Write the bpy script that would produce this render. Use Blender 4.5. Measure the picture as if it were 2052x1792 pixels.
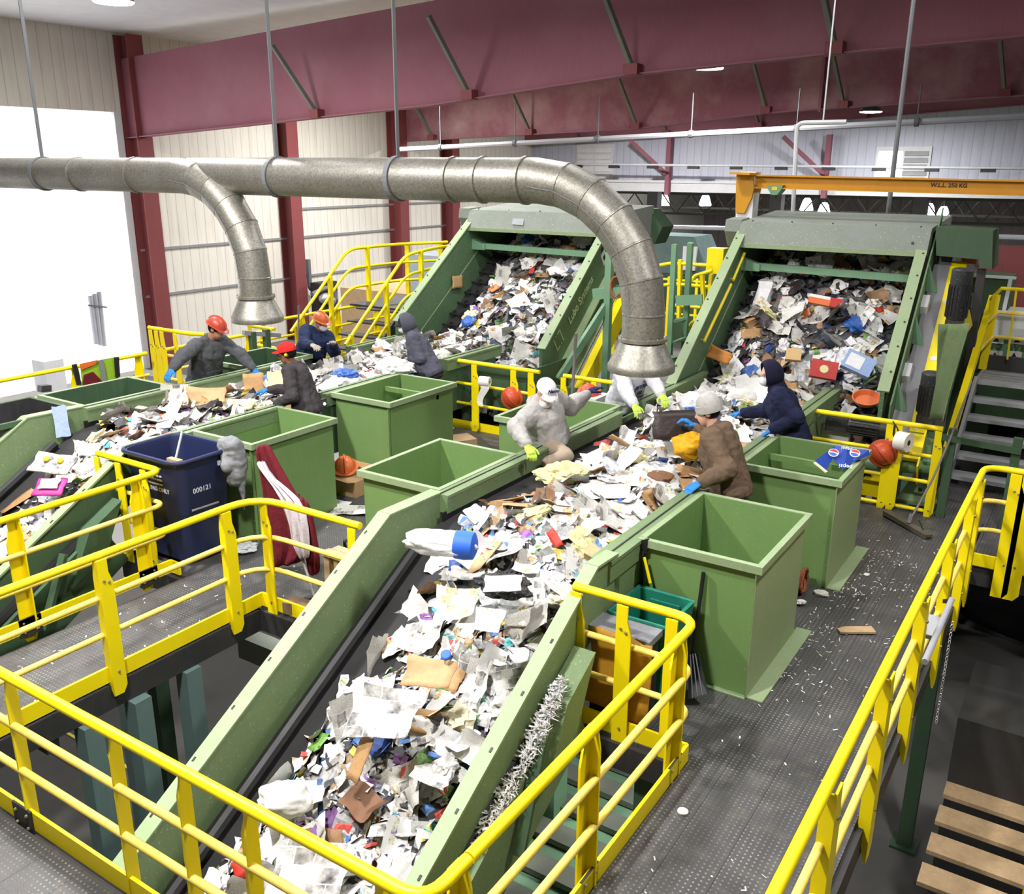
import bpy, math, random
import numpy as np
from mathutils import Vector, Matrix, noise as mnoise
for _o in list(bpy.data.objects): bpy.data.objects.remove(_o)
scene = bpy.context.scene
COL = scene.collection
rnd = random.Random(7)

# ---------------------------------------------------------------- camera
EYE = Vector((0.0, 0.0, 3.87))
cam = bpy.data.cameras.new('camera'); camo = bpy.data.objects.new('camera', cam); COL.objects.link(camo)
cam.sensor_fit = 'HORIZONTAL'; cam.sensor_width = 36.0; cam.lens = 36.0 * 1816.36 / 2052.0
cam.clip_start = 0.05; cam.clip_end = 400
_yaw, _pit, _rol = math.radians(33.12), math.radians(17.235), math.radians(-0.2586)
_f = Vector((-math.sin(_yaw), math.cos(_yaw), 0)); _r = Vector((math.cos(_yaw), math.sin(_yaw), 0)); _d = Vector((0, 0, -1))
_f2 = _f*math.cos(_pit) + _d*math.sin(_pit); _d2 = _d*math.cos(_pit) - _f*math.sin(_pit)
_r3 = _r*math.cos(_rol) + _d2*math.sin(_rol); _d3 = _d2*math.cos(_rol) - _r*math.sin(_rol)
camo.matrix_world = Matrix(((_r3.x, -_d3.x, -_f2.x, EYE.x), (_r3.y, -_d3.y, -_f2.y, EYE.y), (_r3.z, -_d3.z, -_f2.z, EYE.z), (0, 0, 0, 1)))
scene.camera = camo

# ---------------------------------------------------------------- world, sun, exposure
w = bpy.data.worlds.new('daylight'); scene.world = w; w.use_nodes = True
bgn = w.node_tree.nodes['Background']; bgn.inputs[0].default_value = (0.93, 0.95, 1.0, 1); bgn.inputs[1].default_value = 1.35
sun = bpy.data.lights.new('sun', 'SUN'); suno = bpy.data.objects.new('sun', sun); COL.objects.link(suno)
sun.energy = 7.0; sun.angle = math.radians(1.0); sun.color = (1, 0.98, 0.95)
suno.rotation_euler = Vector((1.0, 0.10, -0.60)).to_track_quat('-Z', 'Y').to_euler()
vs = scene.view_settings; vs.view_transform = 'Standard'; vs.look = 'None'; vs.gamma = 1.0; vs.use_curve_mapping = False
vs.exposure = 0.35
try:
    scene.cycles.max_bounces = 6; scene.cycles.diffuse_bounces = 3; scene.cycles.glossy_bounces = 2; scene.cycles.transparent_max_bounces = 6
    scene.cycles.transmission_bounces = 3; scene.cycles.caustics_reflective = False; scene.cycles.caustics_refractive = False
    scene.cycles.sample_clamp_indirect = 4.0
except Exception: pass
# light of the high-bay lamps hung under the roof: (position, power W, colour); the fixtures themselves are built with the hall
HIGH_BAYS = [((-8.6, 3.0, 7.4), 800), ((0.8, 6.0, 7.4), 330), ((-6.4, 10.6, 7.4), 180), ((-13.2, 9.0, 7.4), 300),
             ((-3.8, 1.4, 7.4), 640), ((-11.2, 14.5, 7.4), 300), ((-3.4, 13.6, 7.6), 40), ((-11.23, 28.0, 6.72), 900),
             ((-9.55, 42.0, 6.1), 800), ((-20.0, 14.0, 7.4), 800), ((-24.0, 28.0, 7.2), 1000), ((-20.0, 40.0, 6.6), 1200), ((3.8, 16.5, 7.4), 160)]

# ---------------------------------------------------------------- materials
def srgb(r, g, b):
    f = lambda c: (c/255.0)/12.92 if c/255.0 <= 0.04045 else ((c/255.0 + 0.055)/1.055)**2.4
    return (f(r), f(g), f(b), 1.0)
class NT:
    def __init__(s, name):
        s.m = bpy.data.materials.new(name); s.m.use_nodes = True; s.n = s.m.node_tree.nodes; s.l = s.m.node_tree.links
        s.bsdf = s.n['Principled BSDF']; s.out = s.n['Material Output']
    def node(s, t, **k):
        x = s.n.new(t)
        for a, b in k.items():
            if a == 'inp':
                for i, v in b.items():
                    if hasattr(v, 'is_linked'): s.l.new(v, x.inputs[i])
                    else: x.inputs[i].default_value = v
            else: setattr(x, a, b)
        return x
    def link(s, a, b): s.l.new(a, b)
    def tc(s, which='Object', scale=(1, 1, 1)):
        t = s.node('ShaderNodeTexCoord'); mp = s.node('ShaderNodeMapping'); mp.inputs['Scale'].default_value = scale
        s.link(t.outputs[which], mp.inputs['Vector']); return mp.outputs[0]
    def noise(s, vec, scale, detail=3, rough=0.55):
        return s.node('ShaderNodeTexNoise', inp={'Vector': vec, 'Scale': scale, 'Detail': detail, 'Roughness': rough}).outputs['Fac']
    def ramp(s, fac, stops):
        r = s.node('ShaderNodeValToRGB'); s.link(fac, r.inputs[0]); e = r.color_ramp.elements
        while len(e) < len(stops): e.new(0.5)
        for i, (p, c) in enumerate(stops): e[i].position = p; e[i].color = c if len(c) == 4 else (*c, 1)
        return r.outputs[0]
    def mix(s, fac, a, b, mode='MIX'):
        x = s.node('ShaderNodeMixRGB', blend_type=mode)
        for i, v in ((0, fac), (1, a), (2, b)):
            if hasattr(v, 'is_linked'): s.link(v, x.inputs[i])
            else: x.inputs[i].default_value = v
        return x.outputs[0]
    def math(s, op, a, b=0.0, c=0.0):
        x = s.node('ShaderNodeMath', operation=op)
        for i, v in enumerate((a, b, c)):
            if hasattr(v, 'is_linked'): s.link(v, x.inputs[i])
            else: x.inputs[i].default_value = v
        return x.outputs[0]
    def bump(s, h, strength=0.3, dist=0.01):
        b = s.node('ShaderNodeBump', inp={'Strength': strength, 'Distance': dist, 'Height': h}); s.link(b.outputs[0], s.bsdf.inputs['Normal'])
    def set(s, **k):
        for a, v in k.items():
            i = s.bsdf.inputs[a.replace('_', ' ')]
            if hasattr(v, 'is_linked'): s.link(v, i)
            else: i.default_value = v
        return s.m
M = {}
def painted(name, col, rough=0.45, dirt=0.35, dirtcol=None, scale=2.5, metal=0.0, bump=0.04, spec=0.5, streak=True, speck=0.0):
    """paint with wear: worn patches, thin vertical streaks and specks of dust"""
    t = NT(name); v = t.tc('Object'); c = srgb(*col)
    dc = srgb(*dirtcol) if dirtcol else tuple(x*0.55 for x in c[:3]) + (1,)
    n = t.noise(v, scale, 5, 0.65)
    k = t.ramp(n, [(0.42, (0, 0, 0)), (0.75, (1, 1, 1))])
    base = t.mix(t.math('MULTIPLY', k, dirt), c, dc)
    if streak:
        v2 = t.tc('Object', (14, 14, 1.2)); n2 = t.noise(v2, 2.0, 3)
        base = t.mix(t.math('MULTIPLY', t.ramp(n2, [(0.52, (0, 0, 0)), (0.8, (1, 1, 1))]), dirt*0.6), base, tuple(min(1, x*1.5+0.02) for x in c[:3]) + (1,))
    if speck:
        n3 = t.noise(v, 60, 2, 0.6); base = t.mix(t.math('MULTIPLY', t.ramp(n3, [(0.66, (0, 0, 0)), (0.70, (1, 1, 1))]), speck), base, (0.75, 0.78, 0.7, 1))
    t.set(Base_Color=base, Roughness=t.math('ADD', rough, t.math('MULTIPLY', n, 0.2)), Metallic=metal)
    t.bsdf.inputs['Specular IOR Level'].default_value = spec
    if bump: t.bump(t.noise(v, 30, 2), bump, 0.01)
    M[name] = t.m; return t.m
painted('green_bin', (112, 143, 84), 0.42, 0.22, (92, 126, 74), speck=0.12)
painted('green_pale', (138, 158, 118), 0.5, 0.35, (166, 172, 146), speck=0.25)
painted('green_conveyor', (112, 134, 93), 0.5, 0.3, (94, 114, 80), speck=0.35)
painted('green_screen', (88, 118, 84), 0.5, 0.35, (68, 94, 66), speck=0.5)
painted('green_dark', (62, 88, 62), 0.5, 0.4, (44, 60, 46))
painted('green_frame', (112, 150, 118), 0.5, 0.3, (84, 116, 92))
painted('steel_blue_green', (96, 120, 118), 0.5, 0.4, (60, 78, 84))
painted('hood_dust', (132, 138, 130), 0.85, 0.5, (112, 126, 108), speck=0.6, streak=False)
painted('yellow', (246, 224, 2), 0.34, 0.22, (226, 194, 4), spec=0.5)
painted('yellow_worn', (240, 212, 90), 0.42, 0.5, (216, 188, 130))
painted('crane_orange', (204, 144, 12), 0.4, 0.35, (176, 120, 12))
painted('rafter_red', (142, 84, 98), 0.6, 0.5, (160, 118, 122), scale=0.35, speck=0.1, bump=0)
painted('column_red', (128, 62, 64), 0.55, 0.4, (112, 52, 54), scale=1.0)
painted('rafter_dusty', (140, 84, 96), 0.65, 0.75, (186, 158, 154), scale=0.42, speck=0.12, bump=0)
painted('brace_grey', (112, 116, 104), 0.6, 0.3)
painted('black_steel', (44, 44, 46), 0.5, 0.5, (70, 66, 60))
painted('dark_motor', (40, 42, 44), 0.42, 0.4, (66, 62, 58), speck=0.3)
painted('grey_galv', (150, 152, 156), 0.5, 0.4, (120, 122, 122), metal=0.2)
painted('grey_cover', (140, 140, 144), 0.55, 0.35)
painted('white_paint', (226, 228, 230), 0.5, 0.2)
painted('white_pipe', (205, 208, 212), 0.4, 0.25)
painted('concrete', (104, 102, 98), 0.85, 0.5, (70, 68, 66), scale=0.6, streak=False)
painted('tan_board', (184, 156, 118), 0.8, 0.4, (146, 118, 84))
painted('wood', (188, 160, 122), 0.75, 0.5, (140, 108, 78), scale=6)
painted('wood_dark', (120, 96, 74), 0.75, 0.5, (90, 66, 50), scale=6)
painted('blue_plastic', (28, 37, 74), 0.42, 0.3, (38, 46, 84), streak=False)
painted('teal_plastic', (30, 120, 100), 0.4, 0.35, (54, 140, 120), streak=False)
painted('amber_board', (170, 124, 28), 0.5, 0.6, (120, 80, 18))
painted('orange_plastic', (214, 108, 58), 0.3, 0.1, streak=False, bump=0)
painted('rust_red_plastic', (190, 74, 40), 0.32, 0.15, streak=False, bump=0)
painted('hat_red', (176, 66, 46), 0.3, 0.15, streak=False, bump=0)
painted('black_rubber', (36, 36, 37), 0.7, 0.3, (58, 56, 54))
painted('black_plastic', (26, 26, 28), 0.45, 0.2, streak=False)
painted('white_roll', (236, 234, 226), 0.6, 0.1, streak=False)
painted('copper_hose', (150, 84, 52), 0.5, 0.3, streak=False)
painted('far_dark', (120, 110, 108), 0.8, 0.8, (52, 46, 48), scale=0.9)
painted('grey_box', (150, 160, 168), 0.5, 0.2); painted('hopper_pale', (206, 208, 214), 0.5, 0.2)
painted('chrome', (200, 200, 200), 0.3, 0.1, metal=0.8, streak=False)
painted('silo_white', (236, 236, 240), 0.6, 0.2)
painted('bolt_steel', (170, 160, 130), 0.35, 0.2, metal=0.6, streak=False)

def siding(name, col, seam=0.3, axis=0, dirt=(120, 112, 96), dk=0.4):
    t = NT(name); tcn = t.node('ShaderNodeTexCoord'); sp = t.node('ShaderNodeSeparateXYZ'); t.link(tcn.outputs['Object'], sp.inputs[0])
    a = sp.outputs[axis]; fr = t.math('FRACT', t.math('DIVIDE', a, seam))
    rib = t.math('LESS_THAN', fr, 0.07)
    v = t.tc('Object', (3, 3, 0.35)); n = t.noise(v, 1.2, 4)
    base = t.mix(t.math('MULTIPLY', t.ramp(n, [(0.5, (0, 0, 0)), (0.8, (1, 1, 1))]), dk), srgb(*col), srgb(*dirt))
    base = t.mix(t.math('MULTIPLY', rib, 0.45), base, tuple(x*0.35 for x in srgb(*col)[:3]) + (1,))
    h = t.math('ADD', t.math('PINGPONG', fr, 0.5), rib)
    t.set(Base_Color=base, Roughness=0.55); t.bump(h, 0.5, 0.03); M[name] = t.m; return t.m
siding('siding_cream', (232, 229, 218), 0.42, 1, (170, 164, 150), 0.35)
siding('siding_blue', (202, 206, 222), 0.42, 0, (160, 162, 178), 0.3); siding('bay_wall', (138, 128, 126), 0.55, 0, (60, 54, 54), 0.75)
siding('siding_white', (232, 232, 236), 0.5, 1, (200, 200, 205), 0.3)

def deck_mat():
    t = NT('grip_deck'); tcn = t.node('ShaderNodeTexCoord'); sp = t.node('ShaderNodeSeparateXYZ'); t.link(tcn.outputs['Object'], sp.inputs[0])
    P = 0.034
    def cell(o): return t.math('SUBTRACT', t.math('FRACT', t.math('DIVIDE', o, P)), 0.5)
    cx, cy = cell(sp.outputs[0]), cell(sp.outputs[1])
    r2 = t.math('ADD', t.math('MULTIPLY', cx, cx), t.math('MULTIPLY', cy, cy))
    dot = t.ramp(r2, [(0.02, (1, 1, 1)), (0.055, (0, 0, 0))])
    v = t.tc('Object'); n = t.noise(v, 1.3, 5, 0.7); n2 = t.noise(v, 9, 3)
    base = t.mix(n, srgb(56, 56, 58), srgb(98, 97, 97))
    base = t.mix(t.math('MULTIPLY', t.ramp(n2, [(0.5, (0, 0, 0)), (0.75, (1, 1, 1))]), 0.5), base, srgb(112, 108, 98))
    wear = t.ramp(t.noise(v, 3.0, 3), [(0.40, (0.15, 0.15, 0.15)), (0.70, (1, 1, 1))])  # random mask that thins the painted sparkle
    base = t.mix(t.math('MULTIPLY', t.math('MULTIPLY', dot, wear), 0.5), base, srgb(180, 180, 178))  # studs paled: their sparkle is painted into the colour
    seam = t.math('LESS_THAN', t.math('FRACT', t.math('DIVIDE', t.math('ADD', sp.outputs[0], 50.12), 0.305)), 0.02)
    base = t.mix(t.math('MULTIPLY', seam, 0.7), base, (0.008, 0.008, 0.008, 1))
    t.set(Base_Color=base, Roughness=t.math('ADD', 0.35, t.math('MULTIPLY', n2, 0.35)), Metallic=0.35)
    t.bump(dot, 0.6, 0.004); M['grip_deck'] = t.m
deck_mat()

def galvanised(name='galvanised'):
    t = NT(name); v = t.tc('Object')
    vo = t.node('ShaderNodeTexVoronoi', inp={'Vector': v, 'Scale': 62.0}); n = t.noise(v, 1.6, 4, 0.6)
    c = t.mix(vo.outputs['Color'], srgb(112, 108, 98), srgb(184, 182, 178)); c = t.mix(0.45, c, srgb(146, 144, 134))
    c = t.mix(t.math('MULTIPLY', t.ramp(n, [(0.4, (0, 0, 0)), (0.8, (1, 1, 1))]), 0.55), c, srgb(104, 100, 82))
    t.set(Base_Color=c, Roughness=t.math('ADD', 0.36, t.math('MULTIPLY', n, 0.25)), Metallic=0.75); M[name] = t.m
galvanised()

def lamp_mat():
    t = NT('lamp_glow'); e = t.node('ShaderNodeEmission', inp={'Color': (0.96, 0.95, 1.0, 1), 'Strength': 14.0}); t.link(e.outputs[0], t.out.inputs[0]); M['lamp_glow'] = t.m
lamp_mat()
def daylight_louver():
    t = NT('louver_daylight'); e = t.node('ShaderNodeEmission', inp={'Color': (0.95, 0.95, 1.0, 1), 'Strength': 2.2}); t.link(e.outputs[0], t.out.inputs[0]); M['louver_daylight'] = t.m
daylight_louver()

def cloth(name, col, rough=0.9, var=0.35, scale=14, bump=0.5):
    t = NT(name); v = t.tc('Object'); n = t.noise(v, scale, 4, 0.6); c = srgb(*col)
    base = t.mix(t.math('MULTIPLY', n, var*2), tuple(x*1.12 for x in c[:3])+(1,), tuple(x*0.62 for x in c[:3]) + (1,))
    t.set(Base_Color=base, Roughness=rough); t.bsdf.inputs['Specular IOR Level'].default_value = 0.2
    t.bump(t.math('ADD', n, t.math('MULTIPLY', t.noise(v, 320, 1), 0.12)), bump, 0.025); M[name] = t.m
for nm, c in (('grey_shirt', (82, 84, 88)), ('charcoal_shirt', (66, 62, 64)), ('navy_fleece', (34, 38, 66)), ('navy_shirt', (38, 48, 78)),
              ('slate_hoodie', (84, 86, 98)), ('heather_grey', (172, 170, 168)), ('pale_grey', (208, 208, 216)), ('brown_duck', (106, 88, 72)),
              ('khaki', (164, 148, 130)), ('jeans', (92, 104, 132)), ('dark_trousers', (52, 52, 58)), ('beanie_grey', (176, 174, 170)),
              ('glove_blue', (58, 128, 196)), ('glove_lime', (190, 222, 92)), ('glove_grey', (168, 160, 146)), ('maroon', (104, 30, 40)),
              ('lining_grey', (204, 194, 200)), ('cap_red', (206, 44, 40)), ('cap_white', (236, 232, 234)), ('cap_dark', (44, 42, 50)),
              ('hi_vis_lime', (150, 190, 50)), ('hi_vis_orange', (226, 110, 50)), ('rag_grey', (132, 134, 138)), ('mesh_green', (94, 110, 76)),
              ('mask_white', (240, 238, 242)), ('hair_black', (26, 22, 20)), ('navy_hood', (30, 30, 52)), ('glove_navy', (40, 44, 84)), ('boots', (60, 46, 36))):
    cloth(nm, c)
def skin(name, col):
    t = NT(name); v = t.tc('Object'); n = t.noise(v, 20, 3); c = srgb(*col)
    t.set(Base_Color=t.mix(n, c, tuple(x*0.8 for x in c[:3]) + (1,)), Roughness=0.55)
    t.bsdf.inputs['Subsurface Weight'].default_value = 0.05; M[name] = t.m
skin('skin_tan', (178, 128, 100)); skin('skin_light', (216, 168, 146)); skin('skin_brown', (138, 92, 66))

# ---- waste
def obj_rand(t): return t.node('ShaderNodeObjectInfo').outputs['Random']
def paper_news(name, ground, inkdark, photo=True, tint=None):
    """printed sheet: columns of text lines, blocks of pictures; layout differs per sheet"""
    t = NT(name); r = obj_rand(t); tcn = t.node('ShaderNodeTexCoord'); uv = tcn.outputs['UV']
    off = t.node('ShaderNodeCombineXYZ', inp={0: t.math('MULTIPLY', r, 37.0), 1: t.math('MULTIPLY', r, 91.0)})
    va = t.node('ShaderNodeVectorMath', operation='ADD'); t.link(uv, va.inputs[0]); t.link(off.outputs[0], va.inputs[1])
    sp = t.node('ShaderNodeSeparateXYZ'); t.link(uv, sp.inputs[0])
    br = t.node('ShaderNodeTexBrick', inp={'Vector': va.outputs[0], 'Scale': 3.0, 'Mortar Size': 0.025, 'Color1': (0, 0, 0, 1), 'Color2': (1, 1, 1, 1), 'Mortar': (0.5, 0.5, 0.5, 1), 'Bias': 0.0, 'Brick Width': 0.8, 'Row Height': 0.62})
    lines = t.math('GREATER_THAN', t.math('SINE', t.math('MULTIPLY', sp.outputs[1], 300.0)), 0.1)
    wn = t.noise(t.node('ShaderNodeMapping', inp={0: uv, 3: (70, 30, 1)}).outputs[0], 1.0, 1)
    text = t.math('MULTIPLY', lines, t.math('GREATER_THAN', wn, 0.46))
    cell = t.node('ShaderNodeTexWhiteNoise', noise_dimensions='3D'); t.link(br.outputs['Color'], cell.inputs[0])
    bw = t.node('ShaderNodeRGBToBW'); t.link(br.outputs['Color'], bw.inputs[0])
    isphoto = t.math('GREATER_THAN', bw.outputs[0], 0.78)
    mort = br.outputs['Fac']
    pn = t.noise(va.outputs[0], 6.0, 3)
    g = srgb(*ground)
    base = t.mix(t.math('MULTIPLY', text, inkdark), g, (0.06, 0.06, 0.07, 1))
    if tint:
        pc = t.ramp(pn, [(0.32, srgb(*tint[0])), (0.5, srgb(*tint[1])), (0.68, srgb(*tint[2]))])
    else: pc = t.ramp(pn, [(0.3, srgb(60, 60, 64)), (0.7, srgb(210, 208, 204))])
    if photo: base = t.mix(isphoto, base, pc)
    base = t.mix(mort, base, g)
    shade = t.mix(t.math('MULTIPLY', r, 0.35), base, srgb(150, 145, 138), 'MULTIPLY')
    t.set(Base_Color=shade, Roughness=0.75); t.bump(t.noise(t.tc('Object'), 26, 3), 0.25, 0.01); M[name] = t.m
paper_news('newsprint', (232, 230, 223), 0.5)
paper_news('magazine_print', (238, 236, 232), 0.4, True, ((70, 120, 150), (226, 206, 150), (190, 70, 60)))
paper_news('flyer_print', (240, 240, 240), 0.25, True, ((110, 90, 150), (240, 230, 220), (120, 180, 70)))
def plain(name, cols, rough=0.7, bump=0.3, bs=20, spec=0.4):
    t = NT(name); r = obj_rand(t); c = t.ramp(r, [(i/max(1, len(cols)-1), srgb(*k)) for i, k in enumerate(cols)])
    t.n[-1].color_ramp.interpolation = 'CONSTANT' if len(cols) > 3 else 'LINEAR'
    v = t.tc('Object'); n = t.noise(v, bs, 3)
    c = t.mix(t.math('MULTIPLY', n, 0.35), c, srgb(120, 116, 110), 'MULTIPLY')
    t.set(Base_Color=c, Roughness=rough); t.bsdf.inputs['Specular IOR Level'].default_value = spec; t.bump(n, bump, 0.02); M[name] = t.m
plain('white_paper', [(244, 243, 241), (232, 230, 226), (240, 240, 244)])
plain('cardboard', [(200, 160, 112), (178, 138, 94), (212, 178, 134)])
plain('brown_paper', [(150, 116, 82), (120, 84, 60), (166, 134, 100)])
plain('coloured_board', [(206, 60, 46), (226, 196, 60), (60, 90, 160), (110, 160, 70), (90, 60, 110), (220, 120, 60), (60, 150, 170)], 0.5)
plain('cream_paper', [(238, 230, 190), (230, 222, 160), (240, 234, 210)])
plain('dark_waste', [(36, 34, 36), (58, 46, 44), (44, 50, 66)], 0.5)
def film(name, col, alpha=0.62, rough=0.22):
    t = NT(name); v = t.tc('Object'); n = t.noise(v, 18, 4); t.set(Base_Color=srgb(*col), Roughness=rough, Alpha=t.ramp(n, [(0.3, (alpha-0.2,)*3), (0.7, (min(1, alpha+0.3),)*3)]))
    t.bump(n, 0.8, 0.03); M[name] = t.m
film('clear_film', (232, 236, 240)); film('white_bag', (240, 240, 242), 0.85); film('bottle_plastic', (214, 226, 232), 0.5, 0.12)
film('blue_film', (60, 110, 196), 0.85); film('black_bag', (22, 22, 24), 1.0, 0.3); film('yellow_bag', (226, 220, 160), 0.85)
def scraps_mat():
    t = NT('scrap_mix'); at = t.node('ShaderNodeAttribute', attribute_name='tone')
    v = t.tc('Object'); n = t.noise(v, 40, 3)
    c = t.mix(t.math('MULTIPLY', t.ramp(n, [(0.45, (0, 0, 0)), (0.6, (1, 1, 1))]), 0.30), at.outputs['Color'], (0.12, 0.12, 0.13, 1), 'MULTIPLY')
    t.set(Base_Color=c, Roughness=0.75); M['scrap_mix'] = t.m
scraps_mat()
plain('yellow_sack', [(236, 176, 20), (236, 176, 20)], 0.6); plain('red_wrap', [(186, 50, 44), (186, 50, 44)], 0.5); plain('blue_pale', [(150, 176, 220), (150, 176, 220)], 0.5)
plain('carton_print', [(210, 140, 60), (210, 140, 60)], 0.6); plain('pale_blue_sheet', [(176, 196, 230), (176, 196, 230)], 0.5)
def pepsi_mat():
    t = NT('blue_carton'); r = t.tc('Object'); n = t.noise(r, 12, 2); t.set(Base_Color=t.mix(t.math('MULTIPLY', n, 0.3), srgb(24, 60, 150), srgb(16, 36, 100)), Roughness=0.4); M['blue_carton'] = t.m
pepsi_mat()
def flat(name, col, rough=0.6):
    t = NT(name); v = t.tc('Object'); n = t.noise(v, 30, 2); c = srgb(*col); t.set(Base_Color=t.mix(t.math('MULTIPLY', n, 0.25), c, tuple(x*0.8 for x in c[:3])+(1,)), Roughness=rough); M[name] = t.m
for nm, c in (('ink_white', (232, 234, 236)), ('ink_black', (24, 22, 20)), ('ink_navy', (38, 40, 92)), ('ink_red', (206, 58, 50)), ('ink_pale_green', (178, 196, 160)),
              ('sign_white', (222, 222, 216)), ('sign_orange', (222, 110, 40)), ('brass_yellow', (226, 196, 30)), ('pipe_grey', (110, 112, 116)), ('pipe_light', (176, 178, 186)),
              ('tool_handle', (120, 116, 112)), ('bristle', (92, 84, 72)), ('magenta', (196, 60, 140)), ('cream_box', (196, 164, 110)), ('band_blue', (40, 100, 214))): flat(nm, c)

# ---------------------------------------------------------------- mesh building
def V(*a): return Vector(a)
class MB:
    def __init__(s): s.v = []; s.f = []; s.mi = []; s.pc = []
    def add(s, vs, fs, mi=0):
        o = len(s.v); s.pc.append((o, len(s.f))); s.v += [Vector(x) for x in vs]; s.f += [tuple(i + o for i in f) for f in fs]; s.mi += [mi]*len(fs); return s
    def box(s, x0, x1, y0, y1, z0, z1, mi=0):
        return s.add([(x0,y0,z0),(x1,y0,z0),(x1,y1,z0),(x0,y1,z0),(x0,y0,z1),(x1,y0,z1),(x1,y1,z1),(x0,y1,z1)],
                     [(3,2,1,0),(4,5,6,7),(0,1,5,4),(1,2,6,5),(2,3,7,6),(3,0,4,7)], mi)
    def bar(s, p0, p1, w, h, up=(0,0,1), mi=0, off=(0, 0)):
        """rectangular bar from p0 to p1: w across, h along up"""
        p0, p1 = Vector(p0), Vector(p1); d = (p1-p0).normalized(); up = Vector(up)
        if abs(d.dot(up.normalized())) > 0.98: up = Vector((1, 0, 0)) if abs(d.x) < 0.9 else Vector((0, 1, 0))
        sx = d.cross(up).normalized(); sz = sx.cross(d).normalized()
        c = sx*off[0] + sz*off[1]; q = []
        for p in (p0, p1):
            for a, b in ((-1,-1),(1,-1),(1,1),(-1,1)): q.append(p + c + sx*(a*w/2) + sz*(b*h/2))
        return s.add(q, [(0,1,2,3),(7,6,5,4),(0,4,5,1),(1,5,6,2),(2,6,7,3),(3,7,4,0)], mi)
    def prism(s, poly, ext, mi=0):
        """poly: coplanar 3-D points, ext: extrusion vector"""
        poly = [Vector(p) for p in poly]; e = Vector(ext); n = len(poly)
        return s.add(poly + [p + e for p in poly], [tuple(range(n))[::-1], tuple(range(n, 2*n))] + [(i, (i+1) % n, n+(i+1) % n, n+i) for i in range(n)], mi)
    def tube(s, pts, r, n=10, mi=0, caps=True):
        pts = [Vector(p) for p in pts]; rs = r if isinstance(r, (list, tuple)) else [r]*len(pts); rings = []
        t0 = (pts[1]-pts[0]).normalized(); a = Vector((0, 0, 1)) if abs(t0.z) < 0.9 else Vector((1, 0, 0)); u = t0.cross(a).normalized()
        for i, p in enumerate(pts):
            t = ((pts[min(i+1, len(pts)-1)]-p).normalized() + (p-pts[max(i-1, 0)]).normalized()); t = t.normalized() if t.length > 1e-6 else t0
            u = (u - t*u.dot(t)); u = u.normalized(); v = t.cross(u)
            rings.append([p + (u*math.cos(2*math.pi*k/n) + v*math.sin(2*math.pi*k/n))*rs[i] for k in range(n)])
        vs = [q for g in rings for q in g]; fs = []
        for i in range(len(pts)-1):
            for k in range(n): fs.append((i*n+k, i*n+(k+1) % n, (i+1)*n+(k+1) % n, (i+1)*n+k))
        if caps: fs.append(tuple(range(n))[::-1]); fs.append(tuple((len(pts)-1)*n+k for k in range(n)))
        return s.add(vs, fs, mi)
    def lathe(s, prof, c=(0, 0, 0), ax=(0, 0, 1), n=24, mi=0, close=True):
        ax = Vector(ax).normalized(); u = ax.orthogonal().normalized(); v = ax.cross(u); c = Vector(c); vs = []; fs = []
        for r, z in prof:
            for k in range(n): vs.append(c + ax*z + (u*math.cos(2*math.pi*k/n) + v*math.sin(2*math.pi*k/n))*max(r, 1e-4))
        for i in range(len(prof)-1):
            for k in range(n): fs.append((i*n+k, i*n+(k+1) % n, (i+1)*n+(k+1) % n, (i+1)*n+k))
        if close: fs.append(tuple(range(n))[::-1]); fs.append(tuple((len(prof)-1)*n+k for k in range(n)))
        return s.add(vs, fs, mi)
    def ell(s, c, rx, ry, rz, X=(1,0,0), Y=(0,1,0), n=12, m=8, mi=0, lo=-1.0, hi=1.0):
        c, X, Y = Vector(c), Vector(X).normalized(), Vector(Y).normalized(); Z = X.cross(Y).normalized(); vs = []; fs = []
        for i in range(m+1):
            ph = math.asin(max(-1, min(1, lo))) + (math.asin(max(-1, min(1, hi))) - math.asin(max(-1, min(1, lo))))*i/m
            for k in range(n):
                th = 2*math.pi*k/n; q = max(math.cos(ph), 0.003)
                vs.append(c + X*(rx*q*math.cos(th)) + Y*(ry*q*math.sin(th)) + Z*(rz*math.sin(ph)))
        for i in range(m):
            for k in range(n): fs.append((i*n+k, i*n+(k+1) % n, (i+1)*n+(k+1) % n, (i+1)*n+k))
        fs.append(tuple(range(n))[::-1]); fs.append(tuple(m*n+k for k in range(n)))
        return s.add(vs, fs, mi)
    def loft(s, rings, mi=0):
        """rings: lists of equally many points; caps closed"""
        n = len(rings[0]); vs = [p for g in rings for p in g]; fs = []
        for i in range(len(rings)-1):
            for k in range(n): fs.append((i*n+k, i*n+(k+1) % n, (i+1)*n+(k+1) % n, (i+1)*n+k))
        fs.append(tuple(range(n))[::-1]); fs.append(tuple((len(rings)-1)*n+k for k in range(n)))
        return s.add(vs, fs, mi)
    def mesh(s, name, off=None, smooth=False):
        me = bpy.data.meshes.new(name); o = Vector(off) if off is not None else Vector((0, 0, 0))
        me.from_pydata([tuple(p - o) for p in s.v], [], s.f); me.update()
        if any(s.mi): me.polygons.foreach_set('material_index', s.mi)
        if smooth:
            me.polygons.foreach_set('use_smooth', [True]*len(me.polygons))
            try: me.set_sharp_from_angle(angle=math.radians(40))
            except Exception: pass
        return me
def mats(me, m):
    for x in (m if isinstance(m, (list, tuple)) else [m]): me.materials.append(M[x] if isinstance(x, str) else x)
def root_loc(o):
    while o.parent: o = o.parent
    return Vector(o.location)
def thing(name, label, cat, loc=(0, 0, 0), group=None):
    o = bpy.data.objects.new(name, None); COL.objects.link(o); o.location = loc; o.empty_display_size = 0.1
    o['label'] = label; o['category'] = cat
    if group: o['group'] = group
    return o
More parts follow.
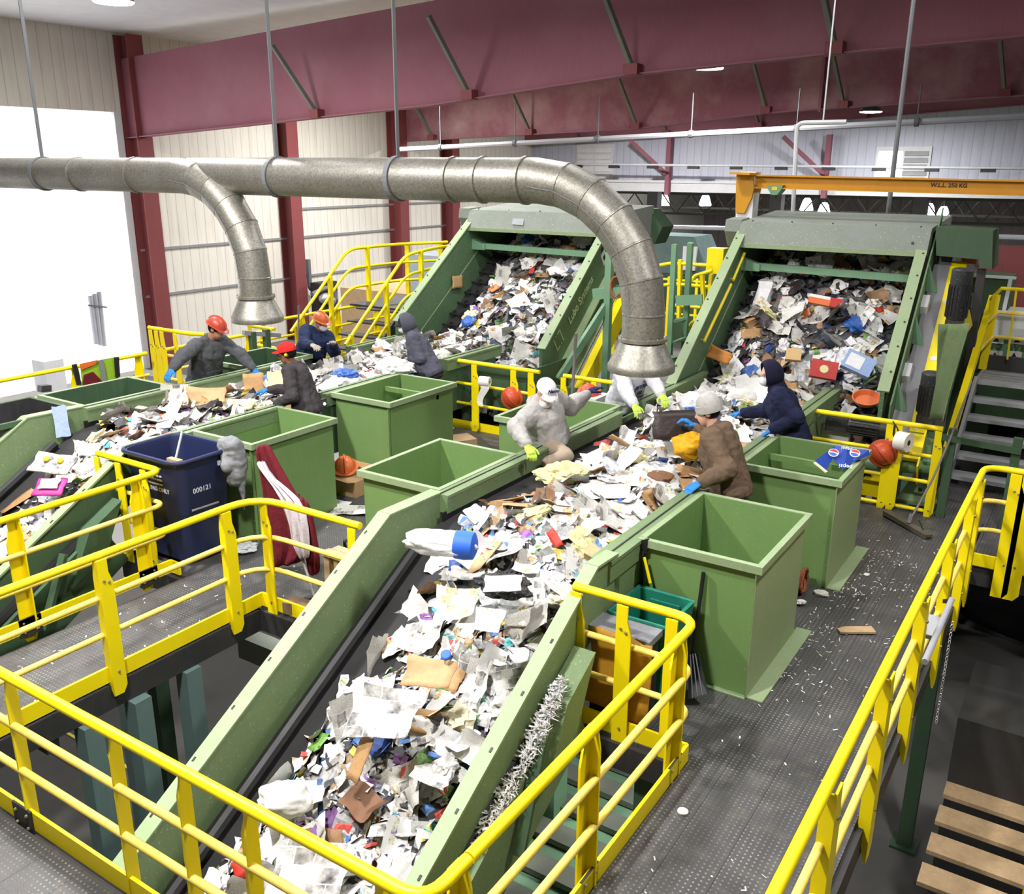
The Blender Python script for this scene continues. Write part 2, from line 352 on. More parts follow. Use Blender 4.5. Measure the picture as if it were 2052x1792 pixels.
def part(name, mb, m, parent, label=None, smooth=False, kind=None, local=False):
    """mesh authored in world coordinates, hung under its thing (things are not rotated)"""
    if name in ('bolt', 'cooling_fin', 'blade_rib', 'post_bolt') and len(mb.pc) > 1:      # every bolt is a part of its own
        ends = mb.pc[1:] + [(len(mb.v), len(mb.f))]; o = None
        for (v0, f0), (v1, f1) in zip(mb.pc, ends):
            q = MB(); q.v = mb.v[v0:v1]; q.f = [tuple(i - v0 for i in f) for f in mb.f[f0:f1]]; o = part(name, q, m, parent, label, smooth, kind, local)
        return o
    me = mb.mesh(name, None if local else root_loc(parent), smooth); mats(me, m)
    o = bpy.data.objects.new(name, me); COL.objects.link(o); o.parent = parent
    if label: o['label'] = label
    if kind: o['kind'] = kind
    return o
def solo(name, mb, m, label, cat, loc=None, group=None, smooth=False, kind=None):
    lo = Vector(loc) if loc is not None else Vector((0, 0, 0))
    me = mb.mesh(name, lo, smooth); mats(me, m); o = bpy.data.objects.new(name, me); COL.objects.link(o); o.location = lo
    o['label'] = label; o['category'] = cat
    if group: o['group'] = group
    if kind: o['kind'] = kind
    return o
def struct(name, mb, m, smooth=False):
    me = mb.mesh(name, None, smooth); mats(me, m); o = bpy.data.objects.new(name, me); COL.objects.link(o); o['kind'] = 'structure'; return o
def copy_tree(o, parent=None):
    c = o.copy(); COL.objects.link(c)
    if parent: c.parent = parent
    for ch in list(o.children): copy_tree(ch, c)
    return c
def text_mesh(txt, size, org, xdir, ydir, ext=0.001, align='CENTER', shear=0.0, bold=0.0):
    """letters standing at org, running along xdir, upright along ydir"""
    cu = bpy.data.curves.new('lettering', 'FONT'); cu.body = txt; cu.size = size; cu.align_x = align; cu.align_y = 'CENTER'; cu.extrude = ext; cu.shear = shear; cu.offset = bold; cu.resolution_u = 3
    ob = bpy.data.objects.new('lettering', cu); me = bpy.data.meshes.new_from_object(ob); bpy.data.objects.remove(ob); bpy.data.curves.remove(cu)
    x, y = Vector(xdir).normalized(), Vector(ydir).normalized(); y = (y - x*y.dot(x)).normalized(); z = x.cross(y); org = Vector(org)
    mb = MB(); mb.add([org + x*p.co.x + y*p.co.y + z*(p.co.z + ext) for p in me.vertices], [tuple(q.vertices) for q in me.polygons]); bpy.data.meshes.remove(me); return mb
def arc(c, u, v, r, a0, a1, n=6):
    return [Vector(c) + Vector(u)*(r*math.cos(a0+(a1-a0)*i/n)) + Vector(v)*(r*math.sin(a0+(a1-a0)*i/n)) for i in range(n+1)]
def rounded(path, r=0.25, n=5):
    """round the inner corners of a 3-D polyline"""
    path = [Vector(p) for p in path]; out = [path[0]]
    for i in range(1, len(path)-1):
        a, b, c = path[i-1], path[i], path[i+1]; d0 = (a-b); d1 = (c-b); k = min(r, d0.length*0.48, d1.length*0.48); p0 = b + d0.normalized()*k; p1 = b + d1.normalized()*k
        for j in range(n+1):
            t = j/n; out.append(p0*((1-t)**2) + b*(2*t*(1-t)) + p1*(t*t))
    out.append(path[-1]); return out
# ================================================================ the hall
struct('floor', MB().box(-30, 20, -12, 76, -3.7, -3.5), 'concrete')
struct('floor_outside', MB().box(-75, -30, -30, 70, -3.75, -3.52), 'silo_white')
_m = MB(); _m.add([(-30, -12, 8.2), (20, -12, 8.9), (20, 47.9, 8.9), (-30, 47.9, 8.2), (-30, -12, 8.35), (20, -12, 9.05), (20, 47.9, 9.05), (-30, 47.9, 8.35)], [(0,1,2,3),(7,6,5,4),(0,4,5,1),(1,5,6,2),(2,6,7,3),(3,7,4,0)])
struct('ceiling', _m, 'white_paint')
_m = MB().box(-30.2, -30, 20.7, 76, -3.7, 8.3); _m.box(-30.2, -30, -12, 20.7, 5.6, 8.3); _m.box(-30.2, -30, -12, 3.0, -3.7, 5.6)
struct('wall_left', _m, 'siding_cream')
struct('wall_front', MB().box(-30, 20, -12.2, -12, -3.7, 9), 'siding_cream')
struct('wall_right', MB().box(20, 20.2, -12, 76, -3.7, 9), 'siding_cream')
struct('wall_back', MB().box(-30, 20, 47.95, 48.1, 3.0, 8.9), 'siding_blue')
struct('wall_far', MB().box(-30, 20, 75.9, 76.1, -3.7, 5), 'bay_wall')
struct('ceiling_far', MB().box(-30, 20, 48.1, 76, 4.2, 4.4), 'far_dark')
struct('trim_1', MB().box(-30, 20, 47.75, 48.2, 2.55, 3.0), 'white_paint')
struct('trim_2', MB().box(-30, 20, 47.7, 47.95, 3.02, 3.16), 'white_paint')
_m = MB()
for z in (0.85, -0.85, 2.05): _m.box(-30, -29.92, 20.9 if z < 2 else 28.5, 47.9, z-0.045, z+0.045)
struct('trim_3', _m, 'grey_galv')
struct('door_1', MB().box(-30.1, -29.9, 20.45, 20.72, -3.5, 5.6).box(-30.1, -29.9, 3.0, 3.2, -3.5, 5.6), 'white_paint')
# louvred vents high in the back wall
def louver_window(name, x0, x1, z0, z1, bright):
    m = MB(); m.box(x0, x1, 47.86, 47.94, z0, z1); n = 5; half = (x0+x1)/2
    o = struct(name, m, 'white_paint'); s = MB(); g = MB()
    for i in range(n):
        za = z0 + 0.12 + (z1-z0-0.24)*i/n; zb = za + (z1-z0-0.24)/n*0.72
        for k, (a, b) in enumerate(((x0+0.12, half-0.05), (half+0.05, x1-0.12))):
            (g if (bright and k == 0 and i > 0) else s).add([(a, 47.80, za), (b, 47.80, za), (b, 47.85, zb), (a, 47.85, zb)], [(0, 1, 2, 3)])
    c = part('slat', s, 'grey_galv' if bright else 'silo_white', o)
    if bright: part('bright_slat', g, 'louver_daylight', o)
louver_window('window_1', -26.9, -24.5, 3.12, 5.06, False)
louver_window('window_2', -10.4, -7.95, 3.10, 4.82, True)

# red wall columns
def h_column(x, y, z0, z1, d, wdt, m='column_red'):
    b = MB(); b.box(x, x+0.04, y-wdt/2, y+wdt/2, z0, z1); b.box(x+d-0.04, x+d, y-wdt/2, y+wdt/2, z0, z1); b.box(x+0.04, x+d-0.04, y-0.02, y+0.02, z0, z1); return b
for (y, lab) in ((21.1, 'red steel wall column beside the bright open doorway'), (28.1, 'red steel wall column behind the man in the orange hard hat and mask'),
                 (35.2, 'red steel wall column above the yellow stair rails'), (39.4, 'red steel wall column nearest the left green screen, behind the stair landing')):
    solo('steel_column', h_column(-29.98, y, -3.5, 8.1, 0.75, 0.62), 'column_red', lab, 'column', (-29.98, y, -3.5), kind='thing')

# roof rafters: deep red plate girders with bottom flange and slanting braces
def rafter(y, bot, depth, label, braces, splice=(), web='rafter_red'):
    t = thing('roof_rafter', label, 'beam', (bot[0][0], y, bot[0][1]))
    w = MB(); top = [(x, y, z+depth) for x, z in bot]; low = [(x, y, z) for x, z in bot]
    w.prism(low + top[::-1], (0, 0.03, 0)); part('web', w, web, t)
    f = MB()
    for a, b in zip(bot[:-1], bot[1:]): f.bar((a[0], y+0.015, a[1]), (b[0], y+0.015, b[1]), 0.36, 0.035)
    part('bottom_flange', f, 'rafter_red', t)
    for (x, z, dx) in braces:
        b = MB(); b.bar((x, y-0.10, z+0.05), (x+dx, y-1.45, z+depth*0.72), 0.11, 0.11); part('brace', b, 'brace_grey', t)
        b = MB(); b.box(x-0.18, x+0.18, y-0.3, y, z-0.02, z+0.22); part('bracket', b, 'column_red', t)
    for (x, z) in splice:
        b = MB(); b.box(x-0.28, x-0.18, y-0.22, y, z-0.1, z+depth); part('splice_plate', b, 'rafter_red', t)
def zi(bot, x):
    for a, b in zip(bot[:-1], bot[1:]):
        if a[0] <= x <= b[0]: return a[1] + (b[1]-a[1])*(x-a[0])/(b[0]-a[0])
    return bot[-1][1]
B1 = [(-30, 4.75), (-16.3, 5.45), (-10.4, 5.95), (-5.9, 6.14), (12, 6.7)]
rafter(21.0, B1, 2.6, 'deep red roof girder nearest the camera, along the top of the photo', [(x, zi(B1, x), -0.3) for x in (-20.6, -15.0, -10.25, -5.6, -1.2)])
B2 = [(-30, 4.95), (-17.1, 5.34), (-11.75, 5.81), (-3.4, 6.14), (12, 6.7)]
rafter(35.5, B2, 2.7, 'dusty red roof girder behind the nearest one, with pale smears on its web', [(x, zi(B2, x), -0.3) for x in (-27.6, -22.2, -17.1, -11.8, -9.0, -3.9)], [(-9.6, zi(B2, -9.6))], 'rafter_dusty')
B3 = [(-30, 5.05), (-20.5, 5.5), (-4.4, 6.5), (12, 7.2)]
rafter(47.2, B3, 2.4, 'red roof girder against the blue-grey back wall', [(x, zi(B3, x), -0.3) for x in (-26, -21, -16, -11)])
# red struts and posts on the back wall
for x, lab in ((-21.0, 'thin red post on the back wall right of the white louver'), (-12.6, 'thin red post on the back wall left of the bright louver')):
    t = thing('wall_post', lab, 'post', (x, 47.5, 2.6)); part('upright', MB().box(x-0.12, x+0.12, 47.4, 47.7, 2.4, 5.4), 'rafter_red', t)
    part('knee_brace', MB().bar((x-0.05, 47.4, 3.5), (x-2.0, 46.6, 5.3), 0.2, 0.2), 'rafter_red', t)
# sprinkler and conduit runs
m = MB().tube([(-25.1, 30, 4.49), (-2.7, 30, 5.24), (6, 30, 5.53)], 0.09, 8); t = thing('sprinkler_pipe', 'long grey sprinkler pipe hung under the red girders', 'pipe', (-25.1, 30, 4.49)); part('run', m, 'pipe_light', t, smooth=True)
for x in (-23, -19.5, -16, -12.5, -9, -5.5, -2): z = 4.49+(x+25.1)*0.0335; part('hanger', MB().tube([(x, 30, z-0.1), (x, 30, 6.2)], 0.02, 5).lathe([(0.13, -0.06), (0.13, 0.06)], (x, 30, z), (1, 0, 0), 10), 'pipe_grey', t)
m = MB().tube([(-28, 46.4, 3.98), (8, 46.4, 3.80)], 0.06, 8); t = thing('conduit', 'thin pale conduit running level in front of the back wall', 'pipe', (-28, 46.4, 3.9)); part('run', m, 'white_pipe', t, smooth=True)
m = MB()
for i in range(16): x = -26+2.3*i; m.box(x-0.3, x+0.3, 46.3, 46.5, 3.80-(x+28)*0.005, 3.95-(x+28)*0.005)
part('coupler', m, 'black_steel', t)
m = MB().tube(rounded([(-4.42, 15, 2.9), (-4.50, 15, 4.53), (-3.75, 15, 4.53)], 0.12), 0.035, 8); t = thing('sprinkler_drop', 'bright white pipe dropping behind the orange crane beam', 'pipe', (-4.42, 15, 2.9)); part('pipe', m, 'white_pipe', t, smooth=True); part('hook', MB().tube([(-4.1, 15, 4.55), (-4.1, 15, 8.45)], 0.012, 6), 'white_pipe', t)
solo('conduit_riser', MB().tube([(-3.02, 15.2, -3.5), (-3.04, 15.2, 8.4)], 0.035, 8), 'pipe_grey', 'dark vertical conduit crossing behind the orange crane beam', 'pipe', (-3.02, 15.2, 2.9), smooth=True)
m = MB().tube([(-11.6, 25, 2.19), (-8.6, 25, 2.24), (-2.0, 25, 2.3), (4, 25, 2.3)], 0.06, 8); solo('water_pipe', m, 'white_pipe', 'pale level pipe between the two green screens', 'pipe', (-11.6, 25, 2.19), smooth=True)
m = MB().tube(rounded([(-29.70, 29.02, -0.10), (-29.70, 29.03, -1.37), (-29.70, 29.36, -1.53)], 0.3), 0.11, 8); solo('downpipe', m, 'pipe_grey', 'dark bent pipe on the cream wall left of the tan plywood box', 'pipe', (-29.7, 31, -2.6), smooth=True)

# high-bay lamps
def high_bay(p, power, label, vis=True, group=None):
    x, y, z = p; t = thing('high_bay_lamp', label, 'lamp', (x, y, z), group)
    part('housing', MB().lathe([(0.10, 0.62), (0.16, 0.55), (0.16, 0.28), (0.22, 0.22), (0.44, 0.04), (0.46, 0.0)], (x, y, z), n=20, close=False).lathe([(0.10, 0.62), (0.02, 0.63)], (x, y, z), n=20), 'black_steel', t, smooth=True)
    part('lens', MB().lathe([(0.45, 0.0), (0.43, -0.03), (0.2, -0.05)], (x, y, z), n=20), 'lamp_glow', t)
    part('hanger', MB().tube([(x, y, z+0.6), (x, y, 8.3)], 0.02, 6), 'black_steel', t)
    l = bpy.data.lights.new('high_bay_light', 'AREA'); l.shape = 'DISK'; l.size = 0.6; l.energy = power; l.color = (1.0, 0.97, 0.96)
    o = bpy.data.objects.new('high_bay_light', l); COL.objects.link(o); o.parent = t; o.location = (0, 0, -0.08)
for i, (p, e) in enumerate(HIGH_BAYS):
    lab = {7: 'bright round ceiling lamp in front of the dusty red girder', 8: 'bright round ceiling lamp under the dark girder, above the bright louver'}.get(i, 'round high-bay lamp hung under the roof over the machinery')
    high_bay(p, e, lab, group=None if i in (7, 8) else 'high-bay lamps under the roof')

# dark bay beyond the back wall
for x, z, lab in ((-26.7, 1.55, 'glowing lamp in the dark bay, left of the far columns'), (-23.7, 1.6, 'glowing lamp in the dark bay left of the orange crane post'), (-16.9, 1.5, 'small yellowish lamp in the dark bay behind the crane beam'),
                  (-15.8, 1.25, 'wide glowing lamp in the dark bay behind the crane beam'), (-9.7, 1.35, 'left lamp of the glowing pair in the dark bay above the right screen hood'), (-8.9, 1.2, 'right lamp of the glowing pair in the dark bay above the right screen hood')):
    t = thing('bay_lamp', lab, 'lamp', (x, 60, z)); part('globe', MB().lathe([(0.15, 0.5), (0.25, 0.35), (0.42, -0.2), (0.4, -0.25)], (x, 60, z), n=14), 'lamp_glow', t, smooth=True); part('hanger', MB().tube([(x, 60, z+0.45), (x, 60, 4.2)], 0.03, 5), 'black_steel', t)
    l = bpy.data.lights.new('bay_light', 'AREA'); l.shape = 'DISK'; l.size = 0.8; l.energy = 260; o = bpy.data.objects.new('bay_light', l); COL.objects.link(o); o.parent = t; o.location = (0, 0, -0.35)
for x, lab in ((-25.2, 'pale column in the dark bay left of the white louver'), (-17.3, 'pale column in the dark bay right of the orange crane post'), (-9.35, 'pale column in the dark bay above the right screen hood')):
    solo('bay_column', MB().box(x-0.35, x+0.35, 54.8, 55.5, -3.5, 4.2), 'grey_galv', lab, 'column', (x, 55, -3.5), kind='thing')
for y, lab in ((57, 'dark zigzag roof truss in the far bay, nearer of two'), (66, 'dark zigzag roof truss in the far bay, farther of two')):
    t = thing('roof_truss', lab, 'truss', (-29, y, 2.2)); part('top_chord', MB().bar((-29.5, y, 2.2), (19, y, 2.2), 0.15, 0.15), 'brace_grey', t); part('bottom_chord', MB().bar((-29.5, y, 0.95), (19, y, 0.95), 0.15, 0.15), 'brace_grey', t)
    m = MB()
    for i in range(48): a = -29.5+i; m.bar((a, y, 0.95 if i % 2 else 2.2), (a+1, y, 2.2 if i % 2 else 0.95), 0.07, 0.07)
    part('lattice', m, 'brace_grey', t)
solo('container', MB().box(-11.5, -6.5, 40, 44, -3.5, 0.6).box(-11.3, -6.7, 39.9, 40, -3.2, 0.4), 'green_dark', 'dark green container in the gloom between the two screens', 'container', (-9, 40, -3.5))
solo('container', MB().box(-3.2, 6.0, 30, 34, -3.5, 1.45).box(-3.0, 5.8, 29.95, 30, -3.2, 1.2), 'green_dark', 'large dark green container behind the right-hand stair', 'container', (1, 30, -3.5))
t = thing('baler', 'grey-green baling machine with a sloped hopper in the gloom', 'machine', (-16, 38, -3.5)); part('body', MB().box(-18.5, -13, 37, 40, -3.5, -0.6), 'green_dark', t); part('hopper', MB().prism([(-17.6, 37.5, -0.6), (-14.4, 37.5, -0.6), (-15.2, 37.5, 1.0), (-17.2, 37.5, 1.0)], (0, 2, 0)), 'steel_blue_green', t); part('control_panel', MB().box(-15.6, -15.0, 37.3, 37.48, -0.4, 0.6), 'white_paint', t)
t = thing('safety_fence', 'long yellow safety fence in the gloom between the two screens', 'fence', (-22, 33, -3.5))
m = MB(); m.bar((-24, 33, -0.3), (-7, 33, -0.3), 0.07, 0.07).bar((-24, 33, -1.6), (-7, 33, -1.6), 0.06, 0.06); part('rail', m, 'yellow', t)
for i in range(15): x = -23.5+1.15*i; part('post', MB().bar((x, 33, -3.5), (x, 33, -0.2), 0.09, 0.09), 'yellow', t)

# ================================================================ steel work deck
DT = 0.03
deck = MB()
def slab(x0, x1, y0, y1): deck.box(x0, x1, y0, y1, -DT, 0)
slab(-1.86, -0.76, -1.5, 5.06); slab(-2.74, -0.76, 5.06, 10.95)
slab(-9.0, -1.86, -1.5, 2.22)
slab(-7.12, -6.06, 2.22, 5.06); slab(-8.1, -4.66, 5.06, 10.95)
slab(-12.4, -10.02, 2.0, 11.2); slab(-13.2, -10.02, 11.2, 15.5)
slab(-0.74, 4.0, 9.78, 10.95); slab(-1.38, 0.6, 10.95, 12.3)
struct('floor_deck', deck, 'grip_deck')
e = MB()
def edge(a, b): e.bar((*a, -0.135), (*b, -0.135), 0.05, 0.205)
for a, b in (((-1.88, -1.5), (-1.88, 5.04)), ((-2.74, 5.04), (-1.88, 5.04)), ((-9, 2.25), (-1.9, 2.25)), ((-6.05, 2.25), (-6.05, 5.04)), ((-6.05, 5.04), (-4.7, 5.04)), ((-7.14, 2.25), (-7.14, 5.04)),
             ((-8.1, 5.04), (-7.14, 5.04)), ((-0.74, -1.5), (-0.74, 9.76)), ((-0.74, 9.76), (4, 9.76)), ((-12.42, 2), (-12.42, 11.2)), ((-10.0, 2), (-10.0, 11.2)), ((-8.1, 10.97), (-4.7, 10.97)), ((-2.74, 10.97), (4, 10.97)), ((-13.2, 11.22), (-12.4, 11.22))): edge(a, b)
for a, b in (((-6.05, 3.0), (-7.1, 3.0)), ((-2.7, 7.5), (-0.8, 7.5)), ((-8, 8), (-4.7, 8))): e.bar((*a, -0.2), (*b, -0.2), 0.1, 0.3)
struct('trim_4', e, 'black_steel')
# legs and cross members of the deck, seen through the openings
def steel_post_at(p, lab, m): steel_post(p[0], p[1], -0.24, lab, m)
def steel_post(x, y, z1, lab, m='steel_blue_green'):
    b = MB(); b.box(x-0.075, x+0.075, y-0.075, y+0.075, -3.5, z1); b.box(x-0.14, x+0.14, y-0.14, y+0.14, -3.5, -3.47); solo('deck_leg', b, m, lab, 'post', (x, y, -3.5))
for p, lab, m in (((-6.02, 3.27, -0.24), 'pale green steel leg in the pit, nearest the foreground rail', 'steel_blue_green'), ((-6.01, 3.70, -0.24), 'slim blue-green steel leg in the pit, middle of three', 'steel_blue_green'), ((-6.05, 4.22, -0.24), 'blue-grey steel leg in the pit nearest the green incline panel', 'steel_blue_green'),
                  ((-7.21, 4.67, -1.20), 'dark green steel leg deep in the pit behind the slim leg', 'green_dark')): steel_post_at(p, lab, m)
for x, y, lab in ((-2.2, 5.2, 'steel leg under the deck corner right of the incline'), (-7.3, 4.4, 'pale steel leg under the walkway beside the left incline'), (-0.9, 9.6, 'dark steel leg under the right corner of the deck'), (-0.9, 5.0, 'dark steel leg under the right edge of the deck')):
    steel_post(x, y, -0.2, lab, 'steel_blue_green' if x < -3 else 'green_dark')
solo('cross_beam', MB().bar((-7.0, 5.6, -0.95), (-3.6, 5.6, -0.95), 0.2, 0.25), 'brace_grey', 'grey cross beam in the pit under the walkway', 'beam', (-5, 5.6, -0.95))
solo('cross_beam', MB().bar((-7.0, 6.4, -1.7), (-3.6, 6.4, -1.7), 0.25, 0.9), 'green_frame', 'wide green beam deep in the pit behind the legs', 'beam', (-5, 6.4, -1.7))
solo('tie_rod', MB().bar((-6.0, 3.6, -2.6), (-5.2, 5.0, -0.9), 0.05, 0.05), 'steel_blue_green', 'slanting thin steel tie between the legs in the pit', 'rod', (-5.6, 4.3, -1.7))
m = MB()
for i in range(9): m.box(-3.9, -1.5, 4.3+0.42*i, 4.52+0.42*i, -2.1, -2.04)
t = thing('lower_conveyor', 'dark green lower conveyor crossing deep under the foreground rail', 'conveyor', (-2.1, 6, -3.5)); part('slats', m, 'column_red' if False else 'brace_grey', t); part('bed', MB().box(-4.0, -1.4, 4.0, 8.2, -2.6, -2.12), 'green_frame', t)
for i in range(2): part('marking_strip', MB().box(-11.5, -5.5, 5.2+0.35*i, 5.24+0.35*i, -3.5, -3.49), 'yellow', thing('floor_line', ('near', 'far')[i] + ' yellow painted line on the dark lower floor', 'floor line', (-8, 5.2+0.35*i, -3.5)))

# ================================================================ yellow guard rails
def guard_rail(label, path, posts, loops=None, top=1.05, mids=(0.71, 0.40), toe=None, z0=0.0, splice=(), cap0=False, r=0.25, worn=True, group=None, ends=True, name='guard_rail', pw=0.115, foot=-0.12):
    """path: list of (x, y); posts: (x, y, nx, ny) with n pointing out over the edge; toe: list of (x, y)"""
    bx, by = path[0]; t = thing(name, label, 'railing', (bx, by, z0), group)
    P = [(x, y, z0+top) for x, y in path]; part('top_rail', MB().tube(rounded(P, r), 0.031, 12), 'yellow', t, smooth=True)
    for h in mids: part('mid_rail', MB().tube(rounded([(x, y, z0+h) for x, y in path], r), 0.0235, 10), 'yellow_worn' if worn else 'yellow', t, smooth=True)
    for (x, y, nx, ny) in posts:
        n = Vector((nx, ny, 0)).normalized(); u = Vector((0, 0, 1)).cross(n); o = Vector((x, y, z0)); m = MB(); h = pw/2
        poly = [(-h, foot), (h*0.4, foot), (h, foot+0.06), (h, top*0.78), (h*0.45, top*0.88), (h*0.45, top-0.02), (-h, top-0.02)]
        m.prism([o + u*a + Vector((0, 0, b)) + n*0.030 for a, b in poly], n*0.014)
        m.box(0, 0, 0, 0, 0, 0); m.v = m.v[:-8]; m.f = m.f[:-6]; m.mi = m.mi[:-6]
        m.prism([o + u*(-h) + Vector((0, 0, b)) + n*a for a, b in ((-0.03, 0.0), (0.03, foot), (0.03, top-0.03), (-0.012, top-0.03), (-0.03, top*0.85))], u*0.014)
        p = part('post', m, 'yellow', t)
        b = MB()
        for a, c in ((-0.02, top*0.82), (0.02, top*0.80), (0.0, 0.08)): b.lathe([(0.011, 0), (0.011, 0.009), (0.004, 0.012)], o + u*a + Vector((0, 0, c)) + n*0.044, n, 6)
        part('bolt', b, 'bolt_steel', p)
    if toe:
        for a, b in zip(toe[:-1], toe[1:]): part('toe_board', MB().bar((*a, z0+0.06), (*b, z0+0.06), 0.022, 0.13), 'yellow', t)
    for (x, y, ax) in splice:
        m = MB(); m.bar((x-.10*ax[0]-.016*ax[1], y-.10*ax[1]-.016*ax[0], z0+.045), (x+.10*ax[0]-.016*ax[1], y+.10*ax[1]-.016*ax[0], z0+.045), .014, .17); sp = part('splice_plate', m, 'black_steel', t); b = MB()
        for k in (-.06, .06):
            for zz in (.0, .09):
                for q in (-1, 1): b.lathe([(.010, 0), (.010, .012), (.004, .015)], (x+k*ax[0]-.016*ax[1]+q*.006*abs(ax[1]), y+k*ax[1]-.016*ax[0]+q*.006*abs(ax[0]), z0+zz), (q*abs(ax[1]), q*abs(ax[0]), 0), 6)
        part('bolt', b, 'bolt_steel', sp)
    return t
Ym, Xm = -1, 1
guard_rail('long yellow guard rail across the bottom left foreground', [(-8.6, 2.26), (-2.2, 2.26), (-1.88, 2.26), (-1.88, 2.55)],
           [(-6.6, 2.27, 0, 1), (-5.02, 2.27, 0, 1), (-4.02, 2.27, 0, 1), (-3.46, 2.27, 0, 1), (-2.98, 2.27, 0, 1), (-2.16, 2.27, 0, 1), (-1.89, 2.50, -1, 0)], toe=[(-8.6, 2.26), (-1.88, 2.26), (-1.88, 2.55)], r=0.32, splice=((-5.02, 2.26, (1, 0)), (-2.16, 2.26, (1, 0))))
guard_rail('yellow guard rail rising from the bottom edge to the caged corner beside the incline', [(-1.88, 2.56), (-1.88, 5.10), (-2.80, 5.10)],
           [(-1.89, 3.68, -1, 0), (-1.89, 4.86, -1, 0), (-2.02, 5.09, 0, -1), (-2.38, 5.09, 0, -1), (-2.74, 5.09, 0, -1)], toe=[(-1.88, 2.56), (-1.88, 5.08), (-2.75, 5.08)], r=0.16, splice=((-1.86, 3.68, (0, 1)), (-1.86, 4.86, (0, 1))))
guard_rail('yellow guard rail with a rounded corner holding the maroon coat, beside the pit', [(-6.04, 0.5), (-6.04, 5.09), (-4.80, 5.09)],
           [(-6.03, 1.9, 1, 0), (-6.03, 3.56, 1, 0), (-6.03, 4.74, 1, 0), (-5.88, 5.08, 0, -1), (-4.84, 5.08, 0, -1)], toe=[(-6.04, 0.5), (-6.04, 5.07), (-4.80, 5.07)], r=0.34)
guard_rail('yellow guard rail turning the corner in front of the blue cart', [(-7.34, 0.5), (-7.34, 5.07), (-8.36, 5.07)],
           [(-7.35, 1.9, -1, 0), (-7.35, 3.62, -1, 0), (-7.36, 4.80, -1, 0), (-7.55, 5.06, 0, -1), (-7.95, 5.06, 0, -1), (-8.30, 5.06, 0, -1)], toe=[(-7.34, 0.5), (-7.34, 5.06), (-7.2, 5.06)], r=0.12, splice=((-7.32, 3.62, (0, 1)), (-7.32, 4.80, (0, 1))))
guard_rail('yellow guard rail carrying the hi-vis vest along the far left platform', [(-12.40, 2.6), (-12.40, 8.55)],
           [(-12.41, 3.4, -1, 0), (-12.41, 5.95, -1, 0), (-12.41, 7.35, -1, 0), (-12.41, 8.4, -1, 0)], toe=[(-12.40, 2.6), (-12.40, 8.55)])
guard_rail('short raised yellow rail with triple posts behind the leaning man', [(-12.62, 8.8), (-11.62, 8.8), (-11.4, 8.9)], [(-12.5, 8.78, 0, -1), (-12.36, 8.78, 0, -1), (-12.22, 8.78, 0, -1), (-11.9, 8.78, 0, -1)], top=1.40, mids=(1.0, 0.62), r=0.12)
guard_rail('yellow guard rail along the far side of the left platform', [(-12.40, 8.75), (-12.40, 11.1)], [(-12.41, 9.6, -1, 0), (-12.41, 10.6, -1, 0)])
guard_rail('yellow barrier with a hanging paper roll between the green bins, under the left screen', [(-8.30, 10.86), (-6.62, 10.86)],
           [(-8.26, 10.85, 0, -1), (-7.72, 10.85, 0, -1), (-7.02, 10.85, 0, -1), (-6.72, 10.85, 0, -1)], toe=[(-8.3, 10.86), (-6.9, 10.86)], worn=False, pw=0.13, foot=0.0)
guard_rail('short yellow barrier behind the white-capped man', [(-6.22, 10.86), (-5.35, 10.86)], [(-6.18, 10.85, 0, -1), (-5.7, 10.85, 0, -1)], worn=False, foot=0.0)
guard_rail('long yellow guard rail down the right edge of the aisle', [(-0.73, -1.0), (-0.73, 9.70), (0.9, 9.70)],
           [(-0.72, 2.8, 1, 0), (-0.72, 3.95, 1, 0), (-0.72, 5.16, 1, 0), (-0.72, 6.33, 1, 0), (-0.72, 7.55, 1, 0), (-0.72, 8.72, 1, 0), (-0.72, 9.30, 1, 0), (-0.42, 9.69, 0, -1), (-0.32, 9.69, 0, -1), (0.5, 9.69, 0, -1)], toe=[(-0.73, 9.7), (0.9, 9.7)], r=0.2, pw=0.15, foot=-0.28)
guard_rail('yellow barrier at the far end of the right aisle with the hat and white roll', [(-2.86, 10.90), (-1.30, 10.90)],
           [(-2.82, 10.89, 0, -1), (-1.84, 10.89, 0, -1), (-1.74, 10.89, 0, -1), (-1.32, 10.89, 0, -1)], mids=(0.71, 0.40, 0.05), worn=False, pw=0.10, foot=0.0)
# green swing gate at the end of the aisle
t = thing('swing_gate', 'green steel gate frame in front of the grey stair', 'gate', (-1.22, 10.95, 0))
for x in (-1.20, -0.55): part('gate_post', MB().box(x-0.045, x+0.045, 10.9, 10.99, 0, 1.06), 'green_dark', t)
part('gate_bar', MB().bar((-1.45, 10.88, 0.97), (-0.50, 10.88, 0.93), 0.03, 0.07), 'green_dark', t)

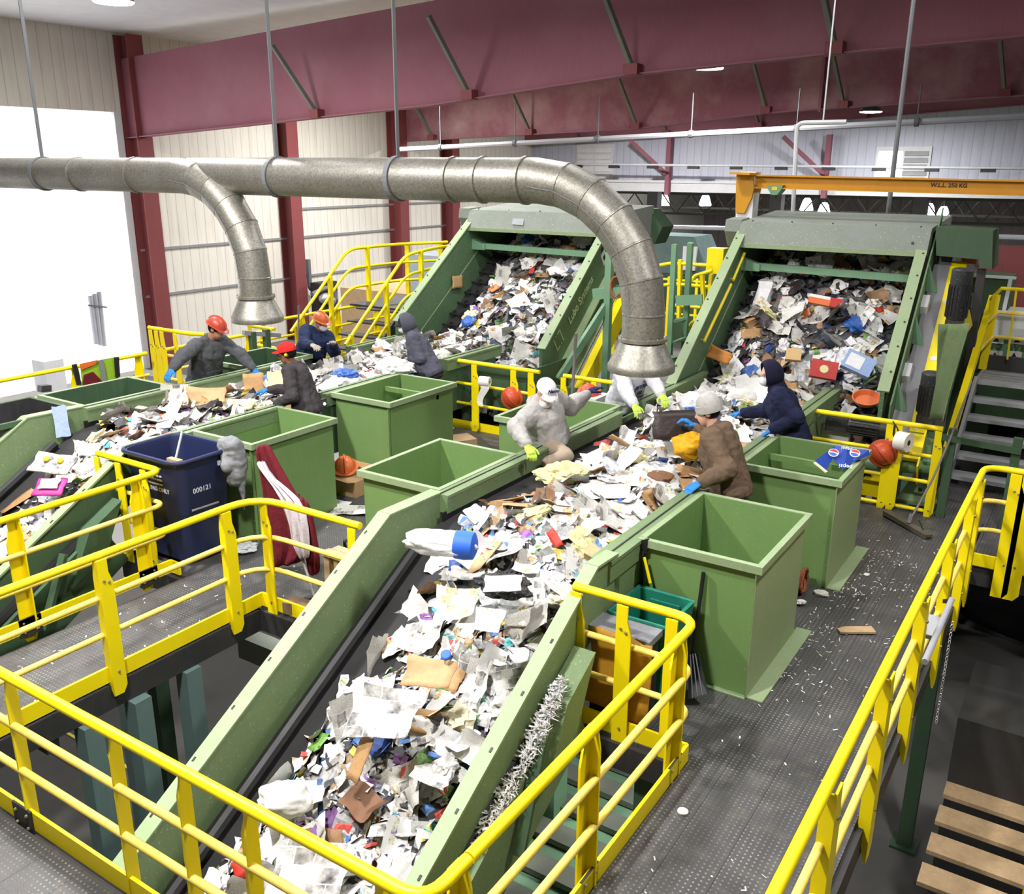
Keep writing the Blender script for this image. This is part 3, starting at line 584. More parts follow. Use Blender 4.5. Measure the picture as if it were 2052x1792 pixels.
# ================================================================ sorting bins (chutes)
def sort_bin(label, x0, x1, y0, y1, h=1.1, cross=None, flange=(), m='green_bin', group='green sorting bins', rim_m='green_pale'):
    t = thing('sorting_bin', label, 'bin', ((x0+x1)/2, (y0+y1)/2, 0), group); k = 0.006
    w = MB(); w.box(x0, x1, y0, y0+k, 0, h).box(x0, x1, y1-k, y1, 0, h).box(x0, x0+k, y0+k, y1-k, 0, h).box(x1-k, x1, y0-0.035, y1-k, 0, h).box(x0, x1, y0+k, y1-k, 0.004, 0.012)
    part('wall', w, m, t)
    if 'x' in flange: part('lit_outer_face', MB().box(x1+.001, x1+.005, y0-0.034, y1-k, .012, h-.05), 'green_pale', t, 'outer face with dust and lamp light in its pale colour')  # paler sheet: dust, plus lamp light painted into the colour
    r = MB(); q = 0.045
    r.box(x0-q, x1+q, y0-q, y0+0.004, h-0.055, h+0.006).box(x0-q, x1+q, y1-0.004, y1+q, h-0.055, h+0.006).box(x0-q, x0+0.004, y0, y1, h-0.055, h+0.006).box(x1-0.004, x1+q, y0, y1, h-0.055, h+0.006)
    part('rim', r, rim_m, t)
    if cross: part('cross_bar', MB().box(x0, x1, cross, cross+0.05, h-0.16, h-0.10), m, t)
    if flange:
        f = MB()
        if 'x' in flange: f.box(x1, x1+0.13, y0-0.02, y1+0.1, 0.002, 0.012)
        if 'y' in flange: f.box(x0, x1, y0-0.05, y0, 0.002, 0.012)
        part('floor_flange', f, rim_m, t)
    b = MB()
    for i in range(3): b.lathe([(0.008, 0), (0.008, 0.008)], (x1-0.02, y0-0.036, 0.25+0.33*i), (0, -1, 0), 6)
    part('bolt', b, 'bolt_steel', t)
    return t
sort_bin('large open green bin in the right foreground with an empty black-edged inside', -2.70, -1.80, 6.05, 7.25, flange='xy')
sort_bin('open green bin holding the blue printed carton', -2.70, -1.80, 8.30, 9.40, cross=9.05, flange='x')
sort_bin('open green bin on the left side of the main belt, nearest the incline', -5.64, -4.74, 6.06, 7.26)
sort_bin('open green bin behind the white-capped man', -5.66, -4.74, 8.40, 9.60)
sort_bin('open green bin between the red-capped man and the barrier, with a cross bar', -8.02, -7.12, 8.17, 9.45, cross=9.1)
sort_bin('open green bin the red-capped man rests his glove on, behind the maroon coat', -8.08, -7.18, 6.06, 7.24)
sort_bin('dark open green bin behind the far belt, under the leaning man\'s glove', -10.95, -10.06, 6.02, 7.22, m='green_dark')
sort_bin('dark bin at the left edge of the photo behind the curved green panel', -10.95, -10.06, 4.55, 5.85, m='black_steel', rim_m='green_dark')
sort_bin('dark green bin half hidden between the leaning man and the masked man', -11.0, -10.06, 8.62, 9.72, m='green_dark')


# ================================================================ sorting conveyors with their near inclines
SL = 0.583
def conveyor(dx, label, gap, rgap, dark):
    t = thing('sorting_conveyor', label, 'conveyor', (-3.70+dx, 8.5, 0)); gm = 'green_conveyor'; gd = 'green_dark' if dark else gm  # left conveyor's darker green has its shadow painted in
    xl0, xl1, xr0, xr1 = -4.72+dx, -4.56+dx, -2.88+dx, -2.72+dx
    bz = lambda y: 0.88 if y > 5.75 else 0.88-SL*(5.75-y)
    prof = [(11.95, 0.88), (6.1, 0.88), (5.9, 0.865), (5.75, 0.83), (5.55, 0.735), (-1.0, 0.88-SL*6.75)]
    b = MB(); n = len(prof); vs = [(x, y, z) for y, z in prof for x in (xl1-0.03, xr0+0.03)] + [(x, y, z-0.02) for y, z in prof for x in (xl1-0.03, xr0+0.03)]
    b.add(vs, [(2*i, 2*i+1, 2*i+3, 2*i+2) for i in range(n-1)] + [(2*n+2*i+2, 2*n+2*i+3, 2*n+2*i+1, 2*n+2*i) for i in range(n-1)] + [(0, 1, 2*n+1, 2*n)])
    part('belt', b, 'black_rubber', t)
    # side sills of the level part
    def sill(x0, x1, ya, yb, nm):
        m = MB(); m.box(x0, x1, ya, yb, 0.93, 1.07).box(x0-0.01, x1+0.01, ya, yb, 1.07, 1.10); o = part(nm, m, gm, t)
        part('cap_strip', MB().box((x0+x1)/2-0.006, (x0+x1)/2+0.006, ya, yb, 1.10, 1.108), 'black_steel', o)
    for ya, yb in gap: sill(xl0, xl1, ya, yb, 'left_sill')
    for ya, yb in rgap: sill(xr0, xr1, ya, yb, 'right_sill')
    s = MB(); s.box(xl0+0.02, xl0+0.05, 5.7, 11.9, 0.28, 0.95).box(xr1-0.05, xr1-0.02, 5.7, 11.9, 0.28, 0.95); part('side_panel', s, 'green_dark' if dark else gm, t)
    for x in (xl1-0.015, xr0+0.015): part('rubber_skirt', MB().box(x-0.008, x+0.008, 5.9, 11.9, 0.86, 0.95), 'black_plastic', t)
    for y in (7.8, 11.2):
        for x in (xl0+0.1, xr1-0.1): part('leg', MB().box(x-0.05, x+0.05, y-0.05, y+0.05, 0, 0.86), 'green_dark', t)
    # incline: big left panel, slim right rail
    xa, xb = xl0+0.03, xl0+0.08; yE = -1.0
    top = [(5.95, 1.10), (5.62, 1.24), (5.30, 1.24-0.10), (5.24, 1.09), (yE, 1.09-SL*(5.24-yE))]
    top = [(5.98, 1.10), (5.28, 1.115), (yE, 1.115-SL*(5.28-yE))]
    bot = [(yE, bz(yE)-0.14), (5.60, bz(5.6)-0.12), (5.98, 0.72)]
    part('incline_panel', MB().prism([(xb, y, z) for y, z in top+bot], (xa-xb, 0, 0)), gm, t)
    f = MB(); f.bar((xl0+0.02, 5.98, 1.107), (xl0+0.02, 5.28, 1.122), 0.13, 0.014).bar((xl0+0.02, 5.28, 1.122), (xl0+0.02, yE, 1.122-SL*(5.28-yE)), 0.13, 0.014, up=(0, 0, 1)); fo = part('panel_flange', f, 'green_pale', t)
    h = MB(); d = Vector((0, -1, -SL)).normalized(); nrm = Vector((0, -SL, 1)).normalized()
    for i in range(12): p = Vector((xl0-0.015, 5.1, 1.122-SL*0.18)) + d*(0.42*i) + nrm*0.008; part('slot', MB().bar(p, p+d*0.035, 0.016, 0.004, up=nrm), 'black_plastic', fo)
    # dark wiper along the panel foot
    part('edge_roller', MB().tube([(xl1+0.02, 5.5, bz(5.5)+0.05), (xl1+0.02, yE, bz(yE)+0.06)], 0.05, 8), 'black_plastic', t, smooth=True)
    rr = MB(); rr.bar((xr1-0.05, 5.62, 1.12), (xr1-0.05, 5.30, 1.135), 0.11, 0.02).bar((xr1-0.05, 5.30, 1.135), (xr1-0.05, yE, 1.135-SL*(5.30-yE)), 0.11, 0.02)
    ro = part('right_rail', rr, 'green_pale', t)
    for i in range(12): p = Vector((xr1-0.03, 5.1, 1.135-SL*0.2)) + d*(0.42*i) + nrm*0.012; part('slot', MB().bar(p, p+d*0.035, 0.016, 0.004, up=nrm), 'black_plastic', ro)
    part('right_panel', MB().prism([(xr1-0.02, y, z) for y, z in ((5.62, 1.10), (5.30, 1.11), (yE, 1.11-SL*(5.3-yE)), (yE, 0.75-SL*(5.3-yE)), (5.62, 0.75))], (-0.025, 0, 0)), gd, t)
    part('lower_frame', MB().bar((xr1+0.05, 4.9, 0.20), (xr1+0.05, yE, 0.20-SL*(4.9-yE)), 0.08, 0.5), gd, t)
    part('return_roller', MB().tube([(xr1-0.02, 4.6, 0.33), (xr1-0.02, yE, 0.33-SL*(4.6-yE))], 0.06, 8), 'black_plastic', t, smooth=True)
    m = MB(); m.prism([(xr1, 4.98, 0.66), (xr1, 4.60, 0.45), (xr1, 4.34, -0.05), (xr1, 4.75, 0.17)], (0.17, 0, 0)); part('drive_box', m, gd, t)
    part('brace', MB().bar((xr1+0.12, 4.34, 0.30), (xr1+0.16, 4.02, -0.35), 0.08, 0.04), 'green_dark', t)
    return t
conveyor(0.0, 'main sorting conveyor with its near incline running to the bottom of the photo', [(5.95, 9.38), (10.0, 12.05)], [(5.5, 7.42), (8.15, 9.35), (10.0, 12.05)], False)
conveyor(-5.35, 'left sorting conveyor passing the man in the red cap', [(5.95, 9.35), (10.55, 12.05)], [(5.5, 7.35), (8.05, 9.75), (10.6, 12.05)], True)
# ================================================================ inclined disc screens
def screen(label, L0, L1, R0, R1, lower_cut, hood_y, sy):
    """L0/L1, R0/R1: lower and upper end (x, y, z) of the left and right wall's top edge"""
    L0, L1, R0, R1 = map(Vector, (L0, L1, R0, R1)); t = thing('disc_screen', label, 'sorting machine', ((L0.x+R0.x)/2, L0.y, 0)); dz = Vector((0, 0, -1))
    def wall(a, b, out, nm):
        d = (b-a).normalized(); e = b + d*0.30; m = MB(); low = a + dz*lower_cut
        poly = [a, e, e + Vector((0, 1.5, -0.05)), e + Vector((0, 1.5, -0.8)), e + dz*1.35, low + d*0.0 + Vector((0, 0.35, -0.45)), low]
        m.prism(poly, (out*0.05, 0, 0)); o = part(nm, m, 'green_screen', t)
        f = MB(); f.bar(a + Vector((out*0.03, 0, 0.01)), e + Vector((out*0.03, 0, 0.01)), 0.14, 0.025); part('wall_flange', f, 'green_pale', o)
        h = MB()
        for i in range(7): p = a + d*(0.3+0.42*i) + Vector((out*0.06, 0, 0.03)); h.lathe([(0.014, 0), (0.014, 0.006)], p, (0, -0.5, 0.8), 6)
        part('bolt', h, 'black_plastic', o)
        s = MB(); s.bar(a + dz*0.62 + Vector((-out*0.003, 0.1, 0)), e + dz*0.62 + Vector((-out*0.003, 0.1, 0)), 0.012, 0.02); part('seam', s, 'green_pale', o)
        return d
    dl = wall(L0, L1, -1, 'left_wall'); dr = wall(R0, R1, 1, 'right_wall')
    off = dz*1.18; b = MB(); q = [L0+off-dl*0.4, R0+off-dr*0.4, R1+off+dr*2.1, L1+off+dl*2.1]; b.add(q + [p+dz*0.05 for p in q], [(0,1,2,3),(7,6,5,4),(0,4,5,1),(1,5,6,2),(2,6,7,3),(3,7,4,0)]); part('bed', b, 'black_steel', t)
    for i in range(19):
        k = i/18; pl = q[0] + (q[3]-q[0])*k + Vector((0, -0.03, 0.05)); pr = q[1] + (q[2]-q[1])*k + Vector((0, -0.03, 0.05)); m = MB().tube([pl, pr], 0.02, 6); ax = (pr-pl).normalized()
        for j in range(14): m.lathe([(0.07, -0.008), (0.07, 0.008)], pl + (pr-pl)*((j+0.5+0.5*(i % 2))/14.6), ax, 8)
        part('disc_shaft', m, 'black_rubber', t)
    # dusty hood across the top
    y = hood_y; h = MB(); xa, xb = L1.x-0.06, R1.x+0.10
    h.prism([(xa, y, 2.79), (xa, y+0.16, 3.10), (xa, y+1.75, 3.20), (xa, y+1.75, 2.66), (xa, y+0.05, 2.74)], (xb-xa, 0, 0)); ho = part('hood', h, 'hood_dust', t)
    part('hood_lip', MB().bar((xa, y+0.01, 2.765), (xb, y+0.01, 2.765), 0.05, 0.06), 'green_pale', ho)
    m = MB()
    for x in np.linspace(xa+0.15, xb-0.15, 5): m.lathe([(0.012, 0), (0.012, 0.02)], (x, y+0.22, 3.1), (0, 0, 1), 6)
    m.lathe([(0.02, 0), (0.02, 0.012)], (xb-0.2, y+0.06, 2.9), (0, -0.9, 0.4), 8); part('bolt', m, 'black_steel', ho)
    part('shaft_cover', MB().prism([(xa-0.24, y+0.15, 3.12), (xa-0.24, y+0.5, 3.14), (xa-0.24, y+0.5, 2.72), (xa-0.24, y+0.3, 2.72), (xa-0.24, y+0.12, 2.95)], (0.24, 0, 0)), 'hood_dust', t)
    yb = y+0.20; zb = 2.44; m = MB(); m.bar((L1.x+0.02, yb, zb+0.02), (R1.x-0.02, yb, zb-0.02), 0.10, 0.10)
    m.prism([(L1.x, yb-0.08, zb+0.14), (L1.x+0.28, yb-0.08, zb+0.05), (L1.x+0.28, yb-0.08, zb-0.05), (L1.x, yb-0.08, zb-0.05)], (0, 0.12, 0)); part('cross_bar', m, 'green_frame', t)
    for x, yy in ((L1.x-0.12, y+0.9), (R1.x+0.12, y+0.9)): part('leg', MB().box(x-0.07, x+0.07, yy-0.07, yy+0.07, -3.5, 2.7), 'green_frame', t)
    return t, dl, dr
SR, dl, dr = screen('right-hand green inclined screen with the taller heap behind the man in navy', (-4.66, 11.06, 1.08), (-4.66, 13.25, 2.82), (-2.10, 11.35, 1.28), (-2.20, 13.30, 2.80), 0.42, 13.28, 0)
SLF, dl2, dr2 = screen('left-hand green inclined screen under the galvanised duct', (-10.0, 11.75, 1.33), (-10.0, 13.87, 2.86), (-7.05, 11.55, 1.22), (-7.22, 13.76, 2.80), 0.42, 13.82, 0)
part('hood_label', MB().add([(-9.07, 13.90, 2.98), (-8.84, 13.90, 2.98), (-8.82, 13.84, 2.87), (-9.06, 13.84, 2.88)], [(3, 2, 1, 0)]), 'grey_galv', SLF, 'grey maker\'s plate')
# left screen, outside of the right wall: lettering, flanges, drive guard
def along(a, d, k, dz=0.0, dx=0.0): return Vector(a) + d*k + Vector((dx, 0, dz))
R0 = Vector((-7.05, 11.55, 1.22)); d = dr2
for i, dzz in enumerate((-0.78, -1.30)): part('side_flange', MB().bar(along(R0, d, 0.1, dzz, 0.09), along(R0, d, 3.4, dzz, 0.10), 0.16, 0.03), 'green_pale', SLF)
part('lower_web', MB().prism([along(R0, d, 0.1, -0.80, 0.02), along(R0, d, 3.4, -0.80, 0.02), along(R0, d, 3.4, -1.32, 0.02), along(R0, d, 0.1, -1.32, 0.02)], (0.03, 0, 0)), 'green_dark', SLF)
up = Vector((0, -d.z, d.y)).normalized()
part('lettering', text_mesh('Lubo Systems', 0.19, along(R0, d, 1.65, -0.36, 0.06), d, up, .002, bold=.004), 'ink_pale_green', SLF, 'pale maker\'s name on the green side')
m = MB()
for a0, a1, b0, b1 in ((.56, .59, -.10, .14), (.56, .68, -.10, -.07), (.80, .83, -.10, .14), (.71, .83, .11, .14), (.64, .66, .11, .14), (.73, .75, -.10, -.07)):
    p = along(R0, d, 0, -0.36, 0.058); m.add([p + d*a0 + up*b0, p + d*a1 + up*b0, p + d*a1 + up*b1, p + d*a0 + up*b1], [(0, 1, 2, 3)])
part('emblem', m, 'ink_pale_green', SLF, 'pale square maker\'s emblem')
for k, col, w0 in ((0.25, 'brass_yellow', 0.16), (0.48, 'ink_red', 0.14)):
    p = along(R0, d, k, -0.88, 0.06); part('warning_sign', MB().add([p, p+d*w0, p+d*w0+up*w0, p+up*w0], [(0, 1, 2, 3)]), col, SLF)
for k in (2.75, 2.98):
    p = along(R0, d, k, -0.55, 0.06); part('warning_sign', MB().add([p, p+d*0.18, p+d*0.18+up*0.36, p+up*0.36], [(0, 1, 2, 3)]), 'sign_white', SLF, 'white pictogram sign')
    for j in (0.07, 0.24):
        q = p + Vector((0.004, 0, 0)) + d*0.05 + up*j; part('pictogram', MB().add([q, q+d*0.08, q+d*0.08+up*0.08, q+up*0.08], [(0, 1, 2, 3)]), 'ink_black', SLF)
t = thing('drive_guard', 'sloping yellow drive guard under the lettered side of the left screen', 'machine guard', (-6.7, 11.6, -0.3))
a = Vector((-6.62, 11.30, 0.12)); m = MB(); m.prism([a, a+d*3.0, a+d*3.0+Vector((0, 0, -0.42)), a+Vector((0, 0, -0.42))], (0.12, 0, 0)); part('guard_plate', m, 'yellow', t)
part('stand', MB().bar(a+d*0.9+Vector((0.06, 0, -0.4)), (-6.66, 12.0, -0.6), 0.12, 0.05).bar(a+d*1.5+Vector((0.06, 0, -0.4)), (-6.66, 12.5, -0.6), 0.12, 0.05), 'yellow', t)
p = a+d*1.1+Vector((0.125, 0, -0.2)); part('cut_out', MB().lathe([(0.02, 0), (0.07, 0.001)], p, (1, 0, 0), 8), 'sign_white', t)
t = thing('support_frame', 'tall green steel frame between the left screen and the duct', 'frame', (-6.3, 12.2, -3.5))
u0, u1 = (-6.30, 12.30, 2.65), (-6.22, 12.30, 0.73)
m = MB(); m.bar((u0[0], 12.3, u0[2]), (u0[0], 12.3, -3.5), 0.10, 0.10); part('upright', m, 'green_frame', t)
part('bracket', MB().bar((-6.55, 12.30, 2.01), (-5.95, 12.30, 2.09), 0.08, 0.16), 'green_frame', t)
part('diagonal', MB().bar((-6.33, 12.30, 1.86), (-6.73, 11.60, 0.79), 0.08, 0.10), 'green_frame', t)
solo('hose_coil', MB().tube([Vector((-6.14, 12.25, 2.15)) + Vector((0.02*math.sin(i*0.5), 0, 0)) + Vector((0.10*math.cos(i*0.7), 0.03*math.sin(i*0.31), 0.16*math.sin(i*0.7))) for i in range(36)], 0.014, 6), 'copper_hose', 'copper-coloured hose coil hung beside the duct', 'hose', (-6.14, 12.25, 2.15), smooth=True)
# drop chute below the left screen and its waste bin
m = MB(); m.box(-8.0, -6.9, 11.15, 11.2, 0.3, 1.0).box(-6.93, -6.9, 11.2, 12.2, 0.2, 1.0).box(-6.9, -6.2, 11.2, 11.24, 0.0, 0.80).box(-6.2, -6.16, 11.24, 11.6, 0, 0.80)
solo('chute', m, 'green_dark', 'dark green chute box below the left screen behind the barrier', 'chute', (-7, 11.4, 0))

# right screen, outside: flange web with gussets, grey cover, yellow guard
R0 = Vector((-2.10, 11.35, 1.28)); d = dr
part('outer_web', MB().prism([along(R0, d, -0.15, -0.02, 0.14), along(R0, d, 3.4, -0.02, 0.14), along(R0, d, 3.4, -0.42, 0.14), along(R0, d, -0.15, -0.42, 0.14)], (0.02, 0, 0)), 'green_screen', SR)
for k in (0.25, 1.35, 2.3): part('gusset', MB().prism([along(R0, d, k, -0.02, 0.15), along(R0, d, k+0.04, -0.42, 0.15), along(R0, d, k+0.02, -0.42, 0.30)], d*0.03), 'green_frame', SR)
part('grey_cover', MB().bar(along(R0, d, -0.45, -0.46, 0.28), along(R0, d, 3.2, -0.46, 0.28), 0.20, 0.05), 'grey_cover', SR)
for k in (0.7, 1.9): part('bearing', MB().bar(along(R0, d, k, -0.36, 0.20), along(R0, d, k+0.22, -0.36, 0.20), 0.09, 0.14), 'white_paint' if k < 1 or k > 1.5 else 'black_steel', SR)
t = thing('drive_guard', 'steep yellow drive guard on the right side of the right screen', 'machine guard', (-1.75, 11.3, 0))
m = MB(); m.bar(along(R0, d, -0.35, -0.48, 0.475), along(R0, d, 3.0, -0.48, 0.475), 0.19, 0.06).bar(along(R0, d, -0.35, -0.66, 0.56), along(R0, d, 3.0, -0.66, 0.56), 0.02, 0.36); part('guard_plate', m, 'yellow', t)
for k in (0.1, 1.2, 2.2): part('cut_out', MB().lathe([(0.01, 0), (0.045, 0.002)], along(R0, d, k, -0.438, 0.45), (0, -d.z, d.y), 8), 'sign_white', t)
part('stop_bracket', MB().bar(along(R0, d, 1.9, -0.6, 0.60), along(R0, d, 2.2, -0.6, 0.68), 0.16, 0.3), 'yellow', t)
# drive motors standing along the guard
def motor(label, base, ax, L, r, fins=True):
    base, ax = Vector(base), Vector(ax).normalized(); t = thing('drive_motor', label, 'motor', tuple(base))
    part('gearbox', MB().bar(base - ax*0.26, base, r*1.7, r*1.7), 'dark_motor', t)
    b = MB().lathe([(r*0.9, 0), (r, 0.02), (r, L*0.70)], base, ax, 18); part('stator', b, 'dark_motor', t, smooth=True)
    f = MB()
    for i in range(18): a = 2*math.pi*i/18; u = ax.orthogonal().normalized(); v = ax.cross(u); q = u*math.cos(a)+v*math.sin(a); f.bar(base+ax*0.03+q*(r+0.006), base+ax*(L*0.68)+q*(r+0.006), 0.005, 0.018, up=q)
    part('cooling_fin', f, 'dark_motor', t)
    part('fan_cowl', MB().lathe([(r*1.06, L*0.70), (r*1.08, L*0.74), (r*1.08, L*0.97), (r*0.9, L), (0.01, L*1.005)], base, ax, 18), 'dark_motor', t, smooth=True)
    part('terminal_box', MB().bar(base+ax*(L*0.2)+ax.orthogonal().normalized()*(r+0.03), base+ax*(L*0.5)+ax.orthogonal().normalized()*(r+0.03), 0.1, 0.08), 'dark_motor', t)
    return t
motor('upper upright black motor beside the yellow guard of the right screen', (-1.52, 12.31, 2.09), (0.02, -0.05, 1), 0.62, 0.115)
motor('lower upright black motor beside the yellow guard, above the barrier', (-1.58, 11.54, 1.04), (0.02, -0.05, 1), 0.52, 0.115)
motor('black motor lying level behind the far barrier of the right aisle', (-2.41, 11.30, 0.83), (1, 0.0, 0.0), 0.55, 0.10)
def drape(c0, c1, e0, e1, nu, nv, amp):
    m = MB(); vs = []; c0, c1, e0, e1 = map(Vector, (c0, c1, e0, e1))
    for j in range(nv+1):
        for i in range(nu+1):
            a, b = i/nu, j/nv; p = (c0*(1-a)+c1*a)*(1-b) + (e0*(1-a)+e1*a)*b; vs.append(p + Vector((amp*math.sin(a*9+b*2), -amp*1.3*math.cos(a*11+b*3), 0)))
    m.add(vs, [(j*(nu+1)+i, j*(nu+1)+i+1, (j+1)*(nu+1)+i+1, (j+1)*(nu+1)+i) for j in range(nv) for i in range(nu)]); return m
o = solo('mesh_cover', drape((-1.50, 10.91, 2.23), (-1.15, 10.39, 2.33), (-1.50, 11.19, 1.08), (-1.15, 9.86, 1.40), 16, 12, 0.035), 'mesh_green', 'green mesh sheet draped between the two upright motors', 'cover', smooth=True)
o.modifiers.new('thick', 'SOLIDIFY').thickness = 0.006
t = thing('drive_housing', 'pale green drive housing behind the white roll on the barrier', 'machine housing', (-1.7, 11.4, 0))
m = MB(); a = Vector((-1.63, 11.35, 0.61)); m.prism([a+Vector((-0.2, 0, -0.1)), a+Vector((0.18, 0, -0.12)), a+Vector((0.18, 0, 0.14)), a+Vector((0.08, 0, 0.24)), a+Vector((-0.2, 0, 0.24))], (0, 0.5, 0)); part('box', m, 'green_conveyor', t)
part('roller', MB().tube([(-2.40, 11.20, 0.40), (-1.39, 11.20, 0.51)], 0.10, 14), 'green_frame', t, smooth=True)
part('foot_plate', MB().prism([(-1.74, 11.20, 0.03), (-1.27, 11.20, 0.06), (-1.42, 11.60, 0.23), (-1.65, 11.60, 0.22)], (0, 0, -0.05)), 'green_conveyor', t)
part('strut', MB().bar((-1.51, 11.20, 0.42), (-1.48, 11.20, 0.18), 0.05, 0.04), 'green_dark', t)
t = thing('guard_disc', 'yellow round guard standing low behind the far barrier', 'machine guard', (-1.92, 11.30, 0.09)); part('disc', MB().lathe([(0.17, 0), (0.17, 0.04)], (-1.93, 11.30, 0.12), (0.15, -1, 0), 20), 'yellow', t); part('lower_box', MB().box(-2.15, -1.9, 11.2, 11.4, 0, 0.2), 'yellow', t)
solo('blue_grey_panel', MB().box(-2.85, -2.4, 11.35, 11.45, 0.3, 0.75), 'white_paint', 'white panel with a warning mark behind the left post of the far barrier', 'panel', (-2.6, 11.4, 0.3))
solo('screen_post', MB().bar((-1.45, 13.60, 2.59), (-1.43, 13.60, 1.52), 0.10, 0.10).bar((-1.43, 13.60, 1.52), (-1.3, 13.6, -3.5), 0.10, 0.10), 'black_steel', 'black steel post between the right screen and the stair', 'post', (-1.3, 13.6, -3.5))
solo('hood_box', MB().prism([(-2.05, 13.40, 3.12), (-1.37, 13.40, 3.10), (-1.31, 13.40, 2.61), (-1.46, 13.40, 2.63), (-1.48, 13.40, 2.73), (-2.00, 13.40, 2.75)], (0, 0.7, 0)), 'green_dark', 'dark green overhang box at the right end of the right hood', 'machine housing', (-1.66, 13.40, 2.66))
t = thing('warning_lamp', 'orange warning box hanging under the overhang at the right end of the hood', 'lamp', (-1.64, 13.90, 2.63)); c = Vector((-1.65, 13.90, 2.71)); part('box', MB().box(c.x-0.09, c.x+0.09, c.y-0.05, c.y+0.05, c.z-0.08, c.z+0.08), 'orange_plastic', t); part('leg', MB().bar(c+Vector((-0.07, 0, -0.08)), c+Vector((-0.13, 0, -0.13)), 0.04, 0.04).bar(c+Vector((0.07, 0, -0.08)), c+Vector((0.12, 0, -0.13)), 0.04, 0.04), 'sign_white', t)
t = thing('machine_cabinet', 'dark green machine cabinet behind the black post, with a white edge', 'cabinet', (-1.2, 15, -1)); a = Vector((-1.79, 15.20, 2.34)); b = Vector((-1.40, 15.20, 1.71)); part('body', MB().box(a.x, b.x+0.2, 15.2, 15.9, -3.5, a.z), 'green_dark', t); part('edge_trim', MB().bar((a.x, 15.18, a.z), (b.x+0.25, 15.18, a.z), 0.03, 0.04).bar((b.x+0.18, 15.18, a.z), (b.x+0.1, 15.18, 0.5), 0.05, 0.05), 'white_paint', t)
# yellow rods on the left wall of the right screen
for a, b, lab in (((-4.60, 13.33, 2.65), (-4.60, 12.93, 2.29), 'short yellow rod clipped high inside the right screen'), ((-4.60, 12.86, 2.24), (-4.60, 11.94, 1.54), 'long yellow rod clipped inside the right screen')):
    t = thing('pull_rod', lab, 'rod', b); part('rod', MB().tube([a, b], 0.022, 8), 'yellow', t, smooth=True); part('clip', MB().bar(Vector(b)+Vector((0, 0.03, 0.02)), Vector(b)+Vector((-0.06, 0.03, 0.02)), 0.02, 0.02), 'brass_yellow', t)

# ================================================================ orange jib crane
t = thing('jib_crane', 'orange-yellow jib crane reaching right over the far screen', 'crane', (-4.95, 14.2, -3.5))
p0, p1 = Vector((-5.05, 14.00, 3.78)), Vector((-4.96, 14.00, 3.17)); m = MB(); m.box(-5.02, -4.76, 14.0, 14.25, -3.5, 3.80); part('mast', m, 'white_paint', t)
m = MB(); m.prism([(-5.04, 13.95, 3.77), (-4.79, 13.95, 3.77), (-4.75, 13.95, 3.56), (-4.77, 13.95, 3.43), (-4.87, 13.95, 3.19), (-5.01, 13.95, 3.20)], (0, 0.36, 0)); part('head_box', m, 'crane_orange', t)
part('cap_plate', MB().bar((-5.05, 13.90, 3.78), (-4.74, 13.90, 3.77), 0.45, 0.03), 'crane_orange', t)
a, b = Vector((-4.80, 13.95, 3.76)), Vector((-1.13, 13.95, 3.72)); h = a.z - Vector((-4.78, 13.95, 3.56)).z
d2 = (b-a).normalized(); e = a + d2*6.0; m = MB(); m.bar(a+Vector((0, 0.12, -h/2)), e+Vector((0, 0.12, -h/2)), 0.02, h).bar(a+Vector((0, 0.12, -0.012)), e+Vector((0, 0.12, -0.012)), 0.2, 0.02).bar(a+Vector((0, 0.12, -h+0.012)), e+Vector((0, 0.12, -h+0.012)), 0.2, 0.02); part('beam', m, 'crane_orange', t)
part('lettering', text_mesh('W.L.L. 250 KG', 0.075, Vector((-2.06, 13.95, 3.64))+Vector((0, 0.105, 0)), d2, (0, 0, 1), bold=0.002), 'ink_black', t, 'dark load-limit lettering')
t2 = thing('hoist_trolley', 'small green hoist trolley under the left end of the crane beam', 'trolley', (-4.43, 13.95, 3.51)); c = Vector((-4.43, 13.95, 3.56))
part('body', MB().prism([c+Vector(q) for q in ((-0.12, 0, 0.05), (0.12, 0, 0.05), (0.10, 0, -0.01), (0.04, 0, -0.09), (-0.04, 0, -0.09), (-0.10, 0, -0.01))], (0, 0.24, 0)), 'green_frame', t2); part('badge', MB().box(c.x-0.04, c.x+0.04, c.y-0.005, c.y, c.z-0.02, c.z+0.03), 'brass_yellow', t2); part('hook', MB().tube([c+Vector((0, 0.1, -0.09)), c+Vector((0, 0.1, -0.17))], 0.015, 6), 'black_steel', t2)

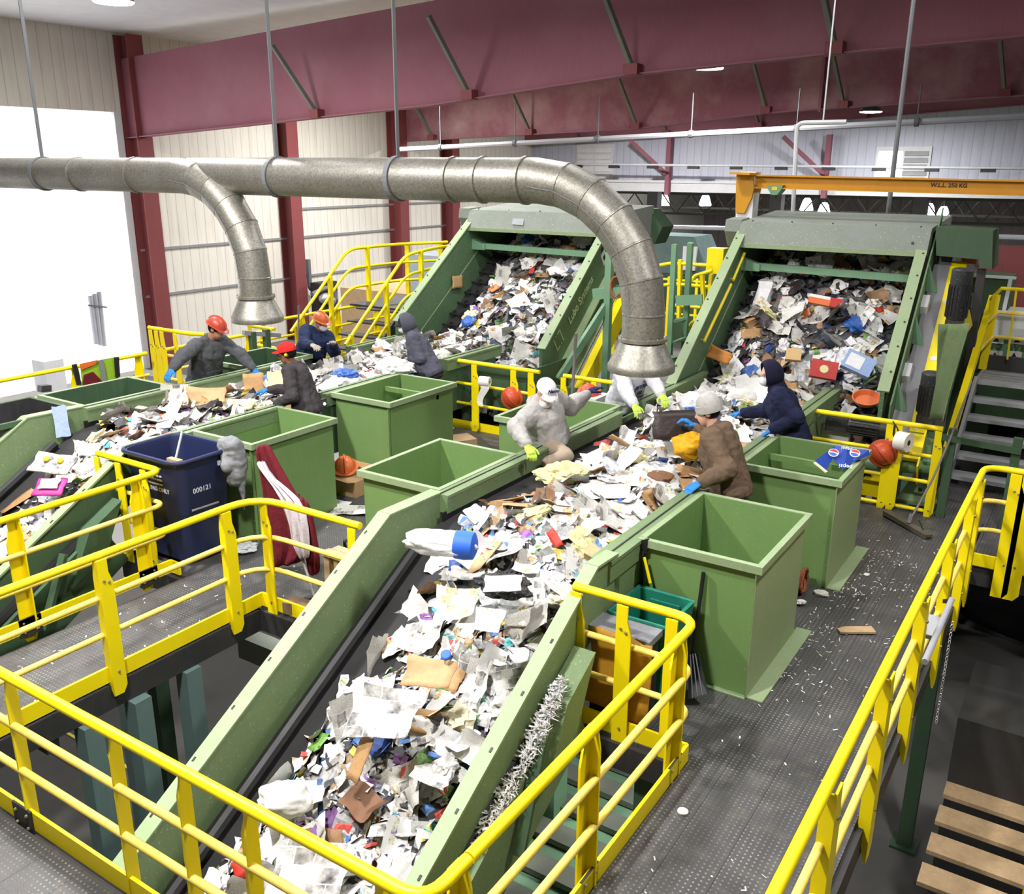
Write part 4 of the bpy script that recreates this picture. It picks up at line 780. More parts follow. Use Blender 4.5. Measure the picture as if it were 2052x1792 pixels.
# ================================================================ galvanised extraction ducts
def duct(label, cx, y, x_end, rings, straps, ext):
    t = thing('extraction_duct', label, 'duct', (cx, y, 1.96)); zc = 3.73; Rb = 1.22; rt = 0.205
    el = [Vector((cx-Rb+Rb*math.sin(a), y, zc-Rb+Rb*math.cos(a))) for a in np.linspace(0, math.pi/2, 7)]
    part('main_pipe', MB().tube([(x_end, y, zc), (cx-Rb, y, zc)], 0.222, 28), 'galvanised', t, smooth=True)
    rg = []
    for i in range(7):
        th = math.pi/2*i/6; r = 0.222-0.017*i/6; n_ = Vector((math.sin(th), 0, math.cos(th))); rg.append([el[i] + n_*(r*math.cos(2*math.pi*k/28)) + Vector((0, r*math.sin(2*math.pi*k/28), 0)) for k in range(28)])
    for i in range(6):
        m = MB(); m.add(rg[i]+rg[i+1], [(k, (k+1) % 28, 28+(k+1) % 28, 28+k) for k in range(28)]); part('elbow_segment', m, 'galvanised', t, smooth=True)
    part('long_seam', MB().tube([el[i] + Vector((math.sin(math.pi/2*i/6), 0, math.cos(math.pi/2*i/6)))*((0.222-0.017*i/6)*math.sin(-.25)) + Vector((0, -(0.222-0.017*i/6)*math.cos(-.25)-.002, 0)) for i in range(7)], 0.005, 5), 'pipe_grey', t)
    for i in range(1, 7):
        th = math.pi/2*i/6; tg = Vector((math.cos(th), 0, -math.sin(th))); r = 0.222-0.017*i/6; part('seam', MB().lathe([(r-.002, -0.012), (r+0.006, -0.006), (r+0.006, 0.006), (r-.002, 0.012)], el[i], tg, 28, close=False), 'galvanised', t)
    part('drop_pipe', MB().tube([el[6], (cx, y, 2.27)], rt, 28), 'galvanised', t, smooth=True)
    part('collar', MB().lathe([(rt, -0.02), (rt+0.035, -0.015), (rt+0.035, 0.015), (rt, 0.02)], (cx, y, 2.27), n=28), 'galvanised', t, smooth=True)
    m = MB().lathe([(0.325, 1.955), (0.33, 1.965), (0.33, 2.02), (0.315, 2.04), (rt+0.01, 2.25)], (cx, y, 0), n=32, close=False); m.lathe([(0.318, 1.955), (0.318, 2.02), (rt-0.01, 2.25)], (cx, y, 0), n=32, close=False)
    part('hood', m, 'galvanised', t, smooth=True)
    m = MB()
    for i in range(14): a = 2*math.pi*i/14; m.lathe([(0.008, 0), (0.008, 0.02)], (cx+(rt+0.022)*math.cos(a), y+(rt+0.022)*math.sin(a), 2.282), n=6)
    part('bolt', m, 'bolt_steel', t)
    for x in rings: part('joint_ring', MB().lathe([(0.222, -0.02), (0.238, -0.015), (0.238, 0.015), (0.222, 0.02)], (x, y, zc), (1, 0, 0), 28), 'galvanised', t, smooth=True)
    for x in straps: part('hanger', MB().lathe([(0.226, -0.03), (0.243, -0.03), (0.243, 0.03), (0.226, 0.03)], (x, y, zc), (1, 0, 0), 28).bar((x, y, zc+0.23), (x, y, 8.2), 0.05, 0.012), 'pipe_grey', t)
solo('pit_fill_panel', MB().box(-6.9, -6.2, 6.4, 6.5, -0.36, -0.30), 'lamp_glow', 'added fill light under the walkway between the conveyors, brightening the pit', 'lamp', (-6.5, 6.45, -0.36)); l = bpy.data.lights.new('pit_fill_light', 'AREA'); l.size = 0.6; l.energy = 45; _o = bpy.data.objects.new('pit_fill_light', l); COL.objects.link(_o); _o.location = (-6.5, 6.45, -0.42)  # added glowing panel and light, out of view, to lift the dark pit
solo('pit_fill_panel', MB().box(-2.4, -1.8, 6.3, 6.4, -0.40, -0.34), 'lamp_glow', 'added fill light under the right aisle deck, brightening the pit', 'lamp', (-2.1, 6.35, -0.40)); l = bpy.data.lights.new('pit_fill_light', 'AREA'); l.size = 0.6; l.energy = 34; _o = bpy.data.objects.new('pit_fill_light', l); COL.objects.link(_o); _o.location = (-2.1, 6.35, -0.46)  # second added fill light, unseen, for the pit on the right
duct('galvanised duct bending down to the hood over the main sorting conveyor', -3.71, 8.0, -10.2, (-5.95, -5.58, -5.06), (-6.72, -8.6), True)
duct('galvanised duct dropping over the left conveyor behind the leaning man', -9.05, 7.9, -16.0, (-11.2, -12.5), (-13.4,), True)

# ================================================================ grey stair on the right
t = thing('stair', 'grey open-tread steel stair with yellow stringer on the right', 'stair', (-0.8, 12.0, 0)); sx0, sx1 = -1.27, 0.4
for i in range(5):
    y = 12.05+0.27*i; z = 0.18+0.19*i; m = MB(); m.box(sx0, sx1, y, y+0.27, z-0.03, z); m.box(sx0, sx1, y-0.01, y+0.03, z-0.045, z+0.004); part('tread', m, 'grey_galv', t)
m = MB(); m.box(sx0, sx1, 13.40, 14.3, 1.09, 1.13); part('landing', m, 'grey_galv', t)
part('landing_kick', MB().box(sx0, sx1, 14.3, 14.34, 1.05, 1.34), 'black_steel', t)
for x in (sx0-0.02, sx1+0.02): part('stringer', MB().bar((x, 11.85, 0.02), (x, 13.40, 1.11), 0.04, 0.24).bar((x, 13.40, 1.05), (x, 14.3, 1.05), 0.04, 0.2), 'grey_galv', t)
part('side_rail', MB().bar((-1.36, 14.54, 2.09), (-1.36, 12.00, 0.49), 0.08, 0.15), 'yellow', t, 'broad yellow sloping side rail')
t = thing('landing_rail', 'yellow pipe rail around the stair landing at the right edge', 'railing', (-1.2, 13.3, 1.6)); ys = 14.25
for v, nm in ((577, 'top_rail'), (627, 'mid_rail'), (676, 'mid_rail')):
    a = Vector((-1.17, 14.25, 1.95)); 
    pa = {577: (-1.23, 14.20, 2.29), 627: (-1.23, 14.20, 1.96), 676: (-1.24, 14.20, 1.62)}[v]; pb = {577: (-1.36, 14.34, 2.11), 627: (-1.36, 14.04, 1.79), 676: (-1.36, 13.91, 1.46)}[v]
    part(nm, MB().tube([pb, pa, (1.6, 14.2, pa[2])], 0.026, 8), 'yellow_worn' if v > 600 else 'yellow', t, smooth=True)
part('upright', MB().bar((-1.05, 14.20, 2.27), (-1.02, 14.20, 1.32), 0.025, 0.025), 'yellow', t)
part('upright', MB().bar((-1.28, 14.20, 2.20), (-1.31, 14.20, 1.15), 0.05, 0.10), 'yellow', t)
t = thing('sorting_machine', 'green machine panel with the maker\'s name behind the stair landing', 'machine', (0, 15.2, 0)); q = [(-1.39, 15.00, 1.50), (-0.35, 15.00, 1.48)]; zt = q[0][2]
part('panel', MB().box(q[0][0], 3.0, 15.0, 15.6, 0.2, zt), 'green_frame', t); part('white_top', MB().box(q[0][0]-0.1, 3.0, 15.05, 15.7, zt, zt+0.36), 'white_paint', t)
part('lettering', text_mesh('Lubo Systems', 0.19, Vector((-1.02, 14.98, 1.38)), (1, 0, 0), (0, 0, 1), bold=0.003), 'green_dark', t, 'dark green maker\'s name')
for u, v, c in ((1995, 712, 'sign_white'), (2033, 713, 'sign_white'), (2040, 682, 'sign_white'), (1998, 680, 'sign_white')):
    p = {1995: (-1.24, 14.97, 1.23), 2033: (-0.99, 14.97, 1.25), 2040: (-0.98, 14.97, 1.48), 1998: (-1.25, 14.97, 1.46)}[u]; part('warning_sign', MB().box(p[0]-0.09, p[0]+0.09, p[1], p[1]+0.02, p[2]-0.06, p[2]+0.06), c, t, 'white warning sign'); part('pictogram', MB().prism([(p[0]-0.05, p[1]-0.002, p[2]-0.04), (p[0]+0.03, p[1]-0.002, p[2]-0.03), (p[0]-0.01, p[1]-0.002, p[2]+0.045)], (0, 0.001, 0)), 'ink_black', t)
solo('brown_wall_panel', MB().box(-2.2, 4.0, 20.0, 20.2, 0.5, 2.45), 'column_red', 'brownish panel behind the yellow landing rail', 'panel', (0, 20, 0.5))
solo('stockpile', MB().ell((0.4, 16.5, -1.6), 3.4, 2.0, 2.2, n=24, m=12), 'scrap_mix', 'grey heap of paper waste seen between the stair treads', 'heap', kind='stuff')
solo('timber_post', MB().tube([(-0.35, 13.9, -1.5), (-0.42, 13.9, 1.35)], 0.11, 10), 'tan_board', 'pale wooden post seen between the treads', 'post', smooth=True)

# ================================================================ frame and caged ladder between the screens
t = thing('ladder_frame', 'pale green ladder frame between the duct and the right screen', 'ladder', (-5.3, 12.8, -1))
for a, b in (((-5.40, 12.60, 2.79), (-5.39, 12.60, 1.15)), ((-5.16, 12.60, 2.82), (-5.28, 12.90, 1.16))): part('upright', MB().bar(a, b, 0.075, 0.075), 'green_frame', t)
for a, b in (((-5.37, 12.60, 1.66), (-5.23, 12.80, 1.70)), ((-5.36, 12.60, 1.33), (-5.22, 12.80, 1.40)), ((-5.36, 12.60, 1.09), (-5.27, 12.80, 1.11))): part('rung', MB().bar(a, b, 0.06, 0.04), 'green_frame', t)
part('plate', MB().bar((-5.31, 12.55, 1.98), (-4.90, 12.55, 2.03), 0.03, 0.15), 'green_frame', t)
t = thing('access_rail', 'curved yellow access rails left of the right screen', 'railing', (-5, 13.4, 0))
for q in ([(-6.07, 13.60, 2.36), (-5.87, 13.60, 2.41), (-5.21, 13.60, 2.41)], [(-6.00, 13.60, 2.05), (-5.81, 13.60, 2.09), (-5.22, 13.60, 2.08)], [(-5.36, 13.20, 2.19), (-5.31, 13.20, 2.28), (-5.03, 13.20, 2.38)], [(-5.27, 13.00, 1.50), (-5.23, 13.00, 1.60), (-5.08, 13.00, 1.68)], [(-5.88, 13.60, 1.75), (-5.33, 13.60, 1.75)]): part('rail', MB().tube(rounded(q, 0.1), 0.028, 8), 'yellow', t, smooth=True)
for a, b in (((-5.72, 13.60, 2.47), (-5.69, 13.60, 1.53)), ((-5.19, 13.20, 2.30), (-5.11, 13.20, 1.75)), ((-5.08, 13.30, 2.31), ((-5.14, 13.30, 1.62)[0], 13.3, -3.5))): part('post', MB().bar(a, b, 0.08, 0.05), 'yellow', t)
a = Vector((-5.08, 13.50, 2.50)); solo('control_box', MB().box(a.x-0.13, a.x+0.13, 13.4, 13.65, a.z-0.19, a.z+0.19), 'yellow', 'bright yellow box on a post left of the right screen', 'box', (a.x, 13.5, a.z-0.19))
m = MB(); a = Vector((-7.27, 15.50, 2.86)); m.prism([(-7.69, 15.50, 3.16), (-7.19, 15.50, 3.13), (-6.90, 15.50, 2.83), (-7.04, 15.50, 2.52), (-7.56, 15.50, 2.58)], (0, 0.5, 0)); m.box(-9.3, -9.0, 15.6, 15.9, -3.5, 3.0); solo('machine_end_plate', m, 'green_dark', 'dark green machine end showing past the bend of the duct', 'machine part', (-7.26, 15.50, 2.60))
m = MB().box(-6.2, -3.9, 16.0, 16.3, 1.3, 2.3); solo('green_wall_panel', m, 'green_dark', 'dark green panel behind the curved access rails', 'panel', (-5, 16, 1.3))
solo('under_frame', MB().bar((-5.6, 12.6, 0.4), (-5.6, 15.5, 0.4), 0.15, 0.2).bar((-6.2, 13.0, -0.4), (-4.8, 13.0, -0.4), 0.12, 0.12).bar((-6.0, 13.4, 0.9), (-4.9, 13.4, 0.9), 0.10, 0.1), 'green_dark', 'dark green framework low between the two screens', 'frame', (-5.6, 13, -0.4))

# ================================================================ platform, stairs and clutter at the back left
t = thing('access_stair', 'yellow-railed black stair climbing beside the left screen', 'stair', (-11, 11.4, 0.0))
for i in range(6): y = 11.5+0.26*i; z = 0.24+0.21*i; part('tread', MB().box(-11.9, -10.75, y, y+0.26, z-0.03, z), 'black_steel', t)
part('stringer', MB().bar((-10.72, 11.4, 0.1), (-10.72, 12.9, 1.35), 0.04, 0.26), 'black_steel', t); part('landing', MB().box(-12.2, -10.4, 12.95, 15.6, 1.28, 1.32), 'black_steel', t)
def stair_rail(label, pts, posts, x):
    t = thing('stair_rail', label, 'railing', pts[0])
    for k, dz in enumerate((0, -0.36, -0.72)):
        p = [(a, b, c+dz) for a, b, c in pts]; part('top_rail' if k == 0 else 'mid_rail', MB().tube(rounded(p, 0.25), 0.03 if k == 0 else 0.025, 9), 'yellow', t, smooth=True)
    for (a, b, c, z0) in posts: part('post', MB().bar((a, b, z0), (a, b, c), 0.05, 0.09), 'yellow', t)
stair_rail('outer yellow stair rail rising left of the left screen', [(-12.1, 11.3, 1.02), (-12.1, 12.86, 2.36), (-12.1, 14.2, 2.36), (-11.6, 15.3, 2.36)], [(-12.1, 11.45, 1.1, 0), (-12.1, 12.35, 1.9, 0.5), (-12.1, 13.4, 2.36, 1.3), (-12.1, 14.6, 2.36, 1.3), (-11.7, 15.2, 2.36, 1.3)], -12.1)
stair_rail('inner yellow stair rail rising along the left screen wall', [(-10.7, 11.2, 0.95), (-10.7, 12.85, 2.33), (-10.7, 13.8, 2.40), (-10.7, 15.4, 2.40)], [(-10.7, 11.35, 1.1, 0), (-10.7, 12.3, 1.88, 0.5), (-10.7, 13.3, 2.36, 1.3), (-10.7, 14.9, 2.4, 1.3)], -10.7)
guard_rail('low yellow rail at the back left beyond the masked man', [(-13.15, 11.3), (-13.15, 15.4)], [(-13.16, 11.6, -1, 0), (-13.16, 12.6, -1, 0), (-13.16, 13.6, -1, 0), (-13.16, 14.8, -1, 0)], toe=[(-13.15, 11.3), (-13.15, 15.4)], worn=False)
guard_rail('low yellow rail behind the red cap, nearer of two', [(-12.4, 11.2), (-13.1, 11.2)], [(-12.6, 11.2, 0, -1), (-13.0, 11.2, 0, -1)], worn=False)
solo('plywood_box', MB().box(-23.0, -18.0, (-23.00, 23.97, -1.09)[1], 31.0, -3.5, (-23.00, 24.02, -0.31)[2]), 'tan_board', 'large tan plywood enclosure behind the yellow stair rails', 'box', (-21, 26, -3.5))
t = thing('electric_cabinet', 'black cabinet with bent conduits on the wall left of the plywood enclosure', 'cabinet', (-29, 31, -3.5)); a, b = Vector((-28.50, 28.38, -1.00)), Vector((-28.50, 29.51, -2.25)); part('body', MB().box(-29.0, -28.5, a.y, b.y, b.z-0.3, a.z), 'black_steel', t)
part('conduit', MB().tube(rounded([(-28.30, 27.76, -1.38), (-28.30, 28.67, -1.18), (-28.30, 29.12, -1.32), (-28.30, 29.15, -1.75)], 0.4), 0.10, 8), 'pipe_grey', t, smooth=True); part('valve', MB().ell((-28.30, 28.54, -1.64), 0.25, 0.35, 0.25).ell((-28.30, 28.84, -1.78), 0.2, 0.3, 0.2), 'chrome', t, smooth=True)
solo('switch_cabinet', MB().box(-13.5, -12.3, 16.2, 17.2, -1, 1.95), 'grey_box', 'pale grey cabinet under the landing rails', 'cabinet', (-13, 16.7, -1))
t = thing('tool_rack', 'green steel brackets and grey channel behind the red cap', 'frame', (-11.3, 9.4, 0))
for u in (503, 535): pass
part('bracket', MB().bar((-11.20, 9.64, 1.35), (-11.2, (-11.20, 9.64, 0.98)[1], 0), 0.09, 0.09), 'green_dark', t); part('bracket', MB().bar((-11.20, 9.93, 1.35), (-11.2, (-11.20, 9.94, 0.98)[1], 0), 0.09, 0.09), 'green_dark', t); part('channel', MB().bar((-11.20, 9.47, 1.36), (-11.20, 10.21, 1.21), 0.06, 0.07), 'grey_galv', t)
solo('tool_pole', MB().tube([(-10.75, 10.24, 1.73), (-10.75, (-10.75, 10.08, 0.89)[1], 0.01)], 0.016, 7), 'tool_handle', 'thin grey tool handle standing beside the masked man in navy', 'tool', smooth=True)
# outside / doorway
t = thing('pipe_cluster', 'cluster of grey vertical pipes in the bright doorway', 'pipes', (-30.5, 18, -3.5)); m = MB()
for k, (u0, v0, u1, v1) in enumerate(((182, 590, 196, 690), (190, 585, 204, 692), (198, 580, 212, 694))): pass
for a, b in (((-30.80, 19.22, -0.67), (-30.80, 19.21, -2.46)), ((-30.80, 19.40, -0.62), (-30.80, 19.37, -2.52)), ((-30.80, 19.59, -0.57), (-30.80, 19.52, -2.58))): part('pipe', MB().tube([a, b], 0.09, 8), 'pipe_light', t, smooth=True)
part('clamp', MB().bar((-30.70, 19.03, -1.00), (-30.70, 19.76, -1.16), 0.05, 0.06), 'pipe_grey', t)
t = thing('outdoor_hopper', 'pale grey upright hopper standing in the bright daylight', 'hopper', (-24, 12, -3.5)); a = Vector((-24.00, 13.48, -1.24)); part('shell', MB().box(a.x-0.3, a.x+0.3, a.y-0.28, a.y+0.28, -3.5, a.z), 'hopper_pale', t); part('chute', MB().prism([(-23.40, 12.74, -1.92), (-23.40, 13.02, -1.95), (-23.40, 13.04, -1.78), (-23.40, 12.77, -1.75)], (0.2, 0, 0)), 'black_steel', t)
# ================================================================ people
def remesh(mb, voxel, smooth_it=6, noise_amp=0.0, noise_sc=6.0, seed=0.0):
    me = mb.mesh('tmp'); ob = bpy.data.objects.new('tmp', me); COL.objects.link(ob)
    r = ob.modifiers.new('r', 'REMESH'); r.mode = 'VOXEL'; r.voxel_size = voxel
    if smooth_it: s = ob.modifiers.new('s', 'SMOOTH'); s.factor = 0.5; s.iterations = smooth_it
    bpy.context.view_layer.update(); dg = bpy.context.evaluated_depsgraph_get()
    out = bpy.data.meshes.new_from_object(ob.evaluated_get(dg)); bpy.data.objects.remove(ob); bpy.data.meshes.remove(me)
    if noise_amp:
        for v in out.vertices:
            p = Vector((v.co.x*noise_sc + seed, v.co.y*noise_sc, v.co.z*noise_sc*0.7)); k = mnoise.noise(p) + 0.5*mnoise.noise(p*2.3)
            v.co += v.normal*((k + 0.9*(0.35-abs(mnoise.noise(Vector((p.x*0.9, p.y*0.9, p.z*2.2))))))*noise_amp)
    out.polygons.foreach_set('use_smooth', [True]*len(out.polygons)); return out
def limb(mb, pts, n=12):
    """pts: (point, radius) chain as overlapping rounded cones"""
    for (a, ra), (b, rb) in zip(pts[:-1], pts[1:]):
        a, b = Vector(a), Vector(b); d = b-a; L = d.length
        if L < 1e-5: continue
        d.normalize(); prof = []
        for i in range(5): t = math.pi/2*(1-i/4); prof.append((ra*math.cos(t), -ra*math.sin(t)))
        for i in range(5): t = math.pi/2*i/4; prof.append((rb*math.cos(t), L + rb*math.sin(t)))
        mb.lathe(prof, a, d, n)
def ring(c, X, Y, rx, ry, n=16): return [Vector(c) + X*(rx*math.cos(2*math.pi*k/n)) + Y*(ry*math.sin(2*math.pi*k/n)) for k in range(n)]
def ik(s, h, hint, la, lb):
    s, h = Vector(s), Vector(h); d = h-s; L = d.length; mx = (la+lb)*0.995
    if L > mx: h = s + d.normalized()*mx; d = h-s; L = mx
    k = (la*la - lb*lb + L*L)/(2*L); q = math.sqrt(max(la*la - k*k, 0)); n = d.normalized(); e = Vector(hint) - n*Vector(hint).dot(n)
    return s + n*k + e.normalized()*q, h
def hand_mesh(mb, wrist, dirv, palm, side, curl=0.5, s=1.0, cuff=True):
    """five-fingered hand: dirv points to the fingers, palm is the palm normal, side +1 puts the thumb along dirv x palm"""
    W, D, N = Vector(wrist), Vector(dirv).normalized(), Vector(palm); N = (N - D*N.dot(D)).normalized(); S = D.cross(N)*side
    mb.loft([ring(W, S, N, 0.030*s, 0.022*s), ring(W+D*0.035*s, S, N, 0.040*s, 0.020*s), ring(W+D*0.085*s, S, N, 0.044*s, 0.017*s), ring(W+D*0.100*s, S, N, 0.036*s, 0.012*s)])
    for i, (o, L) in enumerate(((0.031, 0.070), (0.0105, 0.080), (-0.0105, 0.075), (-0.030, 0.058))):
        p = W + D*0.092*s + S*o*s*1.05; c = curl*(0.85+0.12*i); d1 = (D*math.cos(c*0.6) + N*math.sin(c*0.6) + S*(o*1.5)).normalized(); q = p + d1*L*0.45*s
        d2 = (D*math.cos(c*1.5) + N*math.sin(c*1.5)).normalized(); e = q + d2*L*0.32*s; d3 = (D*math.cos(c*2.1) + N*math.sin(c*2.1)).normalized()
        limb(mb, [(p - D*0.02*s, 0.0105*s), (q, 0.0098*s), (e, 0.009*s), (e + d3*L*0.26*s, 0.008*s)], 8)
    t0 = W + D*0.030*s + S*0.030*s; t1 = t0 + (D*0.6 + S*0.75 + N*0.25).normalized()*0.045*s; t2 = t1 + (D*0.85 + S*0.25 + N*0.35).normalized()*0.036*s
    limb(mb, [(t0, 0.014*s), (t1, 0.0115*s), (t2, 0.0095*s)], 8)
    if cuff: limb(mb, [(W - D*0.055*s, 0.036*s), (W + D*0.01*s, 0.031*s)], 12)

def person(label, base, face, head, look, hands, top, trousers, gloves, skinm='skin_light', s=1.0, hood=None, seed=0.0, hips=None, legs=None, elbows=None,
           headgear=None, mask=None, hair=None, bulk=1.0, palms=None, extra=None, curl=(0.5, 0.5), beard=False, hood_down=False, gcuff=None):
    F = Vector((face[0], face[1], 0)).normalized(); R = F.cross(Vector((0, 0, 1))); B = Vector((base[0], base[1], base[2] if len(base) > 2 else 0.0)); Hc = Vector(head)
    Pv = Vector(hips) if hips else B + Vector((0, 0, 0.93*s)) - F*0.03
    look = Vector(look).normalized(); HU = (Vector((0, 0, 1)) - look*look.z).normalized(); HR = look.cross(HU)
    Nk = Hc - HU*0.135*s - look*0.035*s
    U = (Nk - Pv).normalized(); TF = (F - U*F.dot(U)).normalized(); TR = TF.cross(U); L = (Nk-Pv).length
    at = lambda k, f=0.0, r=0.0: Pv + U*(L*k) + TF*f + TR*r
    sh = [at(0.86, -0.01, 0.185*s), at(0.86, -0.01, -0.185*s)]        # right, left
    la, lb = 0.305*s, 0.265*s; arms = []
    for i in (0, 1):
        hint = Vector(elbows[i]) if elbows and elbows[i] else (Vector((0, 0, -1)) - TF*0.5 + TR*(0.5 if i == 0 else -0.5))
        e, w = ik(sh[i], hands[i], hint, la, lb); arms.append((sh[i], e, w))
    foot = []
    for i in (0, 1):
        sg = 1 if i == 0 else -1; hp = Pv + R*(0.095*s*sg) - Vector((0, 0, 0.02))
        if legs and legs[i]: kn, an = Vector(legs[i][0]), Vector(legs[i][1])
        else:
            an = B + R*(0.13*s*sg) + Vector((0, 0, 0.09)); kn, an = ik(hp, an, F, 0.435*s, 0.43*s)
        foot.append((hp, kn, an))
    # ---- body (skin)
    b = MB()
    b.loft([ring(at(-0.08), TR, TF, 0.13*s, 0.10*s), ring(at(0.06), TR, TF, 0.15*s, 0.105*s), ring(at(0.28), TR, TF, 0.13*s, 0.095*s), ring(at(0.6), TR, TF, 0.15*s, 0.11*s), ring(at(0.82), TR, TF, 0.155*s, 0.09*s), ring(at(0.94), TR, TF, 0.07*s, 0.06*s)])
    for (a, e, w) in arms: limb(b, [(at(0.84, 0, 0), 0.06*s), (a, 0.055*s)]); limb(b, [(a, 0.055*s), (e, 0.042*s), (w, 0.028*s)])
    for hp, kn, an in foot: limb(b, [(hp, 0.082*s), (kn, 0.056*s), (an, 0.04*s)]); limb(b, [(an - Vector((0, 0, 0.03)), 0.04), (an + F*0.13 - Vector((0, 0, 0.055)), 0.03)])
    limb(b, [(at(0.86), 0.06*s), (Nk + look*0.01, 0.054*s), (Hc - HU*0.06*s - look*0.02, 0.055*s)])
    b.ell(Hc + HU*0.02*s - look*0.012*s, 0.074*s, 0.096*s, 0.108*s, HR, look); b.ell(Hc - HU*0.045*s + look*0.03*s, 0.055*s, 0.062*s, 0.075*s, HR, look)
    limb(b, [(Hc - HU*0.098*s + look*0.055*s, 0.022*s), (Hc - HU*0.092*s + look*0.062*s, 0.02*s)])
    limb(b, [(Hc + HU*0.012*s + look*0.080*s, 0.011*s), (Hc - HU*0.028*s + look*0.103*s, 0.015*s)])            # nose
    limb(b, [(Hc + HU*0.030*s + look*0.078*s + HR*0.045*s, 0.013*s), (Hc + HU*0.030*s + look*0.078*s - HR*0.045*s, 0.013*s)])  # brow
    limb(b, [(Hc - HU*0.060*s + look*0.083*s + HR*0.020*s, 0.0085*s), (Hc - HU*0.060*s + look*0.083*s - HR*0.020*s, 0.0085*s)])  # lips
    for g in (1, -1): b.ell(Hc + HR*(0.077*s*g) - look*0.012*s, 0.012*s, 0.022*s, 0.034*s, HR, look, 10, 6)
    me = remesh(b, 0.0115, 4); me.transform(Matrix.Translation(-B)); mats(me, skinm)
    o = bpy.data.objects.new('person', me); COL.objects.link(o); o.location = B; o['label'] = label; o['category'] = 'person'
    def child(nm, me2, m, lab=None):
        me2.transform(Matrix.Translation(-B)); mats(me2, m); c = bpy.data.objects.new(nm, me2); COL.objects.link(c); c.parent = o
        if lab: c['label'] = lab
        return c
    for g in (1, -1):
        q = MB().ell(Hc + HU*0.010*s + look*0.074*s + HR*(0.031*s*g), 0.013*s, 0.011*s, 0.011*s, HR, look, 8, 6); child('eye', q.mesh('eye', None, True), 'ink_white')
        q = MB().ell(Hc + HU*0.010*s + look*0.0835*s + HR*(0.031*s*g), 0.006*s, 0.003*s, 0.006*s, HR, look, 8, 4); child('iris', q.mesh('iris', None, True), 'hair_black')
    # ---- top
    k = bulk; c = MB()
    c.loft([ring(at(-0.13), TR, TF, 0.185*s*k, 0.145*s*k), ring(at(-0.05), TR, TF, 0.20*s*k, 0.155*s*k), ring(at(0.14), TR, TF, 0.195*s*k, 0.15*s*k), ring(at(0.40), TR, TF, 0.185*s*k, 0.14*s*k), ring(at(0.66), TR, TF, 0.20*s*k, 0.145*s*k), ring(at(0.84, -0.01), TR, TF, 0.19*s*k, 0.12*s*k), ring(at(0.94, -0.01), TR, TF, 0.10*s*k, 0.085*s*k)])
    for (a, e, w) in arms:
        fe = (w-e).normalized(); limb(c, [(at(0.80, 0, 0), 0.09*s*k), (a, 0.080*s*k)]); limb(c, [(a, 0.080*s*k), (a + (e-a)*0.5, 0.072*s*k), (e, 0.065*s*k), (e + (w-e)*0.55, 0.058*s*k), (w - fe*0.03, 0.046*s*k)])
        ml = a + (e-a)*0.78; limb(c, [(ml, 0.071*s*k), (e - fe*0.012, 0.071*s*k), (e + fe*0.05, 0.066*s*k)])
    limb(c, [(at(0.88, -0.01), 0.082*s*k), (at(0.97, -0.01), 0.073*s)])
    if hood_down: limb(c, [(at(0.93, -0.06, 0.09*s), 0.05*s), (at(0.93, -0.10, 0), 0.066*s), (at(0.93, -0.06, -0.09*s), 0.05*s)]); limb(c, [(at(0.93, -0.05, 0.09*s), 0.04*s), (at(0.88, 0.08, 0.02*s), 0.03*s)]); limb(c, [(at(0.93, -0.05, -0.09*s), 0.04*s), (at(0.88, 0.08, -0.02*s), 0.03*s)])
    child('top', remesh(c, 0.012, 4, 0.013, 11.0, seed), top)
    # ---- trousers and boots
    c = MB(); c.loft([ring(at(-0.22), TR, TF, 0.175*s, 0.135*s), ring(at(-0.06), TR, TF, 0.18*s, 0.14*s), ring(at(0.06), TR, TF, 0.165*s, 0.125*s)])
    for hp, kn, an in foot: limb(c, [(hp, 0.108*s), (hp + (kn-hp)*0.5, 0.095*s), (kn, 0.078*s), (an + Vector((0, 0, 0.03)), 0.066*s)])
    child('trousers', remesh(c, 0.016, 5, 0.010, 7.0, seed+3), trousers)
    for hp, kn, an in foot:
        c = MB(); z0 = an.z - 0.09; limb(c, [(an + Vector((0, 0, 0.04)), 0.055), (an - Vector((0, 0, 0.035)), 0.05)]); limb(c, [(an - F*0.02 - Vector((0, 0, 0.05)), 0.042), (an + F*0.15 - Vector((0, 0, 0.055)), 0.038)])
        child('boot', remesh(c, 0.014, 3), 'boots')
    # ---- gloves
    for i in (0, 1):
        a, e, w = arms[i]; fe = (w-e).normalized(); pn = Vector(palms[i]) if palms and palms[i] else Vector((0, 0, -1)) + F*0.05
        c = MB(); hand_mesh(c, w, (fe + Vector((0, 0, -0.15))).normalized(), pn, 1 if i == 0 else -1, curl[i], 1.12*s)
        gm = gloves[i] if isinstance(gloves, (list, tuple)) else gloves; child('glove', remesh(c, 0.0052, 2), gm)
    # ---- head wear
    HB = Hc + HU*0.045*s - look*0.012*s
    if headgear == 'hard_hat':
        c = MB(); c.ell(HB + HU*0.01, 0.108*s, 0.130*s, 0.115*s, HR, look, 20, 8, lo=0.0); me2 = c
        g = child('hard_hat', c.mesh('hard_hat', None, True), extra['hat'])
        c = MB(); c.lathe([(0.104*s, 0.0), (0.128*s, -0.004), (0.128*s, 0.004), (0.104*s, 0.012)], (0, 0, 0), (0, 0, 1), 24); c.v = [HB + HU*(0.008 + p.z - (0.018 if p.y > 0.05 else 0)*max(0, p.y*8)) + HR*p.x*0.98 + look*(p.y*(1.40 if p.y > 0 else 1.14)) for p in c.v]
        child('hat_brim', c.mesh('hat_brim', None, True), extra['hat'])
